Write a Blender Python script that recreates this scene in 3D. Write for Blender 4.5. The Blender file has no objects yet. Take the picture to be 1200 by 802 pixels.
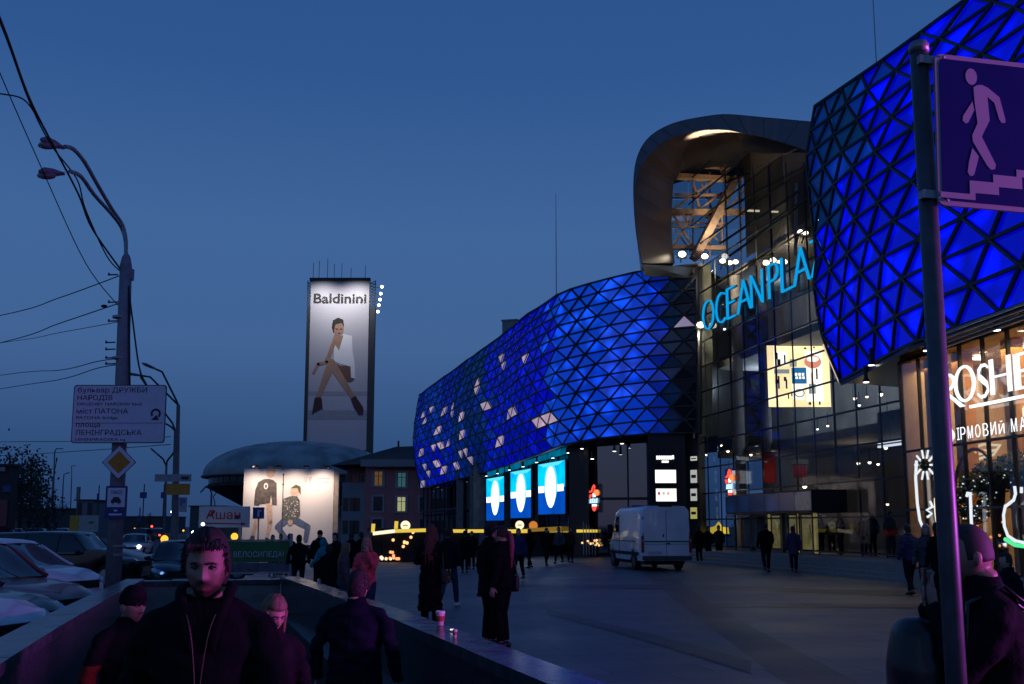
import bpy, math, random
from math import sin, cos, pi, radians, atan2, sqrt, hypot, exp
from mathutils import Vector as V, Matrix
random.seed(7)
S = bpy.context.scene
COL = S.collection

# ------------------------------------------------------------------ camera, world, exposure
EYE = 1.65
PITCH = radians(8)
cd = bpy.data.cameras.new('camera')
cd.lens = 36; cd.sensor_width = 36; cd.shift_y = 0.0395
cd.clip_start = 0.05; cd.clip_end = 6000
cam = bpy.data.objects.new('camera', cd)
COL.objects.link(cam)
cam.location = (0, 0, EYE); cam.rotation_euler = (pi/2 + PITCH, 0, 0)
S.camera = cam
S.view_settings.view_transform = 'Standard'
S.view_settings.look = 'None'
S.view_settings.exposure = 0
S.view_settings.gamma = 1
S.render.engine = 'CYCLES'
S.cycles.use_denoising = True
S.cycles.max_bounces = 6
S.cycles.transparent_max_bounces = 12
S.cycles.sample_clamp_indirect = 4.0
S.cycles.caustics_reflective = False
S.cycles.caustics_refractive = False

w = bpy.data.worlds.new('World'); S.world = w; w.use_nodes = True
nt = w.node_tree; bg = nt.nodes['Background']
sky = nt.nodes.new('ShaderNodeTexSky'); sky.sky_type = 'NISHITA'; sky.sun_disc = False
SUN_EL, SUN_ROT = radians(-3.0), radians(200)
sky.sun_elevation = SUN_EL; sky.sun_rotation = SUN_ROT; sky.altitude = 100; sky.ozone_density = 3.0
# blue hour: the sky's own light, a little deeper and bluer, evened by the town haze
hz = nt.nodes.new('ShaderNodeMix'); hz.data_type = 'RGBA'; hz.blend_type = 'MIX'
tc = nt.nodes.new('ShaderNodeTexCoord'); sp = nt.nodes.new('ShaderNodeSeparateXYZ')
cr = nt.nodes.new('ShaderNodeValToRGB')
nt.links.new(tc.outputs['Generated'], sp.inputs[0]); nt.links.new(sp.outputs['Z'], cr.inputs['Fac'])
e = cr.color_ramp.elements
def srgb(r, g, b):
    f = lambda c: (c/255/12.92 if c/255 <= .04045 else ((c/255+.055)/1.055)**2.4)
    return (f(r), f(g), f(b), 1)
e[0].position = 0.0; e[0].color = srgb(43, 70, 114)
e[1].position = 1.0; e[1].color = srgb(34, 68, 124)
for p, c in ((.07, srgb(49, 81, 127)), (.17, srgb(65, 102, 153)), (.28, srgb(63, 103, 156)), (.42, srgb(45, 87, 145))):
    k = e.new(p); k.color = c
hz.inputs[0].default_value = .92
mul = nt.nodes.new('ShaderNodeMix'); mul.data_type = 'RGBA'; mul.blend_type = 'MULTIPLY'; mul.inputs[0].default_value = 1
mul.inputs[7].default_value = (3, 3, 3, 1)
nt.links.new(sky.outputs[0], mul.inputs[6])
nt.links.new(mul.outputs[2], hz.inputs[6]); nt.links.new(cr.outputs[0], hz.inputs[7])
nt.links.new(hz.outputs[2], bg.inputs['Color'])
bg.inputs['Strength'].default_value = 1.0

sd = bpy.data.lights.new('sun_afterglow', 'SUN'); sd.energy = 0.02; sd.angle = radians(30); sd.color = (1, .8, .85)
so = bpy.data.objects.new('sun_afterglow', sd); COL.objects.link(so)
so.rotation_euler = (radians(80), 0, radians(-20))

# added magenta lamp, assumed beyond the right edge, that tints people by the stairs
ml = bpy.data.lights.new('assumed_magenta_light', 'AREA'); ml.shape = 'RECTANGLE'; ml.size = 3.5; ml.size_y = 1.2
ml.energy = 370; ml.color = (.80, .13, 1)
mo = bpy.data.objects.new('assumed_magenta_light', ml); COL.objects.link(mo)
mo.location = (12.5, 3.4, 2.0); ml.spread = radians(62)
mo.rotation_euler = V((-.94, .28, .17)).to_track_quat('-Z', 'Y').to_euler()

# ------------------------------------------------------------------ helpers
def at(px, py, y):
    """world point of the sight line through a photo pixel at ground distance y (used to survey the place)"""
    u = (px-600)/1200; v = (448.4-py)/1200
    k = y/(cos(PITCH)-v*sin(PITCH))
    return V((u*k, y, EYE+(sin(PITCH)+v*cos(PITCH))*k))
NV = V((.957, .29, 0)); DV = V((-.29, .957, 0))      # across / along the underpass
def na(n, a, z=0): return NV*n + DV*a + V((0, 0, z))
def g(x, y):
    return -0.011*max(0, min(y-10, 110))*max(0, min((4-x)/10, 1))*max(0, min((x+32)/14, 1))

MATS = {}
def _nodes(name):
    m = bpy.data.materials.new(name); m.use_nodes = True
    t = m.node_tree; t.nodes.clear()
    o = t.nodes.new('ShaderNodeOutputMaterial')
    return m, t, o
def mat(name, col, rough=.6, metal=0., var=.25, scale=5., bump=0., bscale=60., spec=.5, coat=0., coords='Object', rvar=.0):
    if name in MATS: return MATS[name]
    m, t, o = _nodes(name)
    b = t.nodes.new('ShaderNodeBsdfPrincipled')
    b.inputs['Roughness'].default_value = rough; b.inputs['Metallic'].default_value = metal
    b.inputs['Specular IOR Level'].default_value = spec; b.inputs['Coat Weight'].default_value = coat
    tc = t.nodes.new('ShaderNodeTexCoord'); n = t.nodes.new('ShaderNodeTexNoise')
    n.inputs['Scale'].default_value = scale; n.inputs['Detail'].default_value = 6
    t.links.new(tc.outputs[coords], n.inputs['Vector'])
    mr = t.nodes.new('ShaderNodeMapRange'); mr.inputs[1].default_value = .25; mr.inputs[2].default_value = .75
    mr.inputs[3].default_value = 1-var; mr.inputs[4].default_value = 1+var
    t.links.new(n.outputs['Fac'], mr.inputs[0])
    mx = t.nodes.new('ShaderNodeVectorMath'); mx.operation = 'SCALE'; mx.inputs[0].default_value = col[:3]
    t.links.new(mr.outputs[0], mx.inputs['Scale']); t.links.new(mx.outputs[0], b.inputs['Base Color'])
    if rvar:
        r2 = t.nodes.new('ShaderNodeMapRange'); r2.inputs[1].default_value = .3; r2.inputs[2].default_value = .7
        r2.inputs[3].default_value = max(.02, rough-rvar); r2.inputs[4].default_value = rough+rvar
        t.links.new(n.outputs['Fac'], r2.inputs[0]); t.links.new(r2.outputs[0], b.inputs['Roughness'])
    if bump:
        n2 = t.nodes.new('ShaderNodeTexNoise'); n2.inputs['Scale'].default_value = bscale
        t.links.new(tc.outputs[coords], n2.inputs['Vector'])
        bp = t.nodes.new('ShaderNodeBump'); bp.inputs['Strength'].default_value = bump; bp.inputs['Distance'].default_value = .01
        t.links.new(n2.outputs['Fac'], bp.inputs['Height']); t.links.new(bp.outputs[0], b.inputs['Normal'])
    t.links.new(b.outputs[0], o.inputs[0])
    MATS[name] = m; return m
def emis(name, col, s=1., var=0., scale=1.5, mis=True):
    """a thing that gives off light"""
    if name in MATS: return MATS[name]
    m, t, o = _nodes(name)
    b = t.nodes.new('ShaderNodeEmission'); b.inputs['Color'].default_value = (*col[:3], 1); b.inputs['Strength'].default_value = s
    if var:
        ge = t.nodes.new('ShaderNodeNewGeometry'); n = t.nodes.new('ShaderNodeTexNoise'); n.inputs['Scale'].default_value = scale
        t.links.new(ge.outputs['Position'], n.inputs['Vector'])
        mr = t.nodes.new('ShaderNodeMapRange'); mr.inputs[1].default_value = .3; mr.inputs[2].default_value = .7
        mr.inputs[3].default_value = s*(1-var); mr.inputs[4].default_value = s*(1+var)
        t.links.new(n.outputs['Fac'], mr.inputs[0]); t.links.new(mr.outputs[0], b.inputs['Strength'])
    t.links.new(b.outputs[0], o.inputs[0])
    if not mis: m.cycles.emission_sampling = 'NONE'
    MATS[name] = m; return m
def led(name, c1, c2, lo=.6, hi=1.5, spot=1.0, scale=.13):
    """backlit glass panel: strings of LEDs behind it, so hue drifts across the front and single lamps show as soft spots"""
    if name in MATS: return MATS[name]
    m, t, o = _nodes(name)
    b = t.nodes.new('ShaderNodeEmission')
    ge = t.nodes.new('ShaderNodeNewGeometry')
    n = t.nodes.new('ShaderNodeTexNoise'); n.inputs['Scale'].default_value = scale; n.inputs['Detail'].default_value = 1
    vo = t.nodes.new('ShaderNodeTexVoronoi'); vo.inputs['Scale'].default_value = spot
    t.links.new(ge.outputs['Position'], n.inputs['Vector']); t.links.new(ge.outputs['Position'], vo.inputs['Vector'])
    mr = t.nodes.new('ShaderNodeMapRange'); mr.inputs[1].default_value = .35; mr.inputs[2].default_value = .65
    t.links.new(n.outputs['Fac'], mr.inputs[0])
    mx = t.nodes.new('ShaderNodeMix'); mx.data_type = 'RGBA'
    mx.inputs[6].default_value = c1; mx.inputs[7].default_value = c2
    t.links.new(mr.outputs[0], mx.inputs[0]); t.links.new(mx.outputs[2], b.inputs['Color'])
    m2 = t.nodes.new('ShaderNodeMapRange'); m2.inputs[1].default_value = .12; m2.inputs[2].default_value = .55
    m2.inputs[3].default_value = hi; m2.inputs[4].default_value = lo; m2.interpolation_type = 'SMOOTHSTEP'
    t.links.new(vo.outputs['Distance'], m2.inputs[0])
    oi = t.nodes.new('ShaderNodeObjectInfo'); m3 = t.nodes.new('ShaderNodeMapRange'); m3.inputs[3].default_value = .88; m3.inputs[4].default_value = 1.08
    t.links.new(oi.outputs['Random'], m3.inputs[0])
    ml = t.nodes.new('ShaderNodeMath'); ml.operation = 'MULTIPLY'
    t.links.new(m2.outputs[0], ml.inputs[0]); t.links.new(m3.outputs[0], ml.inputs[1]); t.links.new(ml.outputs[0], b.inputs['Strength'])
    gl = t.nodes.new('ShaderNodeBsdfGlossy'); gl.inputs['Roughness'].default_value = .15; gl.inputs['Color'].default_value = (.06, .06, .06, 1)
    ad = t.nodes.new('ShaderNodeAddShader'); t.links.new(b.outputs[0], ad.inputs[0]); t.links.new(gl.outputs[0], ad.inputs[1])
    t.links.new(ad.outputs[0], o.inputs[0])
    MATS[name] = m; return m
def glass(name, tint=(.5, .55, .6), fac=.12, rough=.02, refl=(.8, .85, .9), power=3.5):
    if name in MATS: return MATS[name]
    m, t, o = _nodes(name)
    tr = t.nodes.new('ShaderNodeBsdfTransparent'); tr.inputs[0].default_value = (*tint, 1)
    gl = t.nodes.new('ShaderNodeBsdfGlossy'); gl.inputs['Roughness'].default_value = rough; gl.inputs['Color'].default_value = (*refl, 1)
    fr = t.nodes.new('ShaderNodeLayerWeight'); fr.inputs[0].default_value = .5
    pw = t.nodes.new('ShaderNodeMath'); pw.operation = 'POWER'; pw.inputs[1].default_value = power
    ma = t.nodes.new('ShaderNodeMath'); ma.operation = 'MULTIPLY_ADD'; ma.inputs[1].default_value = 1-fac; ma.inputs[2].default_value = fac
    t.links.new(fr.outputs['Facing'], pw.inputs[0]); t.links.new(pw.outputs[0], ma.inputs[0])
    mx = t.nodes.new('ShaderNodeMixShader')
    t.links.new(ma.outputs[0], mx.inputs[0]); t.links.new(tr.outputs[0], mx.inputs[1]); t.links.new(gl.outputs[0], mx.inputs[2])
    t.links.new(mx.outputs[0], o.inputs[0])
    MATS[name] = m; return m

def frame(o, h=(1, 0, 0), tilt=0):
    """local x = left-to-right on the face, y = up, z = out of the face towards who looks at it"""
    h = V((h[0], h[1], 0)).normalized(); u = V((0, 0, 1)); z = h.cross(u)
    M = Matrix(((h.x, u.x, z.x, o[0]), (h.y, u.y, z.y, o[1]), (h.z, u.z, z.z, o[2]), (0, 0, 0, 1)))
    if tilt: M = M @ Matrix.Rotation(tilt, 4, 'X')
    return M
def place(o, rz=0): return Matrix.Translation(V(o)) @ Matrix.Rotation(rz, 4, 'Z')

WORLD = {}
def wthing(name, label, cat, loc, group=None):
    """a thing whose parts are modelled in world metres: the Empty stands at its base all the same"""
    o = thing(name, label, cat, loc, 0, group); WORLD[o.name] = V(loc); return o
def setp(o, parent):
    o.parent = parent
    if parent.name in WORLD: o.location = -WORLD[parent.name]
class MB:
    def __init__(s, M=None): s.v = []; s.f = []; s.m = []; s.M = M
    def add(s, vs, fs, mi=0, M=None):
        b = len(s.v)
        s.v += [tuple(M @ V(p)) for p in vs] if M else [tuple(p) for p in vs]
        s.f += [tuple(b+i for i in f) for f in fs]; s.m += [mi]*len(fs); return s
    def box(s, c, d, mi=0, M=None, rz=0):
        x, y, z = d[0]/2, d[1]/2, d[2]/2
        vs = [(-x, -y, -z), (x, -y, -z), (x, y, -z), (-x, y, -z), (-x, -y, z), (x, -y, z), (x, y, z), (-x, y, z)]
        L = Matrix.Translation(V(c))
        if rz: L = L @ Matrix.Rotation(rz, 4, 'Z')
        if M: L = M @ L
        return s.add(vs, [(0, 3, 2, 1), (4, 5, 6, 7), (0, 1, 5, 4), (1, 2, 6, 5), (2, 3, 7, 6), (3, 0, 4, 7)], mi, L)
    def bar(s, a, b, w, h=None, mi=0, up=(0, 0, 1)):
        a = V(a); b = V(b); h = h or w; d = (b-a)
        if d.length < 1e-5: return s
        d = d.normalized(); u = V(up)
        if abs(d.dot(u)) > .98: u = V((1, 0, 0))
        x = d.cross(u).normalized(); y = x.cross(d)
        vs = [p + x*i*w/2 + y*j*h/2 for p in (a, b) for i, j in ((-1, -1), (1, -1), (1, 1), (-1, 1))]
        return s.add(vs, [(0, 1, 2, 3), (7, 6, 5, 4), (0, 4, 5, 1), (1, 5, 6, 2), (2, 6, 7, 3), (3, 7, 4, 0)], mi)
    def tube(s, pts, r, n=8, mi=0, M=None, flat=1.0, up=(0, 0, 1)):
        pts = [V(p) for p in pts]; k = len(pts)
        rs = r if isinstance(r, (list, tuple)) else [r]*k
        vs = []; pv = None
        for i, p in enumerate(pts):
            d = (pts[min(i+1, k-1)]-pts[max(i-1, 0)]).normalized()
            if pv is None:
                u = V(up)
                if abs(d.dot(u)) > .95: u = V((0, 1, 0))
                x = d.cross(u).normalized()
            else:
                x = (pv - d*pv.dot(d)).normalized()
            pv = x; y = x.cross(d)
            for q in range(n):
                t = 2*pi*q/n; vs.append(p + x*cos(t)*rs[i] + y*sin(t)*rs[i]*flat)
        fs = [(i*n+q, i*n+(q+1) % n, (i+1)*n+(q+1) % n, (i+1)*n+q) for i in range(k-1) for q in range(n)]
        fs += [tuple(range(n))[::-1], tuple((k-1)*n+q for q in range(n))]
        return s.add(vs, fs, mi, M)
    def stack(s, rows, n=14, mi=0, M=None):
        """rows of (cx, cy, z, rx, ry) ellipses, bottom to top"""
        vs = []
        for cx, cy, z, rx, ry in rows:
            for q in range(n):
                t = 2*pi*q/n; vs.append((cx+cos(t)*rx, cy+sin(t)*ry, z))
        k = len(rows)
        fs = [(i*n+q, i*n+(q+1) % n, (i+1)*n+(q+1) % n, (i+1)*n+q) for i in range(k-1) for q in range(n)]
        fs += [tuple(range(n))[::-1], tuple((k-1)*n+q for q in range(n))]
        return s.add(vs, fs, mi, M)
    def lathe(s, prof, c=(0, 0, 0), n=16, mi=0, M=None):
        return s.stack([(c[0], c[1], c[2]+z, r, r) for r, z in prof], n, mi, M)
    def prism(s, poly, M=None, d0=0., d1=.02, mi=0):
        k = len(poly)
        vs = [(p[0], p[1], d0) for p in poly]+[(p[0], p[1], d1) for p in poly]
        fs = [tuple(range(k))[::-1], tuple(range(k, 2*k))]+[(i, (i+1) % k, k+(i+1) % k, k+i) for i in range(k)]
        return s.add(vs, fs, mi, M)
    def ell(s, c, r, nu=12, nv=8, mi=0, M=None):
        rows = [(c[0], c[1], c[2]-r[2]*cos(pi*(j+.02)/(nv+.04)), r[0]*sin(pi*(j+.02)/(nv+.04)), r[1]*sin(pi*(j+.02)/(nv+.04))) for j in range(nv+1)]
        return s.stack(rows, nu, mi, M)
    def mesh(s, name='m'):
        me = bpy.data.meshes.new(name); me.from_pydata(s.v, [], s.f); me.update(); return me
    def build(s, name, mats, parent=None, smooth=False, kind=None):
        me = s.mesh(name)
        for m in (mats if isinstance(mats, (list, tuple)) else [mats]): me.materials.append(m)
        me.polygons.foreach_set('material_index', s.m)
        if smooth: me.polygons.foreach_set('use_smooth', [True]*len(me.polygons))
        o = bpy.data.objects.new(name, me); COL.objects.link(o)
        if parent: setp(o, parent)
        if kind: o['kind'] = kind
        return o
def smooth_by_angle(o, deg=35):
    me = o.data
    me.polygons.foreach_set('use_smooth', [True]*len(me.polygons))
    try: me.set_sharp_from_angle(angle=radians(deg))
    except Exception: pass
    return o
def tag(o, label=None, cat=None, group=None, kind=None):
    if label: o['label'] = label
    if cat: o['category'] = cat
    if group: o['group'] = group
    if kind: o['kind'] = kind
    return o
def thing(name, label, cat, loc=(0, 0, 0), rz=0, group=None):
    o = bpy.data.objects.new(name, None); COL.objects.link(o)
    o.location = loc; o.rotation_euler = (0, 0, rz); o.empty_display_size = .2
    return tag(o, label, cat, group)
def copy_tree(o, parent=None):
    c = o.copy(); COL.objects.link(c)
    if parent: c.parent = parent
    for ch in list(o.children): copy_tree(ch, c)
    return c
TMP = bpy.data.scenes.new('workbench')
def evaluate(o):
    TMP.collection.objects.link(o); vl = TMP.view_layers[0]; vl.update()
    me = bpy.data.meshes.new_from_object(o.evaluated_get(vl.depsgraph)); bpy.data.objects.remove(o); return me
def text_mesh(txt, size=1., ext=.01, bev=0., sx=1., sp=1., off=0.):
    cu = bpy.data.curves.new('t', 'FONT'); cu.body = txt; cu.size = size; cu.extrude = ext; cu.bevel_depth = bev; cu.offset = off
    cu.align_x = 'LEFT'; cu.align_y = 'BOTTOM_BASELINE'; cu.resolution_u = 3; cu.space_character = sp
    me = evaluate(bpy.data.objects.new('t', cu)); bpy.data.curves.remove(cu)
    if sx != 1:
        for v in me.vertices: v.co.x *= sx
    return me
def text(name, txt, M, width=None, height=None, m=None, parent=None, ext=.01, size=1., sp=1., center=False, off=0.):
    """flat lettering on the plane M; scaled to a given width and cap height"""
    me = text_mesh(txt, size, ext, sp=sp, off=off)
    if len(me.vertices):
        xs = [v.co.x for v in me.vertices]; ys = [v.co.y for v in me.vertices]
        w0 = max(xs)-min(xs); h0 = max(ys)-min(0, min(ys)) if False else max(ys)
        fx = width/w0 if width else (height/h0 if height else 1); fy = height/h0 if height else fx
        x0 = min(xs) + (w0/2 if center else 0)
        for v in me.vertices:
            v.co = M @ V(((v.co.x-x0)*fx, v.co.y*fy, v.co.z+ext+.002))
    me.name = name
    me.materials.clear()
    me.materials.append(m)
    o = bpy.data.objects.new(name, me); COL.objects.link(o)
    if parent: setp(o, parent)
    return o

# ------------------------------------------------------------------ materials of the setting
ASPH = mat('asphalt', (.05, .05, .053), .75, var=.35, scale=1.5, bump=.4, bscale=80)
GRAN = mat('polished_granite', (.045, .045, .055), .16, var=.35, scale=30, spec=.6, rvar=.08)
COPE = mat('flamed_granite_coping', (.055, .055, .065), .21, var=.22, scale=6, bump=.03, bscale=40, rvar=.08)
CONC = mat('concrete', (.22, .21, .20), .85, var=.3, scale=3, bump=.3)
DARKM = mat('dark_painted_steel', (.012, .013, .016), .45, var=.2)
STEEL = mat('galvanised_steel', (.30, .30, .32), .45, .6, var=.2)
BLACK = mat('black_cladding', (.010, .011, .014), .35, var=.3)
def paving(name, col):
    m, t, o = _nodes(name)
    b = t.nodes.new('ShaderNodeBsdfPrincipled'); b.inputs['Specular IOR Level'].default_value = .35
    ge = t.nodes.new('ShaderNodeNewGeometry'); mp = t.nodes.new('ShaderNodeMapping'); mp.inputs['Rotation'].default_value = (0, 0, radians(-12))
    t.links.new(ge.outputs['Position'], mp.inputs[0])
    br = t.nodes.new('ShaderNodeTexBrick'); br.inputs['Scale'].default_value = 1.0; br.inputs['Brick Width'].default_value = 1.2; br.inputs['Row Height'].default_value = .6
    br.inputs['Mortar Size'].default_value = .014; br.inputs['Color1'].default_value = (*[c*.85 for c in col], 1); br.inputs['Color2'].default_value = (*[c*1.15 for c in col], 1)
    br.inputs['Mortar'].default_value = (*[c*.45 for c in col], 1)
    t.links.new(mp.outputs[0], br.inputs['Vector'])
    n = t.nodes.new('ShaderNodeTexNoise'); n.inputs['Scale'].default_value = .35; n.inputs['Detail'].default_value = 8
    t.links.new(ge.outputs['Position'], n.inputs['Vector'])
    mr = t.nodes.new('ShaderNodeMapRange'); mr.inputs[1].default_value = .3; mr.inputs[2].default_value = .7; mr.inputs[3].default_value = .62; mr.inputs[4].default_value = 1.3
    t.links.new(n.outputs[0], mr.inputs[0])
    sc = t.nodes.new('ShaderNodeVectorMath'); sc.operation = 'SCALE'
    t.links.new(br.outputs[0], sc.inputs[0]); t.links.new(mr.outputs[0], sc.inputs['Scale']); t.links.new(sc.outputs[0], b.inputs['Base Color'])
    r2 = t.nodes.new('ShaderNodeMapRange'); r2.inputs[1].default_value = .3; r2.inputs[2].default_value = .7; r2.inputs[3].default_value = .38; r2.inputs[4].default_value = .62
    t.links.new(n.outputs[0], r2.inputs[0]); t.links.new(r2.outputs[0], b.inputs['Roughness'])
    bp = t.nodes.new('ShaderNodeBump'); bp.inputs['Strength'].default_value = .25; bp.inputs['Distance'].default_value = .01
    t.links.new(br.outputs['Fac'], bp.inputs['Height']); bp.invert = True
    t.links.new(bp.outputs[0], b.inputs['Normal'])
    t.links.new(b.outputs[0], o.inputs[0]); return m
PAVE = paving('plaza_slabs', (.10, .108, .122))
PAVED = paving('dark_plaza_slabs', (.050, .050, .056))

# ------------------------------------------------------------------ ground, plaza, stairwell
HN0, HN1, HA0, HA1 = -1.2, 1.62, 3.2, 21.6
def sheet(name, ns, As, z, m, hole=True):
    mb = MB(); k = len(As)
    for n in ns:
        for a in As:
            p = na(n, a); mb.v.append((p.x, p.y, g(p.x, p.y)+z))
    for i in range(len(ns)-1):
        for j in range(k-1):
            cn = (ns[i]+ns[i+1])/2; ca = (As[j]+As[j+1])/2
            if hole and HN0 < cn < HN1 and HA0 < ca < HA1: continue
            mb.f.append((i*k+j, (i+1)*k+j, (i+1)*k+j+1, i*k+j+1)); mb.m.append(0)
    return mb.build(name, m, kind='structure')
NS = [-3000, -800, -250, -120, -80, -60, -45, -35, -28, -22, -17, -13, -10, -7, -5, -3.5, -2.4, -1.75, HN0, .2, HN1, 2.4, 4, 6, 9, 12, 16, 22, 30, 45, 70, 120, 300, 900, 3000]
AS = [-3000, -600, -120, -40, -15, -6, 0, HA0, 6, 9, 10, 12, 15, 18, HA1, 25, 30, 36, 44, 52, 60, 70, 80, 95, 110, 125, 160, 300, 800, 3000]
sheet('ground', NS, AS, 0, ASPH)
sheet('plaza_paving', [n for n in NS if -1.8 < n < 50], [a for a in AS if -16 < a < 71], .004, PAVE)
sheet('road', [-60, -45, -35, -28, -22], AS[2:-2], .004, mat('road_asphalt', (.04, .04, .043), .6, var=.3, scale=.8), hole=False)
# darker bands of slabs laid across the plaza
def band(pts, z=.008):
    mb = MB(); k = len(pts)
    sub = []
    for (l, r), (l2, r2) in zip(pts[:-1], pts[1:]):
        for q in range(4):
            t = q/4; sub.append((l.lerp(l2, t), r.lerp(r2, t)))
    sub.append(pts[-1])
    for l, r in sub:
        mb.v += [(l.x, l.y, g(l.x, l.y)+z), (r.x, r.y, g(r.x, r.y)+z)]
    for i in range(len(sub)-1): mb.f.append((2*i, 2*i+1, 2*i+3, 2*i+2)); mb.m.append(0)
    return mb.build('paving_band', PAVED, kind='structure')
def gp(px, py): 
    d = at(px, py, 1)-V((0, 0, EYE)); k = EYE/-d.z; return V((d.x*k, d.y*k, 0))
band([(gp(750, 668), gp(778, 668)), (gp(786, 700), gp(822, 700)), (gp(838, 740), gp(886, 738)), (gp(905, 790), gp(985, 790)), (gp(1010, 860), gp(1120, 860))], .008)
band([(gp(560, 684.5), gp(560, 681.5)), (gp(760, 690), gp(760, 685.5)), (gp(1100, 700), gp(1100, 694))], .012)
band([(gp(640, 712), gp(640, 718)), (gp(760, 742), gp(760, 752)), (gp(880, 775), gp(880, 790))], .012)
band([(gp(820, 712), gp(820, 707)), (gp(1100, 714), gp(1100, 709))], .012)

mb = MB()
z = -.15; steps = [(3.2, 5.3, -.15), (5.3, 6.7, -.3), (6.7, 8.8, -.45)]
for a0, a1, zz in steps: 
    mb.box((0, 0, 0), (1, 1, 1), 0, Matrix.Translation(na((HN0+HN1)/2, (a0+a1)/2, zz-.3)) @ Matrix.Rotation(atan2(NV.y, NV.x), 4, 'Z') @ Matrix.Diagonal((HN1-HN0+.4, a1-a0, .6, 1)))
for i in range(22):
    mb.box((0, 0, 0), (1, 1, 1), 0, Matrix.Translation(na((HN0+HN1)/2, 8.8+.32*i+.16, -.6-.15*i-.3)) @ Matrix.Rotation(atan2(NV.y, NV.x), 4, 'Z') @ Matrix.Diagonal((HN1-HN0+.4, .32, .6, 1)))
mb.box((0, 0, 0), (1, 1, 1), 0, Matrix.Translation(na((HN0+HN1)/2, 19.5, -4.1)) @ Matrix.Rotation(atan2(NV.y, NV.x), 4, 'Z') @ Matrix.Diagonal((HN1-HN0+.4, 8, .6, 1)))
mb.build('underpass_stairs', CONC, kind='structure')

# parapets of the underpass: rendered core, granite coping slabs and granite facing panels
li = lambda a: -1.36+.0176*(a-1.5)
ri = lambda a: 2.08-.022*(a-2)
def piece(n0, n1, a0, a1, z0, z1):
    mb = MB(); vs = []
    for zz in (z0, z1):
        for n, a in ((n0(a0), a0), (n1(a0), a0), (n1(a1), a1), (n0(a1), a1)):
            p = na(n, a); vs.append((p.x, p.y, zz+g(p.x, p.y)))
    return mb.add(vs, [(0, 3, 2, 1), (4, 5, 6, 7), (0, 1, 5, 4), (1, 2, 6, 5), (2, 3, 7, 6), (3, 0, 4, 7)])
def parapet(label, inn, sgn, a0, a1, extra=0):
    t = thing('parapet_wall', label, 'wall')
    off = lambda d: (lambda a: inn(a)+sgn*d)
    piece(off(.03), off(.27), a0, a1, -4.4, .66).build('core', CONC, t)
    a = a0
    while a < a1-.05:
        b = min(a+1.25, a1)
        piece(off(-.03), off(.30), a+.004, b-.004, .66, .75+random.uniform(-.002, .002)).build('coping_slab', COPE, t)
        for z0, z1 in ((-.35, .655), (-1.4, -.36)):
            piece(off(0), off(.03), a+.004, b-.004, z0, z1).build('facing_panel', GRAN, t)
        a = b
    piece(off(0), off(.03), a0, a1, -4.4, -1.405).build('lower_facing', GRAN, t)
    return t
parapet('low granite wall left of the stairs, beside the parked cars', li, -1, 3.0, 21.6)
parapet('low granite wall right of the stairs, with paper cups on its coping', ri, 1, 1.2, 21.6)
t = thing('parapet_wall', 'low dark wall closing the far end of the stairs', 'wall')
p0, p1 = na(li(21.6), 21.78), na(ri(21.6), 21.78)
hd = (p1-p0).normalized(); 
M = frame((p0+p1)/2+V((0, 0, -.1)), hd); L = (p1-p0).length
mb = MB(); mb.box((0, -1.9, 0), (L-.02, 5, .3), 0, M); mb.build('core', CONC, t)
for i in range(3):
    mb = MB(); mb.box((-L/2+L/6+i*L/3, .64, .0), (L/3-.01, .09, .4), 0, M); mb.build('coping_slab', COPE, t)

# ------------------------------------------------------------------ the mall
MALL = wthing('shopping_mall', 'mall with blue lit triangle facades and a tall curved glass entrance', 'building', (10, 45, 0))
def mp(o): setp(o, MALL); return o

B1 = srgb(8, 44, 190); B2 = srgb(2, 14, 205)
LED_FRONT = led('led_panel_azure', srgb(8, 66, 205), srgb(5, 48, 200), .7, 1.8, 1.0)
LED_ROYAL = led('led_panel_royal', srgb(1, 8, 195), srgb(4, 30, 180), .6, 1.25, .6)
LED_DEEP = led('led_panel_deep', srgb(0, 2, 188), srgb(0, 8, 205), .78, 2.6, .8)
LED_TEAL = led('led_panel_teal', srgb(4, 42, 88), srgb(2, 30, 100), .7, 1.2, .7)
LED_MID = led('led_panel_mid', srgb(4, 48, 150), srgb(3, 30, 150), .6, 1.2, .7)
LED_DIM = led('led_panel_dim', srgb(3, 18, 60), srgb(2, 20, 50), .6, 1.1, .7)
LED_WHITE = led('lit_white_panel', srgb(190, 165, 190), srgb(150, 140, 175), .8, 1.2, 1)
UNLIT = mat('unlit_blue_glass_panel', (.004, .008, .02), .2, var=.3)
FRAME = mat('facade_lattice_steel', (.008, .009, .012), .5, var=.2)
def px_of(p):
    d = V(p)-V((0, 0, EYE)); c, s = cos(PITCH), sin(PITCH)
    f = d.y*c+d.z*s; u = d.x/f; v = (d.z*c-d.y*s)/f
    return (600+1200*u, 448.4-1200*v)
class Wing:
    def __init__(s, cols, rows, bump):
        s.cols = cols; s.rows = rows; s.bump = bump; s.S = [0]
        for a, b in zip(cols[:-1], cols[1:]): s.S.append(s.S[-1]+hypot(b[0].x-a[0].x, b[0].y-a[0].y))
    def bt(s, q):
        S_ = s.S
        for i in range(len(S_)-1):
            if q <= S_[i+1]+1e-6 or i == len(S_)-2:
                t = (q-S_[i])/(S_[i+1]-S_[i]); a, b = s.cols[i], s.cols[i+1]
                return a[0].lerp(b[0], t), a[1].lerp(b[1], t)
    def p(s, q, j):
        b, t = s.bt(q); q2 = min(q+.3, s.S[-1]); q1 = max(q-.3, 0)
        d = s.bt(q2)[0]-s.bt(q1)[0]; o = V((d.y, -d.x, 0)).normalized()
        m = (b+t)/2
        if o.dot(V((0, 0, 0))-m) < 0: o = -o
        f = j/s.rows
        return b.lerp(t, f) + o*s.bump(q, f)
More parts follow.
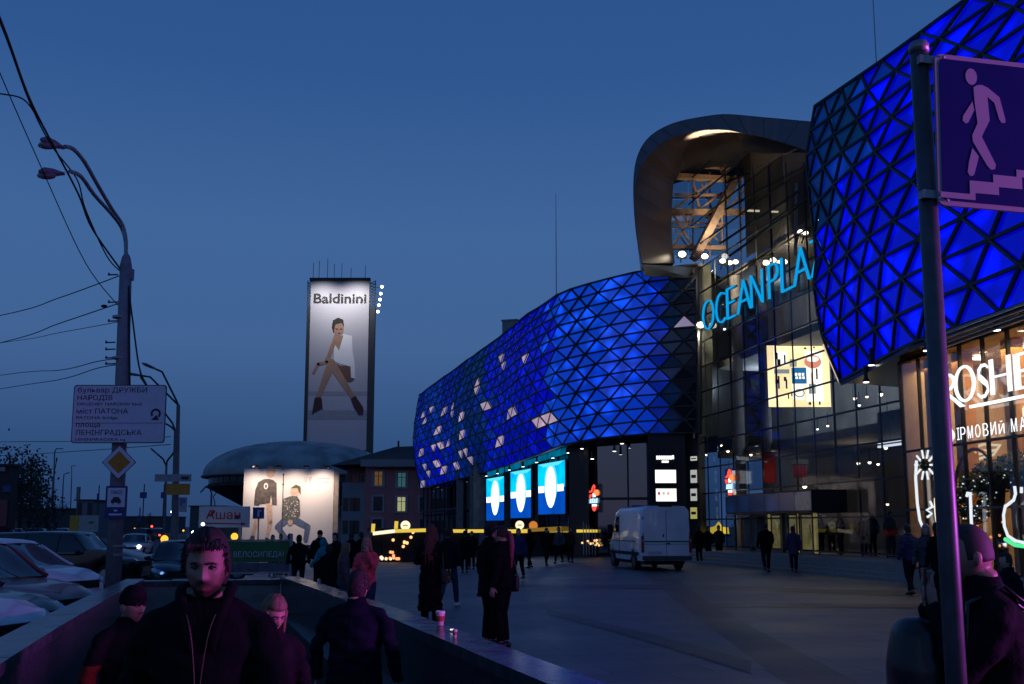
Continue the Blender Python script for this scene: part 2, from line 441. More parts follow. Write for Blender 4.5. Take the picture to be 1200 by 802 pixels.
def lattice(wing, sv, rows, wide, pick, limit, depth=.05, thin=None):
    """triangulated curtain of glass panels in a steel lattice; every panel in view of its own, the far ones joined"""
    def row(j):
        if j % 2 == 0: return list(sv)
        return [sv[0]]+[(a+b)/2 for a, b in zip(sv[:-1], sv[1:])]+[sv[-1]]
    P = {}
    def pt(j, q):
        k = (j, round(q, 4))
        if k not in P: P[k] = wing.p(q, j)
        return P[k]
    tris = []; edges = set()
    for j in range(rows):
        A, B = row(j), row(j+1); i = k = 0
        while i < len(A)-1 or k < len(B)-1:
            ka, kb = (j, round(A[i], 4)), (j+1, round(B[k], 4))
            adv = k == len(B)-1 or (i < len(A)-1 and (A[i]+A[i+1]) <= (B[k]+B[k+1]))
            if adv: kc = (j, round(A[i+1], 4)); i += 1
            else: kc = (j+1, round(B[k+1], 4)); k += 1
            for q in (ka, kb, kc): pt(q[0], q[1])
            tris.append((ka, kb, kc)); 
            for x, y in ((ka, kb), (kb, kc), (ka, kc)): edges.add((min(x, y), max(x, y)))
    fb = MB()
    for x, y in edges:
        k = thin(x, y) if thin else 1
        ws = wide*k
        if x[0] == y[0]: ws = wide*((1.15 if k == 1 else .8) if x[0] % rows else 1.6)
        fb.bar(P[x], P[y], ws, .08)
    lat = mp(fb.build('facade_lattice', FRAME))
    far = MB(); mats = []
    cand = []
    for tr in tris:
        a, b, c = (P[k] for k in tr); m = (a+b+c)/3
        cand.append((tr, a, b, c, m))
    n = 0
    for tr, a, b, c, m in cand:
        nrm = (b-a).cross(c-a)
        if nrm.length < .05: continue
        area = nrm.length/2; per = (a-b).length+(b-c).length+(c-a).length; inr = 2*area/per
        nrm.normalize()
        if nrm.dot(V((0, 0, EYE))-m) < 0: nrm = -nrm; b, c = c, b
        f = max(.2, 1-.03/inr)
        tiltv = nrm*random.uniform(-.02, .02)
        q = [m+(p-m)*f-nrm*depth for p in (a, b, c)]; q[0] += tiltv
        q2 = [p-nrm*.03 for p in q]
        mm = pick(m, px_of(m), tr)
        if n < limit(m) :
            mb = MB(); mb.add(q+q2, [(0, 1, 2), (5, 4, 3), (0, 3, 4, 1), (1, 4, 5, 2), (2, 5, 3, 0)])
            o = mb.build('triangular_panel', mm); o.parent = lat; n += 1
        else:
            if mm not in mats: mats.append(mm)
            far.add(q+q2, [(0, 1, 2), (5, 4, 3), (0, 3, 4, 1), (1, 4, 5, 2), (2, 5, 3, 0)], mats.index(mm))
    if far.v:
        o = far.build('distant_triangular_panels', mats); o.parent = lat; o['kind'] = 'stuff'
    return lat

# left wing
lc = [(816, 54.2, 310, 507), (749, 54.6, 318, 509), (700, 55.2, 330, 514), (659, 57, 342, 522), (620, 64, 368, 537), (585, 72, 396, 549), (540, 84, 428, 561), (492, 100, 463, 573)]
lcols = [(at(px, yb, d), at(px, yt, d)) for px, d, yt, yb in lc]
hsh = lambda a, b: (sin(a*12.9898+b*78.233)*43758.5453) % 1
LW = Wing(lcols, 13, lambda q, f: .55*sin(pi*f)*(1-.4*sin(q*.35)) + .10*(hsh(round(q, 2), round(f, 3))-.5))
fl = LW.S[3]
sv = [fl*i/6 for i in range(6)]
n2 = 22
sv += [fl+(LW.S[-1]-fl)*i/n2 for i in range(n2+1)]
WHITE_AT = [(497, 489), (505, 482), (520, 484), (528, 481), (541, 490), (557, 456), (569, 474), (587, 426), (611, 421), (595, 484), (603, 480), (632, 492), (643, 489), (586, 522), (511, 504), (505, 524), (515, 522), (524, 517), (540, 512), (546, 528), (497, 544), (510, 542), (519, 550), (534, 545), (493, 532), (495, 566), (541, 530), (503, 556), (549, 537)]
used_white = {}
def lpick(m, q, tr):
    x, y = q
    if tr in WSET: return LED_WHITE
    r = hsh(tr[0][1], tr[1][0]+tr[2][1]*.37)
    if x > 790: return UNLIT
    if x > 778: return LED_DIM
    if x > 768: return LED_MID
    if x > 648: return LED_FRONT
    if x > 632: return LED_FRONT if r < .5 else LED_ROYAL
    if x > 590: return LED_ROYAL
    if x > 568: return LED_ROYAL if r < .8 else LED_MID
    if x > 542: return LED_TEAL if r < .8 else LED_MID
    if x > 530: return LED_MID if r < .6 else LED_TEAL
    return LED_MID if y < 520 or r < .35 else LED_ROYAL
# choose the panels that shine white
WSET = set()
def dry(wing, sv, rows):
    out = []
    def row(j): return list(sv) if j % 2 == 0 else [sv[0]]+[(a+b)/2 for a, b in zip(sv[:-1], sv[1:])]+[sv[-1]]
    for j in range(rows):
        A, B = row(j), row(j+1); i = k = 0
        while i < len(A)-1 or k < len(B)-1:
            ka, kb = (j, round(A[i], 4)), (j+1, round(B[k], 4))
            adv = k == len(B)-1 or (i < len(A)-1 and (A[i]+A[i+1]) <= (B[k]+B[k+1]))
            if adv: kc = (j, round(A[i+1], 4)); i += 1
            else: kc = (j+1, round(B[k+1], 4)); k += 1
            m = (wing.p(ka[1], ka[0])+wing.p(kb[1], kb[0])+wing.p(kc[1], kc[0]))/3
            out.append((px_of(m), (ka, kb, kc)))
    return out
dl = dry(LW, sv, 13)
for wx, wy in WHITE_AT+[(801, 383)]:
    for _ in range(2 if (wx*7+wy) % 3 and wx < 700 else 1):
        best = min((q for q in dl if q[1] not in WSET), key=lambda q: hypot(q[0][0]-wx, (q[0][1]-wy)*.6)); WSET.add(best[1])
lattice(LW, sv, 13, .115, lpick, lambda m: 10**6 if px_of(m)[0] > 652 else 0, thin=lambda x, y: 1 if x[1] < fl-.1 else .3)
# solid behind the panels, soffit and roof of the left wing
def shell(cols, back, name, off=.5):
    mb = MB(); k = len(cols)
    for b, t in cols:
        mb.v += [tuple(b+back*off), tuple(t+back*off), tuple(b+back*14), tuple(t+back*14)]
    for i in range(k-1):
        a = 4*i; c = 4*(i+1)
        mb.f += [(a, c, c+1, a+1), (a, a+2, c+2, c), (a+1, c+1, c+3, a+3)]; mb.m += [0, 0, 0]
    mb.f += [(0, 1, 3, 2), (4*(k-1), 4*(k-1)+2, 4*(k-1)+3, 4*(k-1)+1)]; mb.m += [0, 0]
    return mp(mb.build(name, BLACK))
shell(lcols, V((.55, .83, 0)), 'wing_body', .45)
mb = MB()
M = frame(at(600, 378, 78)+V((0, 2, 0)), (1, -.3, 0)); mb.box((0, -.4, 0), (1.2, 1.6, 1.4), 0, M); mb.box((0, .45, 0), (1.35, .12, 1.5), 0, M); mb.box((1.0, -.4, 0), (.6, 1.0, .9), 0, M)
mp(mb.build('rooftop_unit', mat('rooftop_unit_metal', (.22, .23, .25), .5, .3)))
mb = MB(); 
for (px, d, py, h) in ((652, 60, 340, 6.0), (1027, 50, 74, 8)):
    p = at(px, py, d); mb.tube([p-V((0, 0, 1.5)), p+V((0, 0, h*.6)), p+V((0, 0, h))], [.03, .022, .012], 6)
mp(mb.build('roof_antenna', STEEL))

# shop fronts under the left wing
WL = [at(px, 617, d) for px, d in ((812, 56.4), (700, 57.6), (668, 60.2), (565, 79), (492, 104))]
for p in WL: p.z = 0
def on_plane(A, B, px, py):
    d = at(px, py, 1)-V((0, 0, EYE)); ab = B-A; nx, ny = ab.y, -ab.x
    k = (A.x*nx+A.y*ny)/(d.x*nx+d.y*ny)
    return V((0, 0, EYE))+d*k
SG = glass('shop_glass', (.42, .47, .52), .18, .03)
mb = MB()
for A, B in zip(WL[:-1], WL[1:]):
    za, zb = g(A.x, A.y), g(B.x, B.y); n = V((.3, .95, 0))*.9
    mb.add([A+n+V((0, 0, za)), B+n+V((0, 0, zb)), B+n+V((0, 0, 7.5)), A+n+V((0, 0, 7.5))], [(0, 1, 2, 3)])
mp(mb.build('shop_back_wall', mat('dim_shop_interior', (.10, .09, .085), .7, var=.5, scale=.7)))
for A, B in zip(WL[:-1], WL[1:]):
    L = (B-A).length; n = max(1, round(L/2.0)); hv = (A-B).normalized()
    for i in range(n):
        p = B.lerp(A, (i+.5)/n); M = frame(p+V((0, 0, 3.2+g(p.x, p.y)/2)), hv)
        for zz, hh in ((-1.55, 2.9), (1.6, 3.1)):
            mb = MB(); mb.box((0, zz, 0), (L/n-.10, hh, .03), 0, M); mp(mb.build('window_pane', SG))
        mb = MB(); mb.box((L/n/2, 0, .03), (.08, 6.6, .10), 0, M); mp(mb.build('mullion', DARKM))
    M = frame((A+B)/2+V((0, 0, 3.2)), hv); mb = MB(); mb.box((0, -.03, .04), (L, .14, .1), 0, M); mb.box((0, 3.2, .04), (L, .3, .12), 0, M); mp(mb.build('transom', DARKM))
# solid piers beside the posters and at the pylon
def pier(px, d, wdt, z1, m, name='pier', h=(1, -.2, 0), dep=.8):
    p = at(px, 617, d); mb = MB(); mb.box((0, (z1-EYE)/2+.0, 0), (wdt, z1+1.0, dep), 0, frame((p.x, p.y, EYE/2-.2), h)); return mp(mb.build(name, m))
pier(680, 58.2, 1.1, 6.6, BLACK); pier(563, 78, .9, 6.3, CONC); pier(556, 80, .6, 6.2, CONC); pier(540, 85, .6, 6.2, CONC); pier(596, 71.7, .5, 6.2, DARKM); pier(628, 66, .5, 6.2, DARKM)
pier(782, 54.9, 2.0, 6.7, BLACK, 'sign_pylon', (1, 0, 0), .6)
pier(816, 55.2, .9, 6.7, mat('dark_grey_stone', (.05, .05, .05), .5), 'pier', (1, -1, 0), .6)
BULB = emis('downlight_glow', (1., .93, .85), 7, mis=False)
HOUS = DARKM
def downlight(px, py, d, r=.09, m=BULB, parent=None):
    p = at(px, py, d); mb = MB(); mb.lathe([(r*.2, .0), (r, .0), (r, .05), (r*.6, .12), (r*.5, .5)], p, 10)
    o = mp(mb.build('downlight', HOUS)); mb = MB(); mb.lathe([(r*.1, -.02), (r*.85, -.012), (r*.85, -.004)], p, 10); b = mb.build('lens', m); b.parent = o
    return o
for px, py, d in ((509, 576, 98), (518, 574, 95), (527, 571, 92), (537, 568, 89), (547, 565, 86), (535, 575, 92), (545, 573, 88), (553, 576, 85), (566, 567, 80), (570, 558, 76), (583, 555, 73), (597, 551, 70), (613, 547, 66.5), (629, 542, 63.5), (648, 537, 60.5), (666, 531, 58.5), (682, 526, 57), (694, 538, 57.2), (729, 520, 55.6), (720, 529, 56)):
    downlight(px, py, d, .11)
# wavy lit edge above the posters
mb = MB()
for a, b in (((571, 556.5, 76.2), (600, 548, 69.8)), ((600, 548, 69.8), (662, 528.5, 58.2))):
    mb.bar(at(*a), at(*b), .1, .35)
mp(mb.build('lit_soffit_edge', emis('poster_cove_light', (.0, .16, .30), .8, .5, 1.2)))

# ------------------------------------------------------------------ right wing
def edge_at(tt):
    pts = [(0, 985, 447, 33.5), (.16, 965, 400, 33.8), (.34, 953, 340, 34.2), (.48, 957, 300, 34.6), (.66, 949, 235, 34.8), (.82, 945, 182, 35), (1, 955, 125, 35.2)]
    for a, b in zip(pts[:-1], pts[1:]):
        if tt <= b[0]+1e-6:
            f = (tt-a[0])/(b[0]-a[0]); return at(a[1]+(b[1]-a[1])*f, a[2]+(b[2]-a[2])*f, a[3]+(b[3]-a[3])*f)
rb = [at(985, 447, 33.5), at(1064, 404, 26.6), at(1200, 357, 21.6), at(1400, 285, 17)]
rt = [at(955, 125, 35.2), at(1040, 67, 31.2), at(1200, -50, 25.8), at(1400, -195, 20.5)]
class RW_(Wing):
    def p(s, q, j):
        f = j/s.rows; b, t = s.bt(q)
        base = b.lerp(t, f)
        L = s.S[-1]
        e0 = edge_at(f) - s.cols[0][0].lerp(s.cols[0][1], f)
        fall = max(0, 1-q/5.0)
        o = V((-1, -.12, 0))
        return base + e0*fall + o*(.5*sin(pi*f)*min(1, q/4) + .12*(hsh(round(q, 2), round(f, 3))-.5)*(1 if 0 < f < 1 and q > .1 else 0))
RW = RW_(list(zip(rb, rt)), 11, None)
nr = 9
svr = [RW.S[-1]*i/nr for i in range(nr+1)]
def rpick(m, q, tr):
    x, y = q; r = hsh(tr[0][1]+.3, tr[1][0]+tr[2][1]*.7)
    if x < 988 and y < 275: return LED_TEAL if r < .75 else LED_MID
    if x < 1010 and y < 215: return LED_MID if r < .7 else LED_TEAL
    if y < 190 and x < 1050 and r < .4: return LED_MID
    return LED_DEEP
lattice(RW, svr, 11, .085, rpick, lambda m: 10**6)
rcols = list(zip(rb, rt))
mb = MB(); bk = V((9, 3, 0))
inner = [(b+V((.9, .35, .1)), t+V((.9, .35, -.1))) for b, t in rcols]
for b, t in inner: mb.v += [tuple(b), tuple(t), tuple(b+bk), tuple(t+bk)]
for i in range(3):
    a = 4*i; c = a+4; mb.f += [(a, c, c+1, a+1), (a, a+2, c+2, c), (a+1, c+1, c+3, a+3)]; mb.m += [0]*3
mb.f += [(0, 1, 3, 2), (12, 14, 15, 13)]; mb.m += [0, 0]
mp(mb.build('wing_body', BLACK))
# dark folded soffit below the wing, with downlights, and the louvred part above the shop
mb = MB()
s0 = [at(985, 449, 33.4), at(1064, 406, 26.6), at(1200, 359, 21.7), at(1400, 287, 17)]
for i in range(3):
    a, b = s0[i], s0[i+1]; d = V((2.6, .4, -.12))
    mb.add([a, b, b+d, a+d], [(0, 1, 2, 3)]); mb.add([a+V((0, 0, -.12)), b+V((0, 0, -.12)), b+V((0, 0, .05)), a+V((0, 0, .05))], [(0, 1, 2, 3)])
mp(mb.build('soffit', BLACK))
for px0, y0, px1, y1 in ((1092, 396, 1106, 409), (1135, 381, 1152, 394), (1170, 371, 1186, 383)):
    mb = MB(); a = at(px0, y0, 25); b = at(px1, y1, 24.8); mb.bar(a, b, .10, .08); mp(mb.build('soffit_bracket', STEEL))
for k in range(4):
    mb = MB(); mb.bar(at(1085, 399+3.2*k, 25.4)+V((k*.12, 0, 0)), at(1230, 345+3.6*k, 20.6)+V((k*.12, 0, 0)), .05, .05); mp(mb.build('soffit_rail', STEEL))
for px, py, d in ((1021, 428, 29.6), (1015, 448, 30.4), (1086, 411, 25.6), (1168, 387, 23.4)):
    downlight(px, py, d, .10)
# underside box with bright edge strip at the corner
mb = MB(); mb.add([at(968, 410, 34.3), at(985, 449, 33.5), at(985, 449, 33.5)+V((4, .8, 0)), at(968, 410, 34.3)+V((4, .8, 0))], [(0, 1, 2, 3)])
mp(mb.build('corner_return', BLACK))
mb = MB(); mb.bar(at(965, 404, 33.9), at(984, 448, 33.6), .07, .07); mp(mb.build('edge_light', emis('edge_strip_warm', (1., .7, .55), .75)))
mb = MB(); mb.bar(at(957, 262, 34.6), at(952, 230, 34.8), .05, .05); mp(mb.build('edge_light', emis('edge_strip_dim', (.8, .6, .5), .35)))

# ------------------------------------------------------------------ entrance hall: curved glass wall, steps, doors
PODZ = .5
EA, EB = at(815, 617, 56), at(1066, 617, 36)
EA.z = EB.z = 0
EH = (EB-EA).normalized(); EN = EH.cross(V((0, 0, 1)))          # EN faces the plaza
EL = (EB-EA).length
EG = glass('entrance_glass', (.80, .83, .86), .035, .012, (.75, .82, .9), 9)
EG2 = glass('entrance_glass_dusty', (.72, .75, .78), .06, .05, (.7, .78, .85), 8)
nc, nrw = 12, 15
ch, rh = EL/nc, 1.36
for i in range(nc):
    for j in range(nrw):
        c = EA.lerp(EB, (i+.5)/nc) + V((0, 0, PODZ+.15+rh*(j+.5)))
        q = px_of(c)
        if (c.z > 15.4 and q[0] < 855-(c.z-15.4)*2) or q[1] < 192: continue
        if j < 2 and 850 < q[0] < 952: continue
        M = frame(c+EN*random.uniform(-.008, .008), EH, random.uniform(-.004, .004)) @ Matrix.Rotation(random.uniform(-.006, .006), 4, 'Y')
        mb = MB(); mb.box((0, 0, 0), (ch-.03, rh-.03, .02), 0, M)
        mp(mb.build('glass_pane', EG if random.random() < .7 else EG2))
for j in range(nrw+1):
    z = PODZ+.15+rh*j
    ts = [t_/48 for t_ in range(49) if px_of(EA.lerp(EB, t_/48)+V((0, 0, z)))[1] > 186]
    if not ts: continue
    mb = MB(); mb.bar(EA.lerp(EB, ts[0])+V((0, 0, z))-EN*.06, EA.lerp(EB, ts[-1])+V((0, 0, z))-EN*.06, .06, .07); mp(mb.build('glazing_rail', DARKM))
for i in range(nc+1):
    p = EA.lerp(EB, i/nc)-EN*.12
    zt = 20.9 if i > 2 else 15.6
    while px_of(p+V((0, 0, zt)))[1] < 186: zt -= .3
    mb = MB(); mb.bar(p+V((0, 0, 0)), p+V((0, 0, zt)),   .05 if i % 3 else .08, .05, up=EH); mp(mb.build('glazing_post', DARKM))
# interior: slabs, core, columns, lamps
INT = mat('hall_interior_plaster', (.24, .22, .20), .8, var=.4, scale=.5)
mb = MB()
Mi = frame((EA+EB)/2-EN*7.5, EH)
mb.box((0, 9.5, 0), (EL+14, 21, .3), 0, Mi); mp(mb.build('hall_back_wall', INT))
for z in (PODZ-.15, 5.6, 10.6, 15.3):
    mb = MB(); mb.box((2, z, -4.6 if z > 1 else -3.8), (EL+6, .35, 5.6 if z > 1 else 7.4), 0, frame((EA+EB)/2+V((0, 0, 0)), EH)); mp(mb.build('floor_slab', INT))
for k, i in enumerate((1.5, 3.4, 11.2)):
    p = EA.lerp(EB, i/nc)-EN*1.6; mb = MB(); mb.tube([p, p+V((0, 0, 15))], .28, 14); mp(mb.build('hall_column', INT, smooth=False))
WARM = emis('hall_lamp_glow', (1., .78, .5), 7, mis=False)
def bulb(px, py, d, r, m, name='lamp', parent=None):
    p = at(px, py, d); mb = MB(); mb.ell(p, (r, r, r), 10, 6); o = mb.build(name, m)
    return o
def hall_lamp(px, py, off=1.2, r=.07, m=WARM):
    p = on_plane(EA-EN*off, EB-EN*off, px, py)
    mb = MB(); mb.tube([p+V((0, 0, r)), p+V((0, 0, r+.5))], .015, 5); mb.lathe([(.02, r*1.5), (r*.9, r*.9), (r*1.1, .2*r)], p, 10); o = mp(mb.build('pendant_lamp', DARKM))
    mb = MB(); mb.ell(p, (r, r, r), 10, 6); mb.build('bulb', m).parent = o
for px, py, r in ((943, 570, .10), (880, 533, .07), (853, 529, .08), (845, 522, .07), (828, 533, .07), (1002, 467, .08), (1007, 475, .06), (1005, 480, .06), (1016, 465, .06), (970, 499, .06), (1006, 543, .07), (1019, 542, .07), (1038, 525, .07), (1029, 544, .06), (936, 558, .06), (854, 553, .05), (1032, 462, .09), (1040, 488, .08), (958, 503, .05), (1040, 591, .06)):
    hall_lamp(px, py, 1.0+.8*random.random(), r, WARM if r > .055 else BULB)
for px, py, en in ((900, 560, 26), (1010, 545, 30)):
    l = bpy.data.lights.new('hall_light_or_fill', 'POINT'); l.energy = en; l.color = (1, .8, .55); l.shadow_soft_size = .4
    o = bpy.data.objects.new('hall_light_or_fill', l); COL.objects.link(o); o.location = on_plane(EA-EN*4, EB-EN*4, px, py)
for px, py, en in ((960, 440, 300), (890, 450, 260), (900, 340, 170), (1030, 500, 180)):  # added cool lights, standing in for sky reflected in the panes
    l = bpy.data.lights.new('hall_light_or_fill', 'POINT'); l.energy = en; l.color = (.72, .85, 1); l.shadow_soft_size = .6
    o = bpy.data.objects.new('hall_light_or_fill', l); COL.objects.link(o); o.location = on_plane(EA-EN*4, EB-EN*4, px, py)
# brown panel with a white strip light at the right end, red banners behind the glass
def ipanel(x0, y0, x1, y1, off, m, name, dep=.05):
    a = on_plane(EA-EN*off, EB-EN*off, x0, y1); b = on_plane(EA-EN*off, EB-EN*off, x1, y1); t = on_plane(EA-EN*off, EB-EN*off, (x0+x1)/2, y0)
    w = (b-a).length; h = t.z-(a.z+b.z)/2
    mb = MB(); mb.box((0, 0, 0), (w, h, dep), 0, frame((a+b)/2+V((0, 0, h/2)), EH)); return mp(mb.build(name, m))
ipanel(1030, 481, 1062, 519, 1.0, mat('tan_wall_panel', (.30, .24, .18), .7), 'hall_wall_panel')
ipanel(1030, 520.5, 1062, 523, .8, emis('white_strip', (.85, .9, 1), 1.2), 'strip_light', .12)
ipanel(1030, 517, 1062, 518.2, .8, emis('white_strip', (.85, .9, 1), 1.2), 'strip_light', .12)
RED = mat('red_banner_cloth', (.38, .03, .03), .8)
for a in ((894, 532, 910, 566), (930, 546, 945, 560)):
    x0, y0, x1, y1 = a
    p = on_plane(EA-EN*.5, EB-EN*.5, (x0+x1)/2, y1); k = p.y/1200
    t = wthing('hanging_banner', 'red banner hung behind the entrance glass, ' + ('the longer one' if x0 < 920 else 'the shorter one'), 'banner', p, 'red banners behind the entrance glass')
    mb = MB(); mb.box((0, (y1-y0)*k/2, 0), ((x1-x0)*k, (y1-y0)*k, .02), 0, frame(p)); mb.build('cloth', RED, t)
    mb = MB(); mb.box((0, (y1-y0)*k+.04, 0), ((x1-x0)*k+.1, .05, .05), 0, frame(p)); mb.build('rail', DARKM, t)
    l = bpy.data.lights.new('banner_light', 'POINT'); l.energy = 4; l.color = (1, .5, .4); l.shadow_soft_size = .1
    o = bpy.data.objects.new('banner_light', l); COL.objects.link(o); o.location = p+V((0, -.7, .4))
# podium and steps
for k in range(4):
    z1 = PODZ-k*.125; d = 2.2+.36*k
    mb = MB(); M = frame((EA+EB)/2+EN*(d/2-3.0), EH)
    mb.box((4.5, z1/2-.02, 0), (EL+7-.0*k, z1+.02 if k == 0 else z1, d+6), 0, M)
    mp(mb.build('step', mat('granite_step', (.26, .24, .22), .6, var=.25, scale=12)))
# revolving door with its canopy
DP = on_plane(EA, EB, 925, 640); DP.z = PODZ
a = on_plane(EA+EN*1.2, EB+EN*1.2, 851, 600); b = on_plane(EA+EN*1.2, EB+EN*1.2, 952, 600)
Mc = frame((a+b)/2, EH); wc = (b-a).length; zc0 = on_plane(EA+EN*1.2, EB+EN*1.2, 900, 602).z
CANB = led('canopy_blue_panel', srgb(10, 28, 62), srgb(14, 36, 80), .6, 1.2, .8)
mb = MB(); mb.box((0, .45, -.75), (wc, .9, 1.5), 0, frame(V((((a+b)/2).x, ((a+b)/2).y, zc0)), EH)); can = mp(mb.build('door_canopy', DARKM))
for i in range(6):
    mb = MB(); mb.box((-wc/2+wc*(i+.5)/6, .46, .02), (wc/6-.05, .74, .03), 0, frame(V((((a+b)/2).x, ((a+b)/2).y, zc0)), EH)); mb.build('canopy_panel', CANB if i < 5 else mat('brushed_steel', (.35, .36, .36), .3, .8)).parent = can
    can.children[-1].location = (0, 0, 0)
DOORY = emis('lit_vestibule', (.30, .25, .10), .42, .4, 1.5)
DOORD = mat('dark_door_leaf', (.03, .028, .025), .3)
for (x0, x1, m) in ((868, 893, 0), (896, 908, 1), (910, 920, 0), (921, 936, 1), (938, 952, 1)):
    q0 = on_plane(EA, EB, x0, 648); q1 = on_plane(EA, EB, x1, 648); wd = (q1-q0).length; c = (q0+q1)/2
    mb = MB(); mb.box((0, (zc0+PODZ)/2, -.25), (wd, zc0-PODZ, .08), 0, frame(V((c.x, c.y, 0)), EH)); mp(mb.build('vestibule_panel', DOORY if m else INT))
for i in range(6):
    q = on_plane(EA, EB, 858+i*18, 648); M = frame(V((q.x, q.y, 0))+EN*.05, EH)
    mb = MB(); 
    for s in (-.5, .5): mb.box((s, (zc0+PODZ)/2, 0), (.05, zc0-PODZ, .05), 0, M)
    mb.box((0, zc0-.04, 0), (1.0, .08, .05), 0, M); mb.box((0, PODZ+.06, 0), (1.0, .12, .05), 0, M)
    d = mp(mb.build('entrance_door', mat('door_frame_alu', (.2, .2, .2), .4, .6)))
    mb = MB(); mb.box((0, (zc0+PODZ)/2, 0), (.95, zc0-PODZ-.2, .015), 0, M); h = mb.build('pane', EG); h.parent = d
    mb = MB(); mb.bar(M @ V((.4, PODZ+.85, .06)), M @ V((.4, PODZ+1.25, .06)), .03); h = mb.build('handle', STEEL); h.parent = d
# corner column of dull greenish stone left of the glass
mb = MB()
for i, (xa, xb, y) in enumerate(((811, 833, 309), (812, 834, 360), (813, 835, 410), (812.5, 835, 460), (813, 834, 512))):
    a = at(xa, y, 54.8); b = at(xb, y, 54.9); mb.v += [tuple(a), tuple(b), tuple(b+V((0, 1.2, 0))), tuple(a+V((0, 1.2, 0)))]
for i in range(4):
    o = 4*i
    for q in range(4): mb.f.append((o+q, o+(q+1) % 4, o+4+(q+1) % 4, o+4+q)); mb.m.append(0)
mp(mb.build('corner_column', mat('greenish_render', (.16, .16, .12), .8, var=.5, scale=1.2)))
mb = MB(); mb.tube([at(800, 322, 54.3), at(809, 325, 54.4), at(812, 360, 54.5), at(812.5, 420, 54.5), at(812, 470, 54.5), at(813, 514, 54.5)], .07, 6); mp(mb.build('corner_pipe', mat('dull_copper', (.25, .2, .16), .5, .4)))
# floodlights on brackets: real lamps shown lit in the photograph
FLOOD = emis('floodlight_glow', (1, .86, .62), 9, mis=False)
def floodlight(px, py, d, r=.14, watts=0, aim=None, ang=110, col=(1, .8, .55), src=None):
    p = at(px, py, d); mb = MB(); mb.box(p+V((0, .18, 0)), (r*2.6, .16, r*1.8)); mb.bar(p+V((0, .25, 0)), p+V((0, .6, -.3)), .05); o = mp(mb.build('floodlight', DARKM))
    mb = MB(); mb.ell(p, (r, r*.6, r*.8), 10, 6); mb.build('lamp_glass', FLOOD).parent = o
    if watts:
        l = bpy.data.lights.new('floodlight_beam', 'SPOT'); l.energy = watts; l.color = col; l.spot_size = radians(ang); l.spot_blend = .6; l.shadow_soft_size = .15
        s = bpy.data.objects.new('floodlight_beam', l); COL.objects.link(s); s.location = (src or p)+(V(aim)-p).normalized()*.35
        s.rotation_euler = (V(aim)-p).to_track_quat('-Z', 'Y').to_euler()
    return p
floodlight(799.5, 298, 53.6,  .2, 42000, at(807, 177, 50.5), 30, src=at(826, 285, 52.5))
floodlight(826, 300.5, 53.6, .17, 600, at(850, 200, 54.5), 70)
for px, py, w_ in ((847, 306, 550), (855, 308, 0), (862, 307, 0)): floodlight(px, py, 51.5, .15, w_, at(845, 330, 56), 120)
for px, py, w_ in ((898, 308, 0), (906, 305, 600), (914, 308, 0), (919, 307, 0)): floodlight(px, py, 46.5, .15, w_, at(915, 270, 51), 130)
for px, py in ((938, 272), (944, 273)): floodlight(px, py, 43.5, .12)
for px, py in ((958.5, 252), (960, 258), (962, 266)): floodlight(px, py, 42.5, .05)
floodlight(821, 381, 53.6, .20, 380, at(828, 420, 55.5), 140)
for px, py in ((848, 358), (853, 360), (849, 386), (856, 385)): floodlight(px, py, 52.8, .06)

# OCEAN PLAZA letters on stand-offs before the glass
SG_ = wthing('mall_sign', 'large cyan lit letters reading OCEAN PLAZA on the glass entrance', 'sign', on_plane(EA+EN*.4, EB+EN*.4, 830, 390))
CY = emis('cyan_letter_face', srgb(10, 160, 228), .95)
CYS = mat('letter_return_blue', (.02, .12, .2), .4)
OA, OB = EA+EN*.4, EB+EN*.4
for chx, x0, x1, yt, yb in (('O', 825, 838, 356, 391.5), ('C', 840.5, 851, 348, 384.5), ('E', 853.5, 863, 340, 378), ('A', 865.5, 881.5, 330, 371), ('N', 882, 895.5, 324, 366), ('P', 902.5, 914, 315, 355), ('L', 917.5, 931, 307, 347), ('A', 932, 950.5, 297, 340), ('Z', 952.5, 968, 288, 333), ('A', 971, 990, 278, 325)):
    a = on_plane(OA, OB, x0, yb); xm = (x0+x1)/2; b = on_plane(OA, OB, x1, yb-(x1-x0)*.50); t = on_plane(OA, OB, xm, yt)
    zb = on_plane(OA, OB, xm, yb-.25*(x1-x0)).z
    w_ = hypot(b.x-a.x, b.y-a.y)
    zb = 11.72 if True else zb
    o = text('letter', chx, frame(V((a.x, a.y, zb)), EH), w_, 1.62, CY, SG_, ext=.05, off=-.03)
    sh = text('letter_return', chx, frame(V((a.x, a.y, zb))-EN*.12, EH), w_, 1.62, CYS, None, ext=.05, off=-.03); sh.parent = o

# lit poster hanging in the hall
c = at(936, 441, 49.6); k = 49.6/1190
PB = wthing('hanging_poster', 'square yellow lit poster with pictures and a blue label behind the glass', 'poster', c)
mb = MB(); mb.box((0, 0, -.05), (74*k, 75*k, .08), 0, frame(c)); mb.build('frame', DARKM, PB)
PYL = emis('poster_light_yellow', (1., .74, .36), 2.2, .18, .8); PWH = emis('poster_light_cream', (1., .92, .72), 2.5)
def pp(x0, y0, x1, y1, m, name='print', lift=.004):
    mb = MB(); mb.box(((x0+x1)/2*k, -(y0+y1)/2*k, lift), (abs(x1-x0)*k, abs(y1-y0)*k, .008), 0, frame(c)); return mb.build(name, m, PB)
pp(-36.5, -36.5, 36.5, 36.5, PYL, 'lit_sheet')
INK = mat('poster_dark_ink', (.05, .04, .04), .7); SAL = emis('poster_salmon', (.75, .25, .14), 1.7); PBL = emis('poster_blue', (.02, .16, .36), 1.4); GRN = emis('poster_grey_green', (.35, .38, .33), 1.4)
for a in ((8, -30, 28, 30, PWH), (-8, 10, 6, 28, PWH), (-28, -29, -13, -12, PWH)): pp(*a, lift=.012)
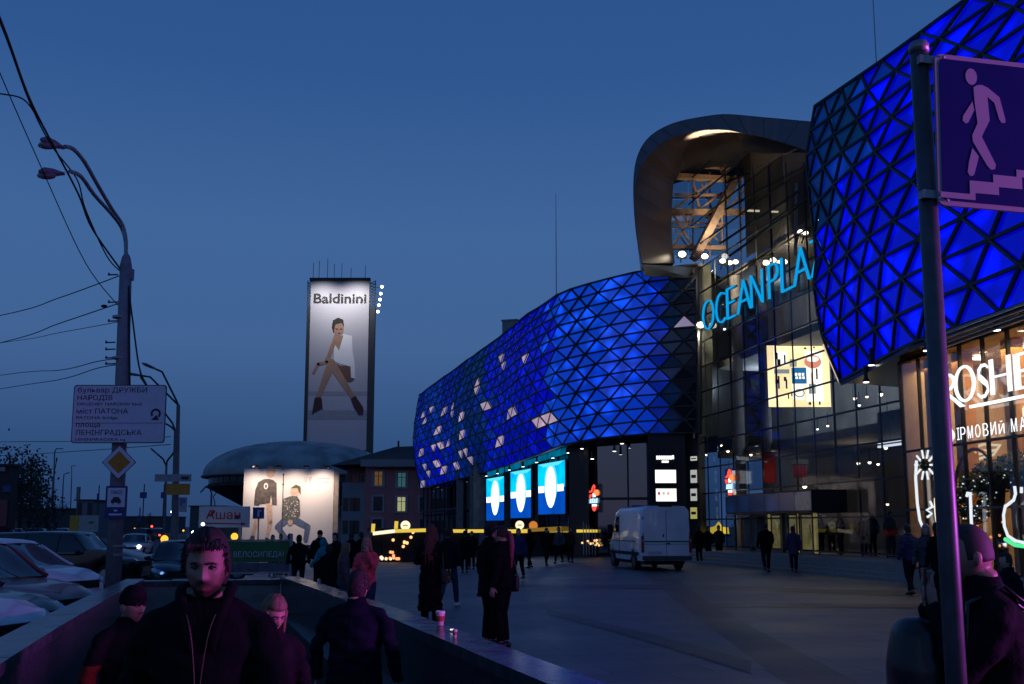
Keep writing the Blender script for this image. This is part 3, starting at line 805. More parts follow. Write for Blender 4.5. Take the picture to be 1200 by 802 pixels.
mb = MB(); mb.prism([(cos(t*pi/9)*10*k, sin(t*pi/9)*8*k) for t in range(18)], frame(c+V((17*k, 0, 17*k))), .02, .028); mb.build('print', SAL, PB)
mb = MB(); mb.prism([(cos(t*pi/9)*7*k, sin(t*pi/9)*3.2*k) for t in range(18)], frame(c+V((17*k, 0, 20*k))), .03, .036); mb.build('print', PWH, PB)
pp(-8.5, -10, 9, 9, PBL, 'blue_label', .03)
for i in range(3):
    pp(-4.5+4*i, -3.6, -1.9+4*i, -.4, PWH, 'label_mark', .04); pp(-4+4*i, .6, -1.5+4*i, 3.4, PWH, 'label_mark', .04)
for a in ((-27, -28, -24, -20), (-25, -20, -21, -12), (-17, -25, -15, -14), (-28, 4, -25, 9), (-25, 0, -23, 15), (-18, 1, -15, 6), (-16, 4, -14, 15), (20, -9, 22, 4), (7, -34, 10, -32), (18, -35, 20, -33), (10, 31, 13, 34), (22, 30, 24, 34), (-14, 20, -12.5, 27), (-10, 21, -8.5, 24)): pp(*a, INK, lift=.05)
pp(-29, -8, -11, -3, GRN, lift=.03); pp(11, 9, 19, 21, GRN, lift=.05); pp(14, -4, 16.5, 9, SAL, lift=.045); pp(-10, -20, -2, -11, GRN, lift=.04)
mb = MB(); mb.tube([(cos(t*pi/6)*5.5*k, sin(t*pi/6)*4.6*k, .03) for t in range(13)], .02, 5, M=frame(c+V((0, 0, -20*k)))); mb.build('print', INK, PB)

# small neon sign behind the glass and the three lit light boxes
def neon_crown(P0, hd, s, label, group):
    t = wthing('neon_sign', label, 'sign', P0, group); M = frame(P0, hd)
    nr_ = emis('neon_red', (1., .07, .05), 1.6); no_ = emis('neon_orange', (1., .22, .06), 1.6); nb = emis('neon_ice', (.45, .68, 1.), 1.5); nw = emis('neon_white', (1, .9, .85), 1.6)
    mb = MB(); mb.box((0, 0, -.05), (s*1.3, s*1.6, .03), 0, M); mb.build('backing', glass('clear_backing', (.7, .72, .75), .1), t)
    for i, pts in enumerate((((-.5, .22), (-.42, .05), (-.25, .2)), ((-.42, .35), (-.22, .42), (-.1, .62)), ((-.1, .62), (0, .72), (.12, .6)), ((.02, .3), (.1, .5), (.16, .32)))):
        mb = MB(); mb.tube([M @ V((x*s, y*s, 0)) for x, y in pts], s*.05, 6); mb.build('neon_tube', nr_, t)
    mb = MB(); mb.ell(M @ V((.32*s, .3*s, 0)), (s*.16, s*.05, s*.17), 10, 6); mb.build('neon_tube', no_, t)
    for x, w_, h_ in ((-.06, .10, .22), (.10, .14, .14)): mb = MB(); mb.box((x*s, (.06+h_/2)*s, 0), (w_*s, h_*s, .03), 0, M); mb.build('lit_mark', nw, t)
    for i in range(4): mb = MB(); mb.prism([((-.42+.21*i)*s, -.28*s), ((-.27+.21*i)*s, -.28*s), ((-.25+.21*i)*s, (-.02+.03*(i % 2))*s), ((-.38+.21*i)*s, -.03*s)], M, 0, .03); mb.build('lit_mark', nb, t)
    mb = MB(); mb.box((.03*s, -.4*s, 0), (.45*s, .12*s, .03), 0, M); mb.build('lit_bar', nw, t)
    mb = MB(); mb.prism([(-.2*s, -.48*s), (.28*s, -.48*s), (.18*s, -.66*s), (.04*s, -.74*s), (-.1*s, -.66*s)], M, 0, .03); mb.build('neon_shield', nr_, t)
    return t
WA, WB = WL[0], WL[1]
fw = V((.08, -.35, 0))
neon_crown(on_plane(WL[1]+fw, WL[2]+fw, 696, 584), (WL[1]-WL[2]), 1.0, 'red and white neon crown sign in the dark shop window left of the van', 'crown shaped neon signs')
neon_crown(on_plane(EA+EN*.15, EB+EN*.15, 855, 567), EH, .95, 'red neon crown sign on the entrance glass right of the van', 'crown shaped neon signs')
LBX = emis('lightbox_white', (1., .98, .97), 1.5)
def lightbox(x0, y0, x1, y1, d, label, kind):
    c = at((x0+x1)/2, (y0+y1)/2, d); k = d/1195; t = wthing('lightbox_sign', label, 'sign', c, 'light boxes on the black pylon'); M = frame(c)
    mb = MB(); mb.box((0, 0, -.06), ((x1-x0)*k+.06, (y1-y0)*k+.06, .1), 0, M); mb.build('case', DARKM, t)
    if kind == 0:
        for i in range(8): mb = MB(); mb.box((((i+.5)/8-.5)*(x1-x0)*k, .09+.02*(i == 7), 0), ((x1-x0)*k/8*.82, .20, .03), 0, M); mb.build('lit_mark', LBX, t)
        mb = MB(); mb.box((0, -.12, 0), (.36, .11, .03), 0, M); mb.build('lit_mark', LBX, t)
    else:
        mb = MB(); mb.box((0, 0, 0), ((x1-x0)*k, (y1-y0)*k, .03), 0, M); mb.build('lit_face', LBX, t)
        if kind == 2:
            for i, m in enumerate((emis('print_red', (.8, .05, .08), .8), GRN, SAL, PYL)):
                mb = MB(); mb.box((-.38+.24*i, .08, .02), (.14, .15, .01), 0, M); mb.build('printed_mark', m, t)
        else:
            for i in range(3):
                mb = MB(); mb.box((0, .2-.2*i, .02), (.7, .015, .008), 0, M); mb.build('printed_line', emis('print_pale_grey', (.7, .7, .68), 1), t)
lightbox(769, 534, 790, 543, 54.1, 'black light box with a white lit line of marks, topmost on the black pylon', 0)
lightbox(768, 551, 792, 566, 54.1, 'plain white light box in the middle of the black pylon', 1)
lightbox(769, 573, 792.5, 587.5, 54.1, 'white light box with small coloured marks, lowest on the black pylon', 2)
for y0, y1, lb, m in ((535, 540, 'dark narrow light box, topmost on the grey pier by the entrance', GRN), (551, 566, 'pale narrow light box, second from the top on the grey pier by the entrance', emis('lightbox_grey', (.5, .52, .5), .8)), (573, 587, 'pale narrow light box, third from the top on the grey pier by the entrance', emis('lightbox_grey', (.5, .52, .5), .8)), (595, 608, 'yellowish narrow light box, lowest on the grey pier by the entrance', emis('lightbox_olive', (.5, .48, .15), .7))):
    c = at(813, (y0+y1)/2, 54.4); h_ = (y1-y0)*54.4/1195; t = wthing('lightbox_sign', lb, 'sign', c, 'narrow light boxes on the grey pier'); M = frame(c, (1, -1, 0))
    mb = MB(); mb.box((0, 0, -.05), (.5, h_+.06, .08), 0, M); mb.build('case', DARKM, t)
    mb = MB(); mb.box((0, 0, 0), (.4, h_, .03), 0, M); mb.build('lit_face', m, t)
    mb = MB(); mb.box((0, .0, .02), (.3, h_*.25, .01), 0, M); mb.build('printed_mark', mat('print_dark', (.05, .05, .05), .6), t)
# yellow lit sign low in the window by the van
p = on_plane(EA-EN*.4, EB-EN*.4, 843, 621); t = wthing('window_sign', 'yellow lit sign low in the entrance window right of the van', 'sign', p)
mb = MB(); M = frame(p, EH)
mb.prism([(-1.3, -.2), (1.3, -.2), (1.2, .12), (.4, .15), (0, .42), (-.5, .18), (-1.3, .1)], M, 0, .05); mb.build('lit_face', emis('sign_yellow', (.9, .62, .06), .8), t)
mb = MB(); mb.box((0, -.3, 0), (2.7, .08, .1), 0, M); mb.build('frame', DARKM, t)

# three blue lit posters under the left wing
BLU_T = emis('poster_cyan', srgb(0, 190, 250), 1.25, .25, .9); BLU_B = emis('poster_deep_blue', srgb(4, 78, 190), 1.0, .2, .9); POW = emis('poster_white', (1, 1, 1), 1.8)
HLF = emis('poster_half_cyan', srgb(90, 220, 255), 1.2)
for (x0, x1, ytl, ytr, ybl, ybr, lb) in ((570, 592, 562, 557.5, 611, 609, 'blue lit poster with a white oval, leftmost and smallest of the three'), (598.5, 624, 554, 548.5, 608, 606, 'blue lit poster with a white oval, middle one of the three'), (631, 662, 546, 538, 604, 601, 'blue lit poster with a white oval, rightmost and largest of the three')):
    A, B = WL[2]+V((-.3, -.45, 0)), WL[3]+V((-.3, -.45, 0))
    bl = on_plane(A, B, x0, ybl); br = on_plane(A, B, x1, ybr); tl = on_plane(A, B, x0, ytl); tr = on_plane(A, B, x1, ytr)
    hd = br-bl; W_ = hypot(hd.x, hd.y); z0 = (bl.z+br.z)/2; z1 = (tl.z+tr.z)/2; H_ = z1-z0
    o = V(((bl.x+br.x)/2, (bl.y+br.y)/2, z0)); t = wthing('lit_poster', lb, 'poster', o, 'blue lit posters under the left wing'); M = frame(o, hd)
    mb = MB(); mb.box((0, H_/2, -.09), (W_+.2, H_+.1, .14), 0, M); mb.build('frame', DARKM, t)
    n = 10
    mt, mbm = BLU_T, BLU_B
    for i in range(2):
        mb = MB(); mb.box((0, H_*(.25+.5*i), 0), (W_, H_*.5, .03), 0, M); mb.build('lit_sheet', (BLU_B, BLU_T)[i], t)
    mb = MB(); mb.prism([(-W_*.48, H_*.995), (W_*.48, H_*.995), (W_*.28, H_*.93), (-W_*.28, H_*.93)], M, .018, .024); mb.build('white_print', HLF, t)
    mb = MB(); mb.prism([(cos(a*pi/14)*W_*.20, H_*.52+sin(a*pi/14)*H_*.40) for a in range(28)], M, .03, .036); mb.build('white_oval', POW, t)
    mb = MB(); mb.prism([(cos(a*pi/14)*W_*.25, H_*.58+sin(a*pi/14)*H_*.405) for a in range(28)], M, .024, .028); mb.build('pale_halo', HLF, t)
    for s in (-1, 1):
        mb = MB(); mb.box((s*W_*.36, H_*.49, .03), (W_*.22, H_*.13, .012), 0, M); mb.build('white_band', POW, t)

# ------------------------------------------------------------------ curved hood over the entrance
HOOD_O = [(752, 309), (745, 272), (742, 226), (744.5, 192), (754, 169), (770, 154), (795, 143), (832, 136), (855, 134.5), (895, 138), (950, 143), (985, 146)]
HOOD_I = [(753, 309), (746, 272), (743.5, 226), (751, 196), (764, 179), (782, 164), (815, 154), (848, 152.5), (870, 156), (895, 161), (930, 171), (985, 190)]
HOOD_B = [(791, 309), (788, 285), (787, 255), (789, 218), (793, 210), (807, 184), (838, 165), (850, 160), (872, 158.5), (897, 163), (932, 173), (985, 194)]
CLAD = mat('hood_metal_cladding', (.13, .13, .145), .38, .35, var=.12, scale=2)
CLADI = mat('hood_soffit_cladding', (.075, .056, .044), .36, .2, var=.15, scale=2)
def cr3(pts, n):
    out = []
    for i in range(len(pts)-1):
        p0 = pts[max(i-1, 0)]; p1 = pts[i]; p2 = pts[i+1]; p3 = pts[min(i+2, len(pts)-1)]
        for q in range(n):
            t = q/n
            out.append(tuple(.5*((2*b)+(-a+c)*t+(2*a-5*b+4*c-d)*t*t+(-a+3*b-3*c+d)*t**3) for a, b, c, d in zip(p0, p1, p2, p3)))
    out.append(tuple(pts[-1])); return out
sub = 4
Oc = [at(x, y, 48) for x, y in cr3(HOOD_O, sub)]; Ic = [at(x, y, 48.02) for x, y in cr3(HOOD_I, sub)]; Bc = [at(x, y, 54) for x, y in cr3(HOOD_B, sub)]
def strip(A, B, m, name, grp=2, gap=.012, parent=None):
    """cladding in single sheets, an open joint between neighbours"""
    i = 0
    while i < len(A)-1:
        j = min(i+grp, len(A)-1); mb = MB(); k = j-i
        for q in range(i, j+1):
            f = gap if q == i else -gap if q == j else 0
            d = (A[min(q+1, len(A)-1)]-A[max(q-1, 0)]).normalized()*f; mb.v += [tuple(A[q]+d), tuple(B[q]+d)]
        for q in range(k): mb.f.append((2*q, 2*q+1, 2*q+3, 2*q+2)); mb.m.append(0)
        o = mp(mb.build(name, m, smooth=True)); i = j
        if parent: o.parent = parent; o.location = (0, 0, 0)
back = [p+V((1.4, 9, 0)) for p in Oc]
hb = MB()
for A, B in ((Oc, back),):
    k = len(A)
    for p, q in zip(A, B): hb.v += [tuple(p), tuple(q)]
    for i in range(k-1): hb.f.append((2*i, 2*i+1, 2*i+3, 2*i+2)); hb.m.append(0)
b0 = len(hb.v)
c2 = (0, .03, 0)
for p, q in zip(Ic, Bc): hb.v += [tuple(V(p)+V((0, .05, .05))), tuple(V(q)+V((-.02, .05, .05)))]
for i in range(len(Ic)-1): hb.f.append((b0+2*i, b0+2*i+1, b0+2*i+3, b0+2*i+2)); hb.m.append(0)
b1 = len(hb.v)
for p, q in zip(Bc, back): hb.v += [tuple(V(p)+V((-.02, .05, .05))), tuple(q)]
for i in range(len(Ic)-1): hb.f.append((b1+2*i, b1+2*i+1, b1+2*i+3, b1+2*i+2)); hb.m.append(0)
hood = mp(hb.build('entrance_hood', BLACK, smooth=True))
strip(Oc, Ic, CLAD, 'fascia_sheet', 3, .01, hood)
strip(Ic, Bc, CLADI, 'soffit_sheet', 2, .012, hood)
strip([p+(p-q)*.003+V((0, 0, .02)) for p, q in zip(Oc, Ic)], [p+V((1.4, 9, .05)) for p in Oc], CLAD, 'roof_sheet', 3, .01, hood)
mb = MB(); a, b = at(752, 310, 48), at(812, 313, 54); mb.add([a, b, b+V((0, .4, -.5)), a+V((.2, .4, -.5))], [(0, 1, 2, 3)]); mp(mb.build('hood_foot', BLACK))
# roof trusses behind the hood, painted steel
TRU = mat('truss_paint_buff', (.42, .27, .17), .55, .1, var=.25)
def tb(x0, y0, x1, y1, wd, d=55.5, d2=None, m=TRU, name='truss_beam'):
    mb = MB(); mb.bar(at(x0, y0, d), at(x1, y1, d2 or d), wd, wd*.8); return mp(mb.build(name, m))
tb(818, 177.5, 944, 180, .42); tb(793, 207, 866, 211, .36); tb(786, 249, 930, 249, .36); tb(786, 290, 850, 291, .28)
tb(840, 165, 898, 171, .14); tb(845, 169, 845, 178, .12)
tb(813, 304, 862, 209, .5, 54.6, 55.3, m=mat('raking_column_buff', (.40, .28, .2), .55), name='raking_column')
tb(846, 250, 846, 292, .12); tb(786, 262, 848, 262, .09); tb(786, 266, 848, 267, .09)
for a in ((788, 250, 812, 290), (812, 252, 788, 290), (824, 252, 846, 266), (846, 268, 822, 290), (800, 250, 806, 262), (790, 203, 838, 181), (838, 181, 846, 203), (846, 203, 882, 181), (800, 196, 850, 198), (788, 246, 836, 212), (812, 213, 820, 246), (820, 246, 846, 226), (790, 228, 852, 229), (866, 211, 905, 182), (850, 249, 880, 215)):
    tb(*a, .13)
tb(868, 209, 868, 300, .12, 52, m=STEEL); tb(933, 215, 932, 300, .14, 44.5, m=STEEL, name='glazing_mast')
for x0, y0, x1, y1, d in ((850, 246, 940, 196, 50), (845, 285, 935, 225, 49), (855, 300, 945, 236, 48), (850, 215, 935, 175, 51)):
    tb(x0, y0, x1, y1, .10, d, d-5, m=DARKM, name='glazing_rail')
# dark sheet added behind the upper glass to hide the sky
mb = MB(); HA, HB_ = EA.lerp(EB, .235)-EN*1.3, EB-EN*1.3
for i in range(8):
    p = HA.lerp(HB_, i/7); zt = 22.0
    while px_of(p+V((0, 0, zt)))[1] < 176: zt -= .2
    mb.v += [(p.x, p.y, 15.4), (p.x, p.y, zt)]
for i in range(7): mb.f.append((2*i, 2*i+1, 2*i+3, 2*i+2)); mb.m.append(0)
mp(mb.build('dark_backing_sheet', mat('dark_backing', (.045, .045, .042), .6, var=.5, scale=.8)))
STR = emis('streak_glow_warm', (1, .8, .55), .8)  # glowing bars that paint warm streaks of light on the frames
tb(876, 247, 890, 247.5, .10, 49.5, m=STR, name='warm_streak'); tb(899, 248, 912, 248.4, .08, 47.2, m=STR, name='warm_streak')
for i in range(3):
    for j in range(4):
        x0, x1, y0, y1 = 786+21*i, 806.5+21*i, 168+33*j, 200.5+33*j
        if i == 0 and j == 0: continue
        mb2 = MB(); mb2.add([at(x0, y1, 56.6), at(x1, y1, 56.6), at(x1, y0, 56.6), at(x0, y0, 56.6)], [(0, 1, 2, 3)]); mp(mb2.build('roof_pane', glass('tinted_roof_glass', (.42, .52, .55), .05, .03)))
for a in ((812, 168, 812, 300), (832, 168, 832, 300), (787, 232, 850, 232), (806, 181, 795, 207), (862, 181, 850, 210), (820, 211, 836, 249), (836, 249, 848, 226), (792, 270, 806, 290), (830, 270, 848, 290)):
    tb(*a, .09, 56.2)
# glazed roof slopes over the hall
mb = MB(); mb.add([at(800, 180, 57), at(945, 176, 57), at(945, 176, 57)+V((-1, 9, -2)), at(800, 180, 57)+V((-1, 9, -2))], [(0, 1, 2, 3)]); mp(mb.build('hall_roof_glass', EG))

# ------------------------------------------------------------------ shop under the right wing
CA, CB = at(1064, 617, 28.5), at(1200, 617, 23.4)
CA.z = CB.z = 0
CH = (CB-CA).normalized(); CN = CH.cross(V((0, 0, 1)))
def con(px, py, off=0.): return on_plane(CA+CN*off, CB+CN*off, px, py)
SGL = glass('lit_shop_glass', (.86, .86, .84), .08, .02)
zt = con(1130, 402).z; L2 = 9.0; npn = 9
shop_h = zt-PODZ
for i in range(npn):
    for z0, z1 in ((PODZ, PODZ+.28*shop_h), (PODZ+.28*shop_h, PODZ+.56*shop_h), (PODZ+.56*shop_h, zt)):
        c = CA+CH*((i+.5)*L2/npn); mb = MB(); mb.box((0, (z0+z1)/2, 0), (L2/npn-.05, z1-z0-.05, .02), 0, frame(V((c.x, c.y, 0)), CH)); mp(mb.build('shop_pane', SGL))
    c = CA+CH*(i*L2/npn); mb = MB(); mb.box((0, (PODZ+zt)/2, 0), (.06, shop_h, .09), 0, frame(V((c.x, c.y, 0)), CH)); mp(mb.build('shop_mullion', DARKM))
for z in (PODZ+.03, PODZ+.28*shop_h, PODZ+.56*shop_h, zt):
    mb = MB(); mb.bar(CA+V((0, 0, z)), CA+CH*L2+V((0, 0, z)), .09, .06); mp(mb.build('shop_rail', DARKM))
Ms = frame(CA+CH*(L2/2), CH)
BEIGE = mat('beige_shop_wall', (.55, .42, .29), .75, var=.12); ORW = mat('orange_wood_panel', (.55, .26, .07), .55, var=.25, scale=3)
mb = MB(); mb.box((0, 3.5, -3.2), (L2, 7, .2), 0, Ms); mp(mb.build('shop_wall', BEIGE))
mb = MB(); mb.box((-L2/2+.0, 3.5, -1.6), (.12, 7, 3.1), 0, Ms); mp(mb.build('shop_wall', BEIGE))
mb = MB(); mb.box((L2/2+.1, 3.5, -1.6), (.12, 7, 3.1), 0, Ms); mp(mb.build('shop_wall', BEIGE))
mb = MB(); mb.box((0, zt+.05, -1.65), (L2, .12, 3.1), 0, Ms); mp(mb.build('shop_ceiling', BEIGE))
mb = MB(); mb.box((0, PODZ/2, -1.5), (L2, PODZ, 3.3), 0, Ms); mp(mb.build('shop_floor', mat('shop_floor_tile', (.3, .25, .2), .4)))
for x, wd, dz in ((-3.75, .35, -.35), (-2.55, .5, -.5), (-.55, .45, -.6), (1.0, .8, -1.6), (2.6, .5, -.6)):
    mb = MB(); mb.box((x, (PODZ+zt)/2, dz-.2), (wd, shop_h-.06, .3), 0, Ms); mp(mb.build('wood_panel', ORW))
for x, zz in ((-2.9, zt-.05), (-1.2, zt-.05), (.6, zt-.05), (2.4, zt-.05)):
    mb = MB(); mb.box((x, zz-.04, -1.4), (.24, .06, .24), 0, Ms); o = mp(mb.build('ceiling_spot', BULB))
for x, e_ in ((-3.4, 85), (-.8, 120), (1.8, 120)):
    l = bpy.data.lights.new('shop_light', 'AREA'); l.energy = e_; l.color = (1., .70, .34); l.size = 2.0
    o = bpy.data.objects.new('shop_light', l); COL.objects.link(o); p = Ms @ V((x, zt-.25, -1.3)); o.location = p
mb = MB()
for i in range(14):
    a = random.uniform(0, 6.28); mb.ell(Ms @ V((-.15+.35*cos(a), 4.35+random.uniform(-.12, .2), -1.2+.3*sin(a))), (.13, .13, .13), 8, 5)
mp(mb.build('chandelier', emis('chandelier_glow', (1, .85, .55), 3.2)))
# ROSHEN letters
WLT = emis('white_letter_face', (.92, .96, 1.), 1.35)
p0 = con(1109, 478, .3)
SN = wthing('shop_sign', 'large white lit letters reading ROSHEN above the shop window', 'sign', p0)
def glyph(polys, x0, x1, yt, yb, name='letter', ext=.015):
    a = con(x0, yb, .28); b = con(x1, yb-.21*(x1-x0), .28); t_ = con(x0, yt, .28); W_ = hypot(b.x-a.x, b.y-a.y); H_ = t_.z-a.z
    M = frame(V((a.x, a.y, a.z)), CH); mb = MB()
    for pg in polys:
        mb.prism([(x*W_, y*H_) for x, y in pg], M, 0, ext)
    return mb.build(name, WLT, SN)
def ringp(cx, cy, rx, ry, tx, ty, a0=0, a1=360, n=26):
    o = [(cx+rx*cos(radians(a0+(a1-a0)*i/n)), cy+ry*sin(radians(a0+(a1-a0)*i/n))) for i in range(n+1)]
    q = [(cx+(rx-tx)*cos(radians(a0+(a1-a0)*i/n)), cy+(ry-ty)*sin(radians(a0+(a1-a0)*i/n))) for i in range(n+1)]
    return [[o[i], o[i+1], q[i+1], q[i]] for i in range(n)]
glyph([[(0, 0), (.22, 0), (.17, .05), (.17, 1), (0, 1)], [(.2, .46), (.34, .46), (1.15, -.02), (.9, -.02)]]+ringp(.17, .73, .6, .27, .17, .07, 90, -90), 1104, 1128, 439, 481)
glyph(ringp(.5, .5, .5, .5, .16, .075), 1119.5, 1145, 431, 474)
def sweep(pts, ws):
    out = []; L_ = []
    for i, (x, y) in enumerate(pts):
        x0, y0 = pts[max(i-1, 0)]; x1, y1 = pts[min(i+1, len(pts)-1)]; d = hypot(x1-x0, y1-y0); nx, ny = -(y1-y0)/d, (x1-x0)/d
        L_.append(((x+nx*ws[i]/2, y+ny*ws[i]/2), (x-nx*ws[i]/2, y-ny*ws[i]/2)))
    return [[L_[i][0], L_[i+1][0], L_[i+1][1], L_[i][1]] for i in range(len(pts)-1)]
glyph(sweep([(.95, .86), (.75, .95), (.45, .95), (.2, .82), (.22, .65), (.5, .52), (.8, .38), (.86, .2), (.6, .05), (.3, .04), (.04, .14)], [.07, .09, .11, .16, .19, .21, .19, .16, .11, .09, .07]), 1146, 1161, 428, 468)
glyph([[(0, 0), (.2, 0), (.2, 1), (0, 1)], [(.8, 0), (1, 0), (1, 1), (.8, 1)], [(.2, .46), (.8, .46), (.8, .52), (.2, .52)]], 1161.5, 1187, 421.5, 463.5)
glyph([[(0, 0), (.36, 0), (.36, 1), (0, 1)], [(.36, .92), (1, .92), (1, 1), (.36, 1)], [(.36, .46), (.85, .46), (.85, .54), (.36, .54)], [(.36, 0), (1, 0), (1, .08), (.36, .08)]], 1190, 1211, 415, 458)
glyph([[(0, 0), (.16, 0), (.16, 1), (0, 1)], [(.84, 0), (1, 0), (1, 1), (.84, 1)], [(0, 1), (.25, 1), (1, 0), (.75, 0)]], 1215, 1244, 409, 452)
a, b = con(1137, 477, .28), con(1250, 449, .28); mb = MB(); mb.bar(V((a.x, a.y, a.z)), V((b.x, b.y, a.z+.0)), .06, .07); mb.build('underline', WLT, SN)
a = con(1114, 517.5, .2); b = con(1262, 486, .2)
SN2 = wthing('shop_sign', 'row of small white lit Cyrillic capitals under the ROSHEN sign', 'sign', a)
Mf = frame(V((a.x, a.y, a.z)), CH); W_ = hypot(b.x-a.x, b.y-a.y); s_ = 'ФІРМОВИЙ МАГАЗИН'
xx = 0; tot = sum(.5 if c in ' І' else 1 for c in s_)
for c in s_:
    ww = W_/tot*(.5 if c in ' І' else 1)
    if c != ' ': text('letter', c, Mf @ Matrix.Translation((xx, 0, 0)), ww*.66, .31, WLT, SN2, ext=.005, off=-.012)
    xx += ww
# things in and on the shop window
NWH = emis('string_light_white', (.85, .93, 1.), .95); NGR = emis('neon_green', (.1, .9, .35), 1.0); NYW = emis('string_light_warm', (1., .85, .6), 1.1)
LEAF = mat('garland_green', (.03, .06, .03), .7, var=.5, scale=20)
def neon(label, paths, m, r=.035, name='light_decoration', cat='decoration', off=.18, group=None):
    P = [[con(x, y, off) for x, y in pth] for pth in paths]
    t = wthing(name, label, cat, P[0][0], group)
    for q in P: mb = MB(); mb.tube(q, r, 6); mb.build('light_tube', m, t)
    return t
c0 = (1084, 545)
t = neon('white lit snowflake around a green ball on the shop wall left of the pole', [[(c0[0]+6*cos(a), c0[1]+8*sin(a)), (c0[0]+12*cos(a), c0[1]+18*sin(a))] for a in [i*pi/5 for i in range(10)]], NWH, .03)
def leafball(parent, c, r, n, m=LEAF, name='foliage', ls=.09, zs=1.0, lights=0):
    mb = MB()
    for i in range(n):
        d = V((random.gauss(0, 1), random.gauss(0, 1), random.gauss(0, 1))).normalized()*r*random.uniform(.55, 1.05); d.z *= zs
        u = V((random.gauss(0, 1), random.gauss(0, 1), random.gauss(0, 1))).normalized(); v = u.orthogonal().normalized()
        mb.add([c+d-u*ls, c+d+v*ls*.5, c+d+u*ls, c+d-v*ls*.5], [(0, 1, 2, 3)])
    o = mb.build(name, m, parent)
    if lights:
        mb = MB()
        for i in range(lights):
            d = V((random.gauss(0, 1), random.gauss(0, 1)-1, random.gauss(0, 1))).normalized()*r*1.03; d.z *= zs
            mb.ell(c+d, (.022, .022, .022), 6, 4)
        mb.build('string_lights', NWH, parent)
    return o
leafball(t, con(1084, 545, .15), .16, 160, ls=.06)
neon('tall white lit cane along the left edge of the shop window', [[(1074, 540), (1073, 560), (1075, 590), (1078, 610), (1083, 622)]], NWH, .04)
neon('small white lit squiggle low in the shop window left of the pole', [[(1090, 588), (1093, 594), (1086, 598), (1092, 602), (1087, 606)]], NWH, .035)
neon('small warm lit squiggle low in the shop window touching the pole', [[(1096, 584), (1096, 596), (1097, 606), (1098, 612)]], NYW, .035)
neon('white lit candy cane standing in the shop window right of the pole', [[(1133, 582), (1134, 578), (1137, 578), (1137.5, 590), (1138, 605), (1139, 624)]], NWH, .04)
neon('white lit bottle outline with a green foot at the right of the shop window', [[(1189, 570), (1190, 579), (1188, 586), (1178, 594), (1176, 604), (1177, 617), (1181, 628), (1190, 634), (1204, 637)], [(1197, 578), (1197, 571)]], NWH, .036)
neon('green lit rim under the bottle outline in the shop window', [[(1178, 632), (1190, 639), (1206, 641)]], NGR, .05)
# display tree with garlands, framed by a leafy arch
tb_ = con(1171, 640, -.6)
t = wthing('display_tree', 'dark artificial tree with leafy crown and string lights inside the shop window', 'tree', V((tb_.x, tb_.y, PODZ)))
mb = MB(); p = V((tb_.x, tb_.y, PODZ)); top = con(1172, 575, -.6)
mb.tube([p, p.lerp(top, .3)+V((.05, 0, 0)), p.lerp(top, .7)+V((-.04, 0, 0)), top, top+V((0, 0, .4))], [.2, .13, .12, .13, .08], 9)
mb.tube([top, top+V((-.3, 0, .4)), top+V((-.6, 0, .55))], [.08, .05, .03], 6); mb.tube([top, top+V((.3, -.2, .35)), top+V((.7, -.3, .5))], [.08, .05, .03], 6); mb.build('trunk', mat('dark_bark', (.02, .018, .015), .8), t)
for x, y, r in ((1152, 565, .42), (1165, 555, .5), (1180, 553, .5), (1195, 548, .5), (1160, 572, .35), (1190, 560, .45), (1207, 553, .5)):
    leafball(t, con(x, y, -.5), r, 260, ls=.09, lights=5, zs=.75)
t = wthing('leaf_wreath', 'round green wreath with white string lights in the shop window', 'wreath', con(1140, 595, -.1))
cc = con(1141, 585, -.15)
for i in range(9):
    a = i*2*pi/9; leafball(t, cc+CH*(.5*cos(a))+V((0, 0, .42*sin(a))), .22, 110, m=mat('wreath_green', (.05, .10, .05), .7, var=.5, scale=20), ls=.07, lights=4)
t = wthing('window_arch', 'dark bronze arch frame with coloured lights around the wreath in the shop window', 'arch', con(1125, 640, -.25))
cc = con(1145, 585, -.3); mb = MB()
pts = [V((con(1122, 640, -.3).x, con(1122, 640, -.3).y, PODZ))]+[cc+CH*(1.0*cos(a))+V((0, 0, 1.25*sin(a))) for a in [pi*(1.15-.95*i/12) for i in range(13)]]
mb.tube(pts, .05, 8); mb.build('arch_tube', mat('bronze', (.2, .1, .05), .4, .7), t)
mb = MB()
for i in range(26): mb.ell(cc+CH*random.uniform(-1, .9)+V((0, 0, random.uniform(-1.2, 1.2)))-CN*.2, (.035, .035, .035), 6, 4)
mb.build('string_lights', emis('string_light_amber', (1., .45, .12), 1.3), t)
for x, y, w_, h_, m, lb in ((1200, 588, .9, .7, mat('blue_display_board', (.03, .10, .16), .6), 'blue display board behind the bottle outline in the shop window'), (1192, 520, .5, .45, mat('blue_display_board', (.03, .10, .16), .6), 'dark blue hanging cloud shape below the Cyrillic letters')):
    p = con(x, y, -.9); t = wthing('display_board', lb, 'board', p); mb = MB()
    mb.prism([(w_*.5*cos(a*pi/8)*(1+.12*(a % 2)), h_*.5*sin(a*pi/8)*(1+.12*(a % 2))) for a in range(16)], frame(p, CH), 0, .05); mb.build('board', m, t)
    mb = MB(); mb.tube([p+V((0, 0, h_*.4)), p+V((0, 0, h_*.4+.8))], .012, 5); mb.build('hanger', DARKM, t)
for k_, (x0, y0, x1, y1) in enumerate(((1135, 527, 1172, 522), (1130, 535, 1168, 528))):
    a, b = con(x0, y0, -1.2), con(x1, y1, -1.2); mb = MB(); mb.tube([a, (a+b)/2+V((0, 0, .08)), b, b+V((0, .2, -.1)), (a+b)/2+V((0, .3, -.15))], .035, 6); mp(mb.build('ring_lamp', NYW))

# ------------------------------------------------------------------ far left: saucer dome, billboard tower, pink house, hoardings
def D(px, py, d): return at(px, py, d)
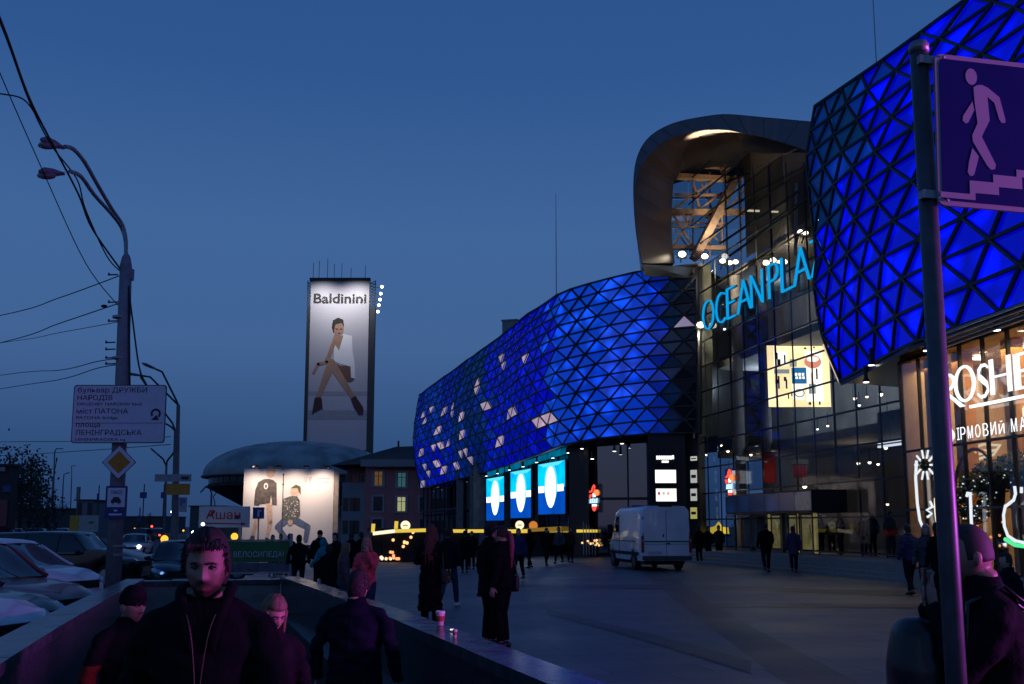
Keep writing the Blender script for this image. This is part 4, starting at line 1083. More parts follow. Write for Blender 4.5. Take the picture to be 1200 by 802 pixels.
# saucer shaped hall
dc = at(350, 617, 158); zc = lambda py: at(350, py, 158).z
gz = g(dc.x, dc.y)
DM = wthing('domed_hall', 'round concrete hall with a shallow weathered dome over a saucer body', 'building', (dc.x, dc.y, gz))
Rr = 14.4
prof = [(Rr*sin(a), zc(559)+(zc(518)-zc(559))*cos(a)**.95 if a < pi/2-.01 else zc(559)) for a in [pi/2*(1-i/12) for i in range(13)]]
mb = MB(); mb.lathe([(Rr, zc(560))]+prof, (dc.x, dc.y, 0), 56); mb.build('roof', mat('weathered_copper_roof', (.27, .31, .30), .75, var=.5, scale=.35), DM, smooth=True)
mb = MB(); mb.lathe([(2.5, gz), (2.5, zc(603)), (Rr*.55, zc(596)), (Rr*.95, zc(573)), (Rr*.98, zc(572)), (Rr*.93, zc(571)), (Rr*.93, zc(560.2))], (dc.x, dc.y, 0), 56); mb.build('saucer_body', mat('dark_saucer_concrete', (.035, .04, .045), .7), DM, smooth=True)
mb = MB(); mb.lathe([(Rr*1.01, zc(561.5)), (Rr*1.02, zc(560)), (Rr*1.01, zc(559)), (Rr*.9, zc(559))], (dc.x, dc.y, 0), 56); mb.build('eaves', CONC, DM)
for i in range(28):
    a = pi+pi*i/28; p = V((dc.x+Rr*.935*cos(a), dc.y+Rr*.935*sin(a), (zc(571)+zc(560))/2)); mb = MB(); mb.box((0, 0, 0), (1.35, .9, .05), 0, frame(p, (-sin(a), cos(a)))); mb.build('window_pane', mat('dark_far_window', (.015, .018, .025), .2), DM)
mb = MB(); mb.lathe([(8, gz-.5), (8, gz+2.6), (7, gz+3)], (dc.x, dc.y, 0), 32); mb.build('base_drum', CONC, DM)
for i in range(10):
    a = i*2*pi/10; p = V((dc.x+6*cos(a), dc.y+6*sin(a), gz)); mb = MB(); mb.tube([p, V((dc.x+Rr*.6*cos(a), dc.y+Rr*.6*sin(a), zc(594)))], .3, 8); mb.build('strut', CONC, DM)
# billboard tower
tc_ = at(392, 617, 184); g0 = g(tc_.x, tc_.y)
TW = wthing('billboard_tower', 'tall advertising tower with a lit shoe poster of a seated woman', 'billboard', (tc_.x, tc_.y, g0))
tk = 184/1190.
def tz(py): return at(400, py, 184).z
Mt = frame((tc_.x, tc_.y, 0), (1, .0, 0))
tx = lambda px: (px-397.5)*tk
POST = mat('poster_sheet_grey', (.50, .485, .55), .6, var=.06, scale=.15)
mb = MB(); mb.box((0, (tz(328)+tz(528))/2, 0), (tx(432.5)-tx(363), tz(328)-tz(528), .25), 0, Mt); mb.build('poster_sheet', POST, TW)
TST = mat('tower_steel', (.03, .035, .045), .6)
for x0, x1, d in ((359, 363, -.3), (433, 439.5, -.5)):
    mb = MB(); mb.box(((tx(x0)+tx(x1))/2, (tz(360)+g0)/2, d), (tx(x1)-tx(x0), tz(360)-g0, 1.2), 0, Mt); mb.build('tower_edge', TST, TW)
    mb = MB()
    for i in range(9): mb.bar(Mt @ V((tx(x0), tz(360-3.4*i), 0)), Mt @ V((tx(x1), tz(360-3.4*i-3.4), 0)), .12); mb.bar(Mt @ V((tx(x0), tz(360-3.4*i), 0)), Mt @ V((tx(x1), tz(360-3.4*i), 0)), .1)
    for x in (x0, x1): mb.bar(Mt @ V((tx(x), tz(360), 0)), Mt @ V((tx(x), tz(329), 0)), .15)
    mb.build('lattice_edge', TST, TW)
mb = MB(); mb.box((0, (tz(360)+g0)/2, -3), (tx(432)-tx(364), tz(360)-g0, 5), 0, Mt); mb.build('core', TST, TW)
for x0, x1, y0, y1 in ((362, 434, 327, 329.5), ): mb = MB(); mb.box((0, tz(328), .2), (tx(x1)-tx(x0), .5, .7), 0, Mt); mb.build('top_frame', TST, TW)
for x, h in ((365, 22), (372, 25), (382, 28), (390, 20), (399, 21), (410, 14), (427, 18)):
    mb = MB(); p = Mt @ V((tx(x), tz(329), 0)); mb.tube([p, p+V((0, 0, (h)*.12)), p+V((.3, -1.6, h*.12+.3))], .05, 5); mb.build('lamp_arm', TST, TW)
PTL = emis('tower_lamp_white', (1, .98, .95), 8)
for x, y in ((447.5, 337), (446.3, 345), (445.5, 352), (444.3, 358.5), (443.3, 366)):
    p = Mt @ V((tx(x), tz(y), .5)); mb = MB(); mb.bar(p, Mt @ V((tx(438), tz(y+1), 0)), .08); o = mb.build('lamp_arm', TST, TW); mb = MB(); mb.ell(p, (.26, .26, .26), 8, 6); mb.build('bulb', PTL).parent = o
    o.children[0].location = (0, 0, 0)
for x, en in ((377, 520), (418, 620)):
    l = bpy.data.lights.new('tower_poster_lamp', 'SPOT'); l.energy = en*5.4; l.spot_size = radians(125); l.spot_blend = 1; l.shadow_soft_size = .3; l.color = (1, .97, .92)
    o = bpy.data.objects.new('tower_poster_lamp', l); COL.objects.link(o); p = Mt @ V((tx(x), tz(331), 5.5)); o.location = p
    o.rotation_euler = ((Mt @ V((tx(x), tz(385), 0)))-p).to_track_quat('-Z', 'Y').to_euler()
PINK_ = mat('print_black', (.012, .012, .014), .6)
text('lettering', 'Baldinini', Mt @ Matrix.Translation((tx(366.5), tz(355.5), .14)), tx(429)-tx(366.5), tz(344.5)-tz(355.5), PINK_, TW, ext=.02, off=.022)
SKN = mat('print_skin', (.42, .24, .17), .7, var=.15, scale=.6); SKD = mat('print_skin_shade', (.17, .085, .06), .7); BLO = mat('print_blouse', (.85, .84, .88), .7, var=.06, scale=.5); HAIRP = mat('print_hair', (.025, .02, .02), .7); SHOE = mat('print_shoe', (.06, .02, .03), .7)
def tp(pts, m, lift, name='printed_figure'):
    mb = MB(); mb.prism([(tx(x), tz(y)) for x, y in pts], Mt, lift, lift+.01); return mb.build(name, m, TW)
def limb2(a, b, r0, r1, n=5):
    (x0, y0), (x1, y1) = a, b; L = hypot(x1-x0, y1-y0); nx, ny = -(y1-y0)/L, (x1-x0)/L; an = atan2(ny, nx)
    return [(x0+r0*cos(an+pi*i/n), y0+r0*sin(an+pi*i/n)) for i in range(n+1)]+[(x1+r1*cos(an+pi+pi*i/n), y1+r1*sin(an+pi+pi*i/n)) for i in range(n+1)]
def oval(cx, cy, rx, ry, n=16): return [(cx+rx*cos(2*pi*i/n), cy+ry*sin(2*pi*i/n)) for i in range(n)]
tp([(363.5, 459), (432, 459), (432, 464), (363.5, 464)], mat('print_grey_line', (.36, .35, .39), .7), .13, 'printed_floor'); tp([(363.5, 481), (432, 481), (432, 492), (363.5, 492)], mat('print_grey_line', (.36, .35, .39), .7), .13, 'printed_floor')
tp([(412, 428), (416, 446), (404, 447), (392, 438), (390, 430)], SKD, .14); tp(limb2((391, 430), (411, 442), 5.2, 6.5), SKD, .142)
tp([(392, 395), (403, 392), (413, 394), (414, 412), (417, 428), (418, 444), (413, 443), (412, 430), (398, 426), (392, 424)], BLO, .15)
tp([(392, 395), (403, 393), (398, 411), (393, 404)], SKN, .152)
tp(limb2((389, 428), (375, 466), 5.2, 2.4), SKN, .165); tp(limb2((392, 430), (417, 468), 4.8, 2.6), SKN, .16)
tp(limb2((391, 404), (384, 424), 2.6, 2.0), SKN, .17); tp(limb2((384, 421), (392, 424), 2, 1.8), SKN, .172); tp(limb2((386, 424), (374, 427), 2, 1.6), SKN, .17); tp(limb2((374, 427), (369, 437), 1.7, 1.5), SKN, .17); tp(limb2((391, 404), (393, 394), 2, 1.6), SKN, .174)
tp(oval(397, 385.5, 6, 8.6), SKN, .176); tp([(389, 384), (390, 376), (396, 372.5), (402, 375), (403.5, 383), (400, 379), (393, 381), (391, 391)], HAIRP, .18)
tp(limb2((394, 386), (396, 386.2), .6, .6), HAIRP, .184); tp(limb2((399, 386.2), (401, 386), .6, .6), HAIRP, .184); tp(limb2((396.5, 391), (399, 391), .5, .5), SHOE, .184)
tp([(371, 466), (378.5, 466), (380, 479), (375, 482), (368, 486), (369, 480)], SHOE, .17); tp([(413, 468), (418.5, 464), (428, 478), (428, 486), (423, 487), (417, 478)], SHOE, .17)
tp(limb2((378.5, 468), (380, 480), .7, .6), SHOE, .175)

# pink house
hd_ = 118
A = at(393, 617, hd_); B = at(500, 617, hd_-4); hg = g(A.x, A.y)
HZ = lambda py: at(450, py, hd_-2).z
pc = at(448, 617, hd_-1)
HS = wthing('pink_house', 'pink rendered house with white window surrounds and dark hipped roof', 'house', (pc.x, pc.y, hg))
PK = mat('pink_render', (.52, .20, .19), .85, var=.2, scale=.6); PKD = mat('pale_render', (.28, .29, .30), .85, var=.2, scale=.6); ROOFM = mat('dark_roof_tiles', (.035, .03, .03), .8, var=.3, scale=4)
C0 = at(427, 617, hd_-2); 
def hw(px): return at(px, 617, hd_-2).x
mb = MB(); wx0, wx1 = hw(427), hw(508); mb.box(((wx0+wx1)/2, hd_+4, (HZ(541)+hg-1)/2), (wx1-wx0, 12, HZ(541)-hg+1)); mb.build('wall', PK, HS)
mb = MB(); wx2 = hw(397); mb.box(((wx2+wx0)/2, hd_+5.5, (HZ(565)+hg-1)/2), (wx0-wx2-.02, 12, HZ(565)-hg+1)); mb.build('side_wing_wall', PKD, HS)
mb = MB(); mb.box(((wx2+wx0)/2, hd_+7.5, (HZ(546)+hg-1)/2), (wx0-wx2-.02, 9, HZ(546)-hg+1)); mb.build('upper_side_wall', PK, HS)
mb = MB(); e0 = hw(384); e1 = hw(512); zr = HZ(542); zt_ = HZ(519); y0 = hd_-3.4; y1 = hd_+12
mb.add([(e0, y0+2, HZ(545)), (e1, y0, zr), (e1, y1, zr), (e0, y1, HZ(545)), (hw(455), hd_+4, zt_), (hw(512), hd_+4, zt_+.2)], [(0, 1, 5, 4), (1, 2, 5), (2, 3, 4, 5), (3, 0, 4), (3, 2, 1, 0)]); mb.build('roof', ROOFM, HS)
mb = MB(); mb.box(((wx0+e1)/2, y0+.6, HZ(543.5)), (e1-wx0+.8, .8, .8)); mb.build('cornice', mat('pale_cornice', (.34, .31, .30), .8), HS)
for i in range(16):
    mb = MB(); mb.box((wx0+.3+i*.55, hd_-2.7, HZ(547)), (.2, .5, .35)); mb.build('cornice_bracket', MATS['pale_cornice'], HS)
mb = MB(); p = V((hw(458.5), hd_+4, zt_)); mb.tube([p, p+V((0, 0, .7))], .12, 6); mb.build('roof_finial', DARKM, HS)
WSUR = mat('white_window_surround', (.42, .40, .42), .8)
WLIT = {0: mat('house_window_dark', (.02, .025, .03), .15), 1: emis('house_window_amber', (.17, .09, .04), .6), 2: emis('house_window_teal', (.04, .12, .14), .7), 3: emis('house_window_yellow', (.42, .44, .22), .8)}
FRM = mat('window_frame_brown', (.07, .05, .04), .6)
def hwin(px, py, kind, w_=1.0, h_=1.55, y=None, arch=False, surround=True):
    x, z = hw(px), HZ(py); yy = (hd_-2) if y is None else y; o = V((x, yy-.03, z)); M = frame(o)
    mb = MB()
    if surround:
        for s in (-1, 1): mb.box((s*(w_/2+.12), 0, .02), (.2, h_+.4, .12), 0, M)
        for s in (-1, 1): mb.box((0, s*(h_/2+.12), .02), (w_+.04, .18, .12), 0, M)
    for s in (-1, 0, 1): mb.box((s*w_/2*.94, 0, .0), (.07, h_, .06), 1, M)
    mb.box((0, h_*.18, 0), (w_, .06, .05), 1, M)
    wn = mb.build('window', [WSUR, FRM], HS)
    mb = MB(); mb.box((0, 0, -.01), (w_, h_, .02), 0, M); p = mb.build('pane', WLIT[kind]); p.parent = wn
for px, py, k_ in ((442.5, 561, 1), (470, 562.5, 2), (442.5, 590.5, 0), (470, 591, 3), (497, 562.5, 0), (497, 591, 0), (442, 617, 0)): hwin(px, py, k_)
for px, py in ((402, 591), (410, 591), (402, 618), (410, 618), (415.5, 591), (415.5, 618)): hwin(px, py, 0, .55, 1.5, hd_-.5, surround=False)
for px, py in ((398, 560), (416, 558)): hwin(px, py, 0, .7, 1.0, hd_+3, surround=False)
# second, darker wing of old houses seen under the left wing of the mall
p = at(530, 617, 124); t = wthing('pink_house', 'dim pinkish house seen under the far end of the mall', 'house', (p.x, p.y, g(p.x, p.y)), None)
mb = MB(); mb.box((p.x, p.y+5, 4.0), (8.5, 9, 10)); mb.build('wall', PK, t)
for i in range(4):
    for j in range(2):
        o = V((p.x-3+i*2, p.y+.47, 3.6+j*3.0)); M = frame(o); mb = MB(); mb.box((0, 0, 0), (1.3, 1.9, .06), 0, M); wn = mb.build('window', WSUR, t); mb = MB(); mb.box((0, 0, .05), (1, 1.6, .04), 0, M); mb.build('pane', WLIT[0]).parent = wn; wn.children[0].location = (0, 0, 0)
mb = MB(); mb.add([(p.x-4.6, p.y, 9), (p.x+4.6, p.y, 9), (p.x+4.6, p.y+10, 9), (p.x-4.6, p.y+10, 9), (p.x-3, p.y+5, 11), (p.x+3, p.y+5, 11)], [(0, 1, 5, 4), (1, 2, 5), (2, 3, 4, 5), (3, 0, 4), (3, 2, 1, 0)]); mb.build('roof', ROOFM, t)

# big lit hoarding
bd = 76; bc = at(341, 594, bd); bk_ = bd/1190.
HB = wthing('lit_billboard', 'large lit billboard with two models in jackets standing behind the crowd', 'billboard', (bc.x, bc.y, g(bc.x, bc.y)))
Mb = frame(bc, (1, .06, 0))
bx = lambda px: (px-341)*bk_; bz = lambda py: (594-py)*bk_
SHEET = mat('hoarding_sheet_white', (.72, .66, .64), .6, var=.05, scale=.4)
mb = MB(); mb.box((bx(338), 0, 0), (bx(390)-bx(287), bz(551)-bz(638), .15), 0, Mb); mb.build('poster_sheet', SHEET, HB)
mb = MB(); mb.box((bx(392.5), 0, -.3), (bx(395)-bx(390), bz(551)-bz(638), .8), 0, Mb); mb.build('side_frame', mat('hoarding_frame_tan', (.35, .28, .22), .6), HB)
for x in (295, 318, 345, 372): mb = MB(); mb.box((bx(x), bz(650), -.4), (.2, bz(634)-bz(668), .25), 0, Mb); mb.build('leg', DARKM, HB)
for x in (304, 330, 361, 384):
    mb = MB(); mb.bar(Mb @ V((bx(x), bz(551), 0)), Mb @ V((bx(x), bz(549), 1.6)), .05); mb.box((bx(x), bz(549), 1.6), (.4, .12, .2), 0, Mb); mb.build('lamp_arm', DARKM, HB)
for x, en in ((300, 60), (318, 40), (345, 60), (376, 85)):
    l = bpy.data.lights.new('hoarding_lamp', 'SPOT'); l.energy = en*6.5; l.spot_size = radians(105); l.spot_blend = 1; l.shadow_soft_size = .2; l.color = (1, .80, .64)
    o = bpy.data.objects.new('hoarding_lamp', l); COL.objects.link(o); p = Mb @ V((bx(x), bz(548)-.1, 1.9)); o.location = p; o.rotation_euler = ((Mb @ V((bx(x), bz(590), 0)))-p).to_track_quat('-Z', 'Y').to_euler()
def bp_(pts, m, lift, name='printed_figure'):
    mb = MB(); mb.prism([(bx(x), bz(y)) for x, y in pts], Mb, .08+lift, .088+lift); return mb.build(name, m, HB)
JK = mat('print_jacket', (.09, .07, .065), .7, var=.6, scale=4); JK2 = mat('print_pattern_jacket', (.12, .12, .11), .7, var=1., scale=9); SK2 = mat('print_skin_warm', (.62, .42, .32), .7); JEAN = mat('print_jeans', (.10, .14, .24), .7, var=.3, scale=3); SHORT = mat('print_blue_shorts', (.02, .04, .13), .7); PALE = mat('print_pale_grey_text', (.48, .45, .46), .7)
bp_(oval(316.5, 554, 5, 7), SK2, .01); bp_([(311, 552), (313, 551.2), (322, 551.2), (322, 556), (318, 553)], mat('print_blond', (.45, .30, .16), .7), .02)
bp_([(303, 566), (309, 562.5), (315, 562), (320, 563.5), (324, 567), (325, 592), (320, 592), (318, 580), (317, 590), (306, 591), (304, 593), (299, 592), (300, 575)], JK, .02); bp_(oval(312, 570.5, 2.4, 3.6), SHEET, .03); bp_(oval(312, 570.5, 1.2, 2.2), JK, .04)
bp_([(302, 589), (318, 589), (309, 607), (296, 607)], SHORT, .015) if False else None
bp_(limb2((316, 590), (318, 612), 3.4, 2.6), SK2, .015); bp_(limb2((318, 612), (315, 630), 2.4, 1.6), SK2, .015); bp_(limb2((304, 604), (299, 627), 2.8, 1.7), SK2, .016)
bp_([(313, 629), (317, 630), (319, 636), (315, 637)], PINK_, .02); bp_([(297, 627), (301, 627), (301, 632), (295, 632)], JK, .02)
bp_(oval(345, 577, 5, 6.2), SK2, .01); bp_([(340, 573), (346, 568.5), (351.5, 571), (352, 580), (349.5, 577), (348, 572.5)], mat('print_green_cap', (.10, .09, .05), .7), .02)
bp_([(332, 585), (340, 582), (348, 582), (351, 587), (352, 604), (349, 608), (343, 610), (334, 610), (331, 604)], JK2, .02)
for i in range(34): bp_(oval(random.uniform(333, 350), random.uniform(585, 607), .7, .8, 6), random.choice((SHEET, PALE, SK2)), .03+.0005*i, 'printed_fleck')
bp_(limb2((336, 609), (327, 617), 4.2, 3.4), JEAN, .015); bp_(limb2((327, 617), (337, 630), 3.0, 2.4), JEAN, .016); bp_(limb2((346, 609), (361, 617), 4.0, 3.2), JEAN, .015); bp_(limb2((361, 617), (359, 632), 3.2, 2.6), JEAN, .016)
bp_(oval(341, 612, 3, 3.4), SK2, .03); bp_(limb2((331.6, 556), (331.6, 637), .35, .35), PINK_, .03, 'sheet_seam'); bp_(oval(331.6, 557, 1, 1.2, 8), PINK_, .035, 'rivet'); bp_(oval(331.6, 568.5, 1, 1.2, 8), PINK_, .035, 'rivet')
text('lettering', 'V E', Mb @ Matrix.Translation((bx(355), bz(567), .09)), bx(364)-bx(355), bz(560)-bz(567), PALE, HB)
for y in (561.5, 565.5): mb = MB(); mb.box(((bx(370)+bx(384))/2, bz(y), .09), (bx(384)-bx(370), .09, .01), 0, Mb); mb.build('printed_line', PALE, HB)

# hypermarket sign board and little blue sign beside it
sc_ = at(263, 606, 47); sk_ = 47/1190.
t = wthing('sign_board', 'pale blue-white board with red lettering above a red line, behind the bearded man', 'sign', (sc_.x, sc_.y, g(sc_.x, sc_.y)))
Ms_ = frame(sc_, (1, -.05, 0)); WB_ = mat('white_board_paint', (.55, .56, .6), .5, var=.08)
mb = MB(); mb.box((bx(0)*0, 0, 0), (59*sk_, 24*sk_, .1), 0, Ms_); mb.build('board', WB_, t)
RD = mat('print_sign_red', (.42, .015, .02), .5)
text('lettering', 'Ашан', Ms_ @ Matrix.Translation((-21*sk_, -2.5*sk_, .055)), 40*sk_, 10.5*sk_, RD, t)
mb = MB(); mb.prism([(x*sk_, y*sk_) for x, y in ((-20.5, 1), (-16, 4), (-13, 8.5), (-10, 6), (-13.5, 2.2), (-16, 1.4))], Ms_, .06, .07); mb.build('bird_emblem', RD, t)
mb = MB(); mb.prism([(x*sk_, y*sk_) for x, y in ((-24, -6.2), (20, -7.4), (20, -6), (27, -8), (20, -10.2), (20, -8.6), (-24, -7.8))], Ms_, .055, .065); mb.build('red_arrow', RD, t)
for x in (-20, 18): mb = MB(); mb.box((x*sk_, -30*sk_, -.05), (.1, 40*sk_, .1), 0, Ms_); mb.build('leg', STEEL, t)
p = at(303, 601.5, 46.5); t = wthing('blue_sign', 'small square dark blue sign beside the board with red lettering', 'sign', (p.x, p.y, g(p.x, p.y)))
M = frame(p); mb = MB(); mb.box((0, 0, 0), (13*sk_, 13*sk_, .03), 0, M); mb.build('plate', mat('sign_blue', (.01, .035, .22), .4), t)
mb = MB(); mb.box((0, .0, .02), (.09, .32, .01), 0, M); mb.box((.08, .1, .02), (.12, .06, .01), 0, M); mb.build('white_mark', WB_, t)
mb = MB(); mb.tube([p+V((0, .05, .25)), V((p.x, p.y+.05, g(p.x, p.y)))], .03, 6); mb.build('post', STEEL, t)
# green banner on its frame
q0, q1 = at(262, 648, 30), at(340, 648, 30.5); gq = g(q0.x, q0.y)
t = wthing('banner', 'green banner with pale Cyrillic lettering in a steel frame at the stair end', 'banner', (q0.x, q0.y, gq)); hq = q1-q0; Mq = frame((q0+q1)/2, hq); Lq = hypot(hq.x, hq.y)
mb = MB(); mb.box((-.5, .03, 0), (Lq+1, .60, .02), 0, Mq); mb.build('cloth', mat('green_banner_cloth', (.035, .15, .045), .7, var=.2, scale=2), t)
mb = MB(); mb.box((-.5, -.42, 0), (Lq+1, .26, .015), 0, Mq); mb.build('lower_strip', mat('grey_banner_strip', (.10, .10, .13), .6, var=.5, scale=6), t)
text('lettering', 'ВЕЛОСИПЕДА!', Mq @ Matrix.Translation((-.66, -.12, .015)), 1.42, .16, mat('banner_letter_white', (.5, .52, .62), .6), t)
for x in (-Lq/2-1, Lq/2+.02): mb = MB(); mb.box((x, -.2, 0), (.09, 1.5, .09), 0, Mq); mb.build('post', STEEL, t)
mb = MB(); mb.box((-.5, .36, 0), (Lq+1, .05, .05), 0, Mq); mb.build('rail', STEEL, t)
mb = MB(); mb.box((-.5, -.58, 0), (Lq+1, .05, .05), 0, Mq); mb.build('rail', STEEL, t)

# low kiosks with a yellow lit band and round signs
KY = emis('kiosk_band_yellow', (1., .70, .10), .8); KW = emis('kiosk_band_white', (1., .88, .60), 1.2); KO = emis('kiosk_round_orange', (.75, .26, .05), .8); KB = mat('kiosk_dark_glass', (.012, .012, .013), .15)
def kiosk(xa, xb, d, label, bands, extras=(), lights=0, body=True):
    a, b = at(xa, 617, d), at(xb, 617, d); gy = g((a.x+b.x)/2, d); t = wthing('kiosk', label, 'kiosk', ((a.x+b.x)/2, d, gy), 'kiosks with lit bands'); k = d/1190.
    zz = lambda py: at(600, py, d).z
    if body:
        mb = MB(); mb.box(((a.x+b.x)/2, d+1.4, (zz(625)+gy)/2), (b.x-a.x, 2.6, zz(625)-gy)); mb.build('body', KB, t)
        mb = MB(); mb.box(((a.x+b.x)/2, d+1.3, zz(622)+.08), (b.x-a.x+.4, 3.2, .18)); mb.build('roof', DARKM, t)
        for i in range(5):
            mb = MB(); mb.box((a.x+(b.x-a.x)*(i+.5)/5, d+.06, (zz(627)+gy)/2+.3), ((b.x-a.x)/5-.12, .03, (zz(627)-gy)*.75)); mb.build('window_pane', mat('kiosk_window', (.02, .018, .016), .08), t)
    for x0, x1, y0, y1, m in bands:
        p0, p1 = at(x0, y0, d-.3), at(x1, y1, d-.3); mb = MB(); mb.bar(p0, p1, .12, .22); mb.build('lit_band', m, t)
    for px, py, r, m in extras:
        p = at(px, py, d-.35); mb = MB(); mb.prism([(r*k*cos(2*pi*i/18), r*k*sin(2*pi*i/18)) for i in range(18)], frame(p), -.12, .0); o = mb.build('round_sign', m, t); mb = MB(); mb.box((0, 0, .01), (r*k, r*k*.25, .01), 0, frame(p)); mb.build('sign_mark', KO, t)
    for i in range(lights):
        c_ = [(random.gauss(475, 9), random.gauss(632, 5)), (random.gauss(455, 8), random.gauss(655, 4)), (random.gauss(463, 5), random.gauss(653, 5))][i % 3]
        p = at(min(max(c_[0], xa+2), xb-2), min(c_[1], 655), d-.1); mb = MB(); mb.ell(p, (.10, .05, .10), 6, 4); mb.build('window_light', emis('kiosk_bulb_%d' % (i % 3), ((1, .55, .22), (1, .75, .5), (1, .35, .15))[i % 3], 1.6), t)
    return t
kiosk(435, 500, 66, 'kiosk with yellow lit band, round sign and warm lights, left of the red haired woman', [(437, 463, 625.5, 622.5, KW), (463, 499, 622.5, 621.5, KY), (437, 437.6, 624, 614, KY), (464, 464.6, 620, 611, KY)], [(475, 616, 5.5, KW)], 24)
kiosk(524, 560, 70, 'kiosk with a plain yellow lit band behind the long haired woman', [(527, 545, 622.5, 622.5, KY), (548, 567, 622.5, 622.5, KY)])
kiosk(588, 640, 62, 'kiosk with a yellow band, pale and orange round signs below the blue posters', [(590, 618, 623, 622.5, KY), (618, 672, 621.5, 618.5, emis('kiosk_band_dim', (.45, .25, .04), .5))], [(609, 615.5, 5, KW), (625, 616, 5, KO)])
q = at(690, 622, 57); t = wthing('shop_display', 'yellow strip, warm lights and white racks in the window left of the van', 'display', (q.x, q.y, 0)); k = 57/1190.
mb = MB(); mb.box((q.x-.1, q.y, at(690, 622.5, 57).z), (1.15, .05, .16)); mb.build('lit_strip', KY, t)
for i in range(12):
    p = at(680+random.random()*24, 636+random.gauss(0, 2), 57); mb = MB(); mb.ell(p, (.07, .04, .06), 6, 4); mb.build('window_light', emis('kiosk_bulb_0', (1, .55, .22), 1.6), t)
for i in range(5):
    mb = MB(); p = at(684+i*3.4, 655, 56.9); mb.bar(V((p.x, p.y, 0.1)), V((p.x, p.y, 1.9-.1*i)), .04); mb.build('rack_post', mat('rack_white', (.4, .4, .4), .5), t)

# ------------------------------------------------------------------ poles, signs, wires
CPOLE = mat('pole_concrete_violet_grey', (.26, .24, .27), .7, var=.2, scale=6)
pd = 28.5
pb = at(137.5, 617, pd); pg_ = g(pb.x, pb.y); ptop = at(147.5, 312, pd)
LP = wthing('lamp_post', 'tall concrete post with two lamp arms, cables and road signs, beside the parked cars', 'lamp post', (pb.x, pb.y, pg_))
mb = MB(); mb.tube([V((pb.x-.03, pb.y, pg_)), pb.lerp(ptop, .5), ptop], [.215, .19, .165], 18); mb.build('pole', CPOLE, LP, smooth=True)
for py in (650, 640, 420, 372): 
    c_ = at(141 if py < 500 else 138, py, pd); mb = MB(); mb.lathe([(.2, -.03), (.215, -.03), (.215, .03), (.2, .03)], c_, 16); mb.build('clamp_band', STEEL, LP)
mb = MB(); mb.lathe([(.17, 0), (.12, .25), (.07, .35)], ptop, 12); mb.build('pole_cap', CPOLE, LP)
arm = [at(147.5, 306, pd), at(147, 283, pd), at(142, 266, pd), at(130, 250, pd-.6), at(110, 228, pd-1.6), at(95, 207, pd-2.4), at(82, 201, pd-3)]
arm2 = [at(147.5, 306, pd), at(147.5, 281, pd), at(143, 263, pd), at(131, 245, pd-.6), at(115, 218, pd-1.6), at(99, 190, pd-2.6), at(86, 175, pd-3.2), at(76, 172, pd-3.6)]
for nm, A_ in (('lamp_arm', arm), ('lamp_arm', arm2)):
    mb = MB(); mb.tube(cr3([tuple(p) for p in A_], 3), .055, 8); mb.build(nm, STEEL, LP)
LAMPM = mat('lamp_housing_grey', (.20, .17, .22), .5, .2); LAMPG = mat('lamp_glass_unlit', (.25, .25, .28), .15)
for (x0, y0, x1, y1, d_) in ((45, 201, 76, 204, pd-3), (47, 163, 76, 174, pd-3.6)):
    a, b = at(x1, y1, d_), at(x0, y0, d_-.3); mb = MB(); mb.tube([a, a.lerp(b, .2), a.lerp(b, .45), a.lerp(b, .8), b], [.06, .10, .17, .19, .05], 10, flat=.6); o = mb.build('lamp_head', LAMPM, LP, smooth=True)
    mb = MB(); c_ = a.lerp(b, .68)-V((0, 0, .09)); mb.ell(c_, (.26, .13, .10), 10, 6); mb.build('lamp_glass', LAMPG).parent = o
mb = MB(); c_ = at(153, 322, pd); mb.box(c_, (.14, .2, .32)); mb.build('junction_box', LAMPM, LP)
for py in (323, 355, 377, 402, 410, 420, 427):
    c_ = at(144 if py < 390 else 141, py, pd); mb = MB(); mb.bar(c_+V((-.1, -.1, 0)), c_+V((-.34, -.15, -.02)), .035); mb.lathe([(.025, -.04), (.035, -.015), (.02, .01), (.03, .035)], c_+V((-.34, -.15, 0)), 8); mb.build('insulator', DARKM, LP)
CAB = mat('black_cable', (.008, .008, .01), .6)
def cable(label, pts, r=.02, par=None):
    pts = [at(*p) for p in pts]; mb = MB(); mb.tube(cr3([tuple(p) for p in pts], 6), r, 6)
    if par: return mb.build('cable', CAB, par, smooth=True)
    o = mb.build('cable', CAB, None, smooth=True); return tag(o, label, 'cable', 'overhead cables')
cable('', [(151, 335, pd-.1), (151.5, 400, pd-.1), (152, 452, pd-.1)], .03, LP); cable('', [(151, 340, pd-.1), (156, 380, pd-.1), (163, 430, pd-.1), (171, 452, pd)], .025, LP)
